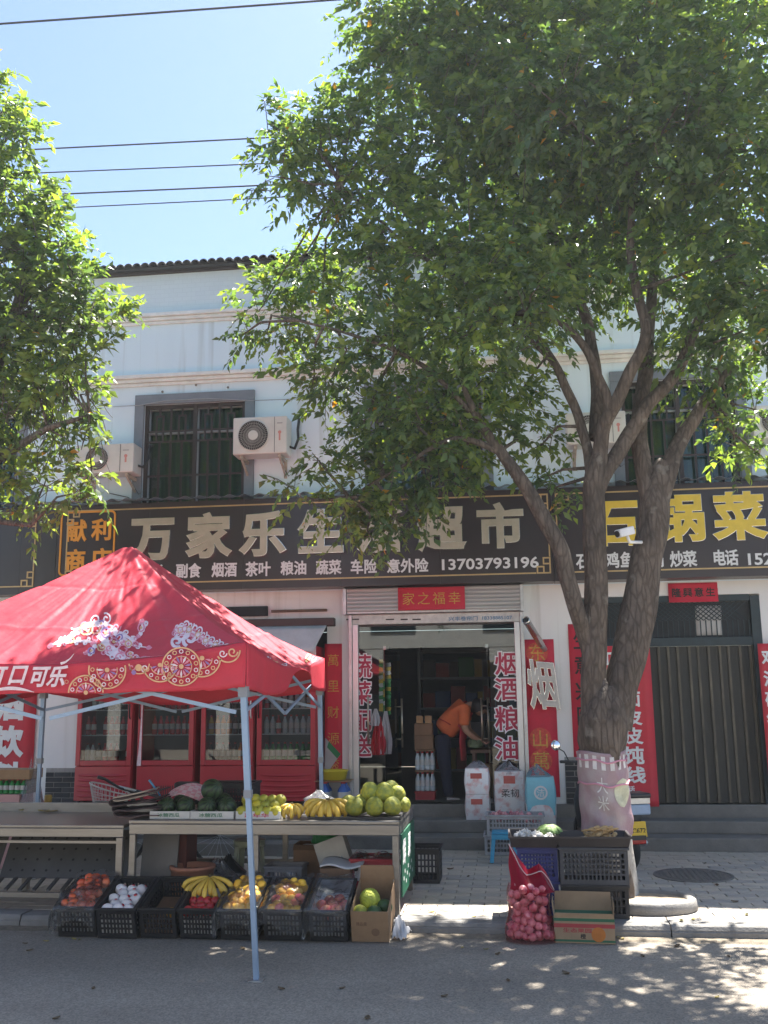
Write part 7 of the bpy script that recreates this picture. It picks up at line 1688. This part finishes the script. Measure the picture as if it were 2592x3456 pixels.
# second tree at the left edge, trunk outside the frame
t2 = thing('street_tree', 'sunlit yellow-green street tree whose crown hangs in front of the blank sign', 'tree', (-5.6, 8.5, ZP))
L2 = []
def limbw(pts, nm, sd):
    b = MB(); b.tube([Vector(p[:3]) for p in pts], [p[3] for p in pts], 12); b.build(nm, M_bark, t2, True); L2.extend(Vector(p[:3]) for p in pts)
limbw([(-5.6, 8.5, ZP-.02, .24), (-5.62, 8.5, .8, .2), (-5.55, 8.52, 1.9, .19), (-5.5, 8.5, 2.6, .17)], 'trunk', 1)
limbw([(-5.5, 8.5, 2.55, .14), (-5.3, 8.45, 3.4, .11), (-4.9, 8.4, 4.4, .08), (-4.6, 8.4, 5.4, .05), (-4.4, 8.4, 6.2, .03)], 'limb', 2)
limbw([(-5.5, 8.5, 2.55, .13), (-5.7, 8.6, 3.6, .10), (-5.6, 8.6, 5.0, .08), (-5.4, 8.5, 6.6, .05)], 'limb', 3)
limbw([(-5.3, 8.45, 3.4, .06), (-4.7, 8.3, 3.9, .045), (-4.1, 8.2, 4.2, .03), (-3.7, 8.2, 4.3, .015)], 'limb', 4)
limbw([(-5.3, 8.45, 3.3, .05), (-4.8, 8.3, 3.4, .035), (-4.2, 8.2, 3.3, .02)], 'limb', 5)
LB2 = [(-5,310,8.4,.2),(60,410,8.4,.15),(5,380,8.4,0.247),(-15,470,8.4,0.285),(75,480,8.4,0.171),(5,620,8.4,0.285),(105,640,8.5,0.209),(45,720,8.3,0.304),(150,720,8.4,0.247),(200,830,8.4,0.247),(105,850,8.3,0.342),(-15,880,8.3,0.38),(250,930,8.4,0.247),(330,1000,8.4,0.228),(380,1080,8.4,0.152),(150,980,8.3,0.342),(280,1080,8.3,0.247),(65,1060,8.3,0.38),(180,1150,8.3,0.304),(290,1180,8.3,0.19),(-15,1200,8.3,0.38),(115,1260,8.3,0.323),(230,1280,8.3,0.247),(290,1330,8.3,0.152),(15,1400,8.3,0.323),(165,1420,8.4,0.19),(270,1430,8.3,0.133),(280,1495,8.3,0.136),(200,1535,8.3,0.17),(310,1615,8.3,0.136),(45,1615,8.3,0.17),(150,1635,8.3,0.187),(250,1665,8.3,0.153),(105,1695,8.3,0.136),(25,1735,8.3,0.102),(-15,1535,8.3,0.17),(-165,900,8.4,0.57),(-165,1300,8.4,0.57),(-165,600,8.5,0.475),(-315,1000,8.6,0.76),(-365,1450,8.6,0.57),(-115,1675,8.4,0.255)]
lob2 = [(P(a, b, Y=c), r) for a, b, c, r in LB2] + [(Vector(q[:3]), q[3]) for q in ((-6.4, 8.6, 5.5, .9), (-6.6, 8.4, 4.2, .8), (-5.6, 8.6, 7.2, .6), (-6.3, 8.3, 6.6, .8), (-5.4, 7.6, 5.4, .6), (-5.8, 9.2, 5.6, .7))]
bb = MB()
for c, r in lob2:
    q = min(L2[6:], key=lambda p: (p-c).length); m1 = q.lerp(c, .5)+Vector((random.uniform(-.1, .1), 0, random.uniform(-.02, .14)))
    bb.tube([q, m1, c, c+(c-q).normalized()*r*.5], [.014, .010, .006, .003], 6)
# bare hanging twigs under the crown
for i in range(46):
    a = P(random.uniform(60, 300), random.uniform(1180, 1500), Y=8.35+random.uniform(-.2, .2)); d = Vector((random.uniform(-.25, .3), random.uniform(-.1, .1), -random.uniform(.25, .7)))
    bb.tube([a, a+d*.4+Vector((.04, 0, 0)), a+d*.8, a+d], [.005, .004, .003, .0015], 4)
bb.build('branchlets', M_bark, t2, True)['kind'] = 'stuff'
crown(t2, lob2, 9, 1.4, .22)

# ================================================================== WIRES, AIR CONDITIONERS
M_wire = mat('black cable', (.03, .032, .04), .6, var=0)
for (x0, y0, x1, y1, Y, lab) in ((0, 80, 1100, 0, 9.0, 'single black overhead cable high above the roof, apart from the other four'), (100, 505, 870, 465, 11.0, 'uppermost of four black overhead cables above the roof'), (165, 582, 860, 552, 11.2, 'second overhead cable below the uppermost of the four'), (270, 652, 870, 625, 11.4, 'third overhead cable, just above the lowest one'), (300, 697, 930, 665, 11.6, 'lowest of four black overhead cables above the roof')):
    a = P(x0, y0, Y=Y); c = P(x1, y1, Y=Y); d = (c-a)/(c.x-a.x)
    pts = [a+d*(x-a.x)+Vector((0, 0, .0006*((x+3)**2-9))) for x in range(-32, 33, 2)]
    tag(MB().tube(pts, random.uniform(.0075, .0115), 6).build('overhead_cable', M_wire, None, True), lab, 'cable')
M_acw = mat('air conditioner casing', (.66, .65, .61), .45, var=.08, scale=4); M_acd = mat('fan grille', (.13, .13, .135), .5, var=.1)
def aircon(label, px0, py0, px1, py1, fan=True, flip=False):
    Y = 11.60; a = P(px0, py1, Y=Y); c = P(px1, py0, Y=Y); x0, x1, z0, z1 = a.x, c.x, a.z, c.z; W, H = x1-x0, z1-z0
    r = thing('air_conditioner', label, 'air conditioner', ((x0+x1)/2, 11.75, z0))
    MB().box(x0, x1, Y, 11.89, z0, z1).build('casing', M_acw, r, bevel=.014)
    fx, fz, fr = x0+W*.38, (z0+z1)/2, H*.41
    MB().lathe([(fr, 0), (fr*1.03, .008), (fr*.97, .012)], (fx, Y-.001, fz), 36, (0, -1, 0), cap=False).build('fan_ring', M_acw, r, True)
    MB().lathe([(fr*.97, 0), (fr*.97, .001)], (fx, Y-.0015, fz), 36, (0, -1, 0)).build('fan_well', M_blk, r)
    g = MB()
    for i in range(44):
        t = 2*PI*i/44; g.bar((fx+fr*.3*math.cos(t), Y-.012, fz+fr*.3*math.sin(t)), (fx+fr*.98*math.cos(t+.18), Y-.006, fz+fr*.98*math.sin(t+.18)), .004, .005)
    for q in (.45, .62, .8): g.lathe([(fr*q-.003, 0), (fr*q+.003, 0), (fr*q, .006)], (fx, Y-.008, fz), 36, (0, -1, 0), cap=False)
    g.build('fan_grille', mat('pale grille wire', (.34, .33, .31), .5), r)
    MB().lathe([(fr*.32, 0), (fr*.32, .006), (fr*.25, .009)], (fx, Y-.010, fz), 20, (0, -1, 0)).build('hub', M_acw, r)
    MB().box(x0+W*.77, x0+W*.78, Y-.003, Y-.0005, z0+.01, z1-.01).build('panel_seam', M_acd, r)
    MB().box(x0+W*.82, x0+W*.92, Y-.003, Y-.0005, z1-.10, z1-.085).build('name_print', mat('grey print', (.4, .38, .38), .6), r)
    MB().lathe([(.022, 0), (.022, .001)], (x0+W*.87, Y-.002, z0+H*.56), 12, (0, -1, 0)).build('sticker', mat('pink sticker', (.60, .25, .22), .6), r); MB().box(x0+W*.855, x0+W*.885, Y-.003, Y-.0005, z0+H*.34, z0+H*.52).build('sticker', MATS['pink sticker'], r)
    for x in (x0+.10, x1-.10):
        br_ = MB(); br_.bar((x, Y+.03, z0-.025), (x, YF, z0-.025), .035, .04).bar((x, Y+.06, z0-.04), (x, YF-.005, z0-.20), .022, .03).box(x-.02, x+.02, YF-.012, YF-.001, z0-.24, z0+.0)
        br_.build('bracket', mat('rusty white bracket', (.42, .36, .30), .8, var=.3, scale=16), r)
    MB().tube([(x1-.005, 11.78, z0+.12), (x1+.06, 11.80, z0+.10), (x1+.085, 11.9, z0+.25), (x1+.07, 11.93, z0+H*.8), (x1+.08, 11.96, z1+.05), (x1+.09, YF+.02, z1+.06)], .018, 8).build('pipe', M_blk, r, True)
    MB().tube([(x1-.15, 11.9, z0-.05), (x1-.05, 11.95, z0-.22), (x1+.05, 11.96, z0-.15), (x1+.02, 11.97, z0-.38), (x1-.2, 11.97, z0-.25), (x0+.3, 11.97, z0-.18)], .006, 6).build('cable', M_wire, r, True)
    return r
aircon('white air conditioner with a round fan fixed over the right side of the barred window', 785, 1402, 968, 1535)
aircon('white air conditioner left of the barred window, half hidden by leaves', 250, 1494, 452, 1600)
aircon('white air conditioner behind the branches above the restaurant sign', 1915, 1385, 2110, 1500)
aircon('white air conditioner on the wall at the far end beyond the branches', 2545, 1360, 2740, 1480)
tag(MB().tube([P(380, 1373, Y=YF-.03), P(470, 1368, Y=YF-.05), P(560, 1352, Y=YF-.05), P(700, 1345, Y=YF-.05), P(860, 1352, Y=YF-.05), P(1160, 1340, Y=YF-.03)], .006, 5).build('wall_cable', mat('pale cable', (.35, .37, .4), .6), None, True), 'thin pale cable strung along the wall past the barred window', 'cable')
for x, y in ((549, 1323), (662, 1300), (770, 1308)): 
    c = P(x, y, Y=YF); tag(MB().lathe([(.014, 0), (.016, .012), (.008, .02)], (c.x, YF-.001, c.z), 10, (0, -1, 0)).build('wall_anchor', M_kerb), 'small round anchor plug in the wall above the barred window', 'anchor', 'wall anchors')

# ================================================================== BICYCLE AND GOODS BEHIND THE RACK
bc = P(384, 2690, Y=9.95); bk = thing('bicycle', 'bicycle with a wire front basket parked behind the steel tables', 'bicycle', (bc.x+.4, 9.95, zp)); BX, BY = bc.x, 9.95
M_bk = mat('bicycle paint', (.02, .02, .022), .4)
for x in (BX+.06, BX+1.12):
    w_ = MB().lathe([(.285, -.018), (.31, 0), (.285, .018), (.272, 0), (.285, -.018)], (x, BY, zp+.312), 36, (0, 1, 0), cap=False).build('wheel', M_rub, bk, True)
    sp = MB()
    for i in range(18): t = 2*PI*i/18; sp.tube([(x, BY+(.02 if i % 2 else -.02), zp+.312), (x+.275*math.cos(t), BY, zp+.312+.275*math.sin(t))], .0015, 4, cap=False)
    sp.build('spokes', M_galv, w_)
fr_ = MB(); A = Vector((BX+.06, BY, zp+.312)); B_ = Vector((BX+.24, BY, zp+.74)); C_ = Vector((BX+.58, BY, zp+.30)); D_ = Vector((BX+.74, BY, zp+.72)); E_ = Vector((BX+1.12, BY, zp+.312))
for p, q in ((A, B_), (B_, C_), (C_, D_), (D_, E_), (C_, E_), (B_, D_+Vector((0, 0, -.1)))): fr_.tube([p, q], .016, 8)
fr_.build('frame', M_bk, bk, True)
MB().obox(D_+Vector((.03, 0, .08)), .24, .14, .06).build('saddle', M_bk, bk, bevel=.025)
h0 = P(330, 2622, Y=9.75); h1 = P(405, 2660, Y=9.9); h2 = P(470, 2682, Y=10.15)
MB().tube([B_, P(400, 2655, Y=9.95)], .014, 8).build('stem', M_galv, bk, True)
MB().tube([h0, P(355, 2630, Y=9.8), h1, P(435, 2668, Y=10.02), h2], [.017, .015, .012, .015, .017], 8).build('handlebar', M_bk, bk, True)
bs2 = MB(); zb0, zb1 = bc.z-.10, bc.z+.09
def bpnt(t, z): k_ = .75+.25*(z-zb0)/(zb1-zb0); return (BX-.02+.21*k_*math.cos(t)*1.0, BY-.06+.13*k_*math.sin(t), z-.06*math.cos(t)*(z-zb0)/(zb1-zb0))
for i in range(28): t = 2*PI*i/28; bs2.tube([bpnt(t, zb0), bpnt(t, zb1)], .003, 4, cap=False)
for z, rr in ((zb1, .008), (zb0, .004), ((zb0+zb1)/2, .003), (zb0+.05, .003), (zb1-.05, .003)): bs2.tube([bpnt(2*PI*i/28, z) for i in range(29)], rr, 5, cap=False)
for i in range(-4, 5): bs2.tube([(BX-.02+.035*i, BY-.15, zb0), (BX-.02+.035*i, BY+.03, zb0)], .002, 4, cap=False)
bs2.build('basket', mat('pale wire', (.50, .49, .48), .45), bk, True)
# goods stacked behind the empty rack
GY = 9.75
def gbox(label, px0, px1, py0, py1, m, y=GY, d=.3, base=None, cat='box', nm='goods_box'):
    a = P(px0, py1, Y=y); c = P(px1, py0, Y=y); z0 = a.z if base is None else base
    o = MB().box(a.x, c.x, y, y+d, z0, c.z).build(nm, m, None, bevel=.004); tag(o, label, cat); return c.z
z_ = gbox('pale pink carton at the bottom of the goods pile behind the rack', -60, 66, 2682, 2712, mat('pale pink carton', (.52, .30, .29), .7, var=.12), base=zp)
b0 = P(-60, 2678, Y=GY).x
for i in range(7): put(bottle_mesh('green', .22, .03), 'drink_can', TR((b0+.03+.062*i, GY+.08, z_+.001), 0, 0, i, (1, 1, .66)), 'green drink can in the goods pile behind the rack', 'can', 'cans behind the rack')
tag(MB().box(b0, b0+.45, GY+.12, GY+.28, z_+.001, z_+.146).build('can_tray', M_cardd), 'brown tray behind the row of green cans', 'box')
gz_ = z_+.148; a = P(-60, 2600, Y=GY); c = P(100, 2598, Y=GY)
gc = tag(MB().box(a.x, c.x, GY, GY+.3, gz_, c.z).build('goods_carton', M_card, None, bevel=.004), 'brown carton with dark print on top of the green cans', 'carton')
plastic_bag('plastic_bag', 'large milky plastic bag beside the goods pile behind the rack', (P(98, 2720, Y=9.8).x, 9.85, zp), .13, .12, 1.0, M_bag, 12)
yc = P(161, 2720, Y=10.3)
for i in range(5): tag(MB().lathe([(.035, 0), (.04, .01), (.04, .07), (.032, .078)], (yc.x, 10.3, .36+.0805*i), 14).build('yellow_tin', mat('yellow tin', (.42, .26, .04), .45, var=.15), None, True), 'yellow tin in the slim stack beside the tent pole', 'tin', 'stack of yellow tins')
tag(MB().box(yc.x-.1, yc.x+.1, 10.2, 10.42, zp, .358).build('tin_base', M_cardd), 'low dark box under the stack of yellow tins', 'box')
# ================================================================== FALLEN LEAVES
def litter(i):
    b = MB(); k_ = .02+.004*i
    b.grid(lambda u, v: ((v-.5)*.085, (u-.5)*.05*math.sin(v*PI)**.7, .003+k_*abs(u-.5)**1.5+.018*(v-.5)**2*(1+i*.4)), 4, 8); return b
lm_ = [mesh_of(litter(i), 'fallen_leaf', mat('dry leaf %d' % i, c, .7, var=.3, scale=25, trans=.1)) for i, c in enumerate(((.30, .22, .09), (.42, .33, .10), (.13, .09, .05), (.22, .20, .08)))]
def drop(px, py, z, k, lab, s=1.0): 
    p = P(px, py, Z=z); put(lm_[k], 'fallen_leaf', TR((p.x, p.y, z+.001), 0, 0, random.uniform(0, 6), s), lab, 'leaf', lab)
for px, py, k in ((155, 3178, 1), (250, 3172, 1), (268, 3174, 3), (402, 3168, 1), (85, 3186, 2), (100, 3210, 2), (315, 3338, 2), (950, 3340, 2), (1155, 3338, 2), (190, 3440, 2), (1640, 3206, 3), (1680, 3222, 2), (1560, 3200, 1), (2285, 3196, 2), (2095, 3170, 1), (2420, 3368, 1), (2170, 3230, 2), (1910, 3288, 2), (1500, 3365, 2), (2460, 3230, 2), (820, 3205, 2), (1715, 3312, 2), (1240, 3440, 2)):
    drop(px, py, 0.0, k, 'dry fallen leaf on the asphalt road', random.uniform(.4, .85))
for px, py, k in ((1455, 3080, 1), (1580, 2960, 2), (2480, 3045, 2), (2300, 3110, 3), (2420, 2990, 2), (2380, 2915, 2), (1600, 3095, 1), (2520, 3090, 3), (1520, 2935, 2), (2340, 3105, 1)):
    drop(px, py, ZP, k, 'dry fallen leaf on the pavement', random.uniform(.45, .8))
for px, py, k in ((72, 2738, 1), (150, 2740, 1), (172, 2742, 0), (165, 2735, 1)): drop(px, py, .761, k, 'yellow fallen leaf on the empty steel rack', 1.3)
# ================================================================== HOUSES ACROSS THE STREET (seen in the glass)
op = thing('opposite_house', 'pale two-storey house across the street with rows of windows', 'building', (0, -11, 0))
MB().box(-18, 18, -11.3, -11, 0, 6.6).build('wall', mat('pale render', (.70, .68, .64), .85, var=.12, scale=2), op)
MB().box(-18.3, 18.3, -11.6, -10.6, 6.602, 6.8).build('roof', M_tile, op)
for i in range(9):
    x = -16+4*i
    for z in (4.0,): MB().box(x-.8, x+.8, -10.995, -10.95, z, z+1.5).build('window', mat('dark pane', (.03, .04, .05), .1), op)
    MB().box(x-1.75, x+1.75, -10.945, -10.92, .01, 2.9).build('added_shopfront', mat('dark shopfront', (.035, .04, .045), .3), op)  # dark panels added so the fridge glass reflects a darker street
# ================================================================== ADDED VEIL (thin volume lifting the darks, stands in for lens flare)
VEIL_DENSITY = .0012
hz = MB().box(-84, 84, -84, 84, -1.5, 17).build('veil', None); hz['kind'] = 'stuff'; hz.data.materials.clear()
hm_ = bpy.data.materials.new('added veil volume'); hm_.use_nodes = True; n = hm_.node_tree; n.nodes.clear()
pv_ = n.nodes.new('ShaderNodeVolumePrincipled'); pv_.inputs['Color'].default_value = (.90, .95, 1.0, 1); pv_.inputs['Density'].default_value = VEIL_DENSITY; pv_.inputs['Anisotropy'].default_value = .35
ou = n.nodes.new('ShaderNodeOutputMaterial'); n.links.new(pv_.outputs[0], ou.inputs['Volume']); hz.data.materials.append(hm_)
for o in bpy.data.objects:
    for k in ('_org', '_ang'):
        if k in o: del o[k]
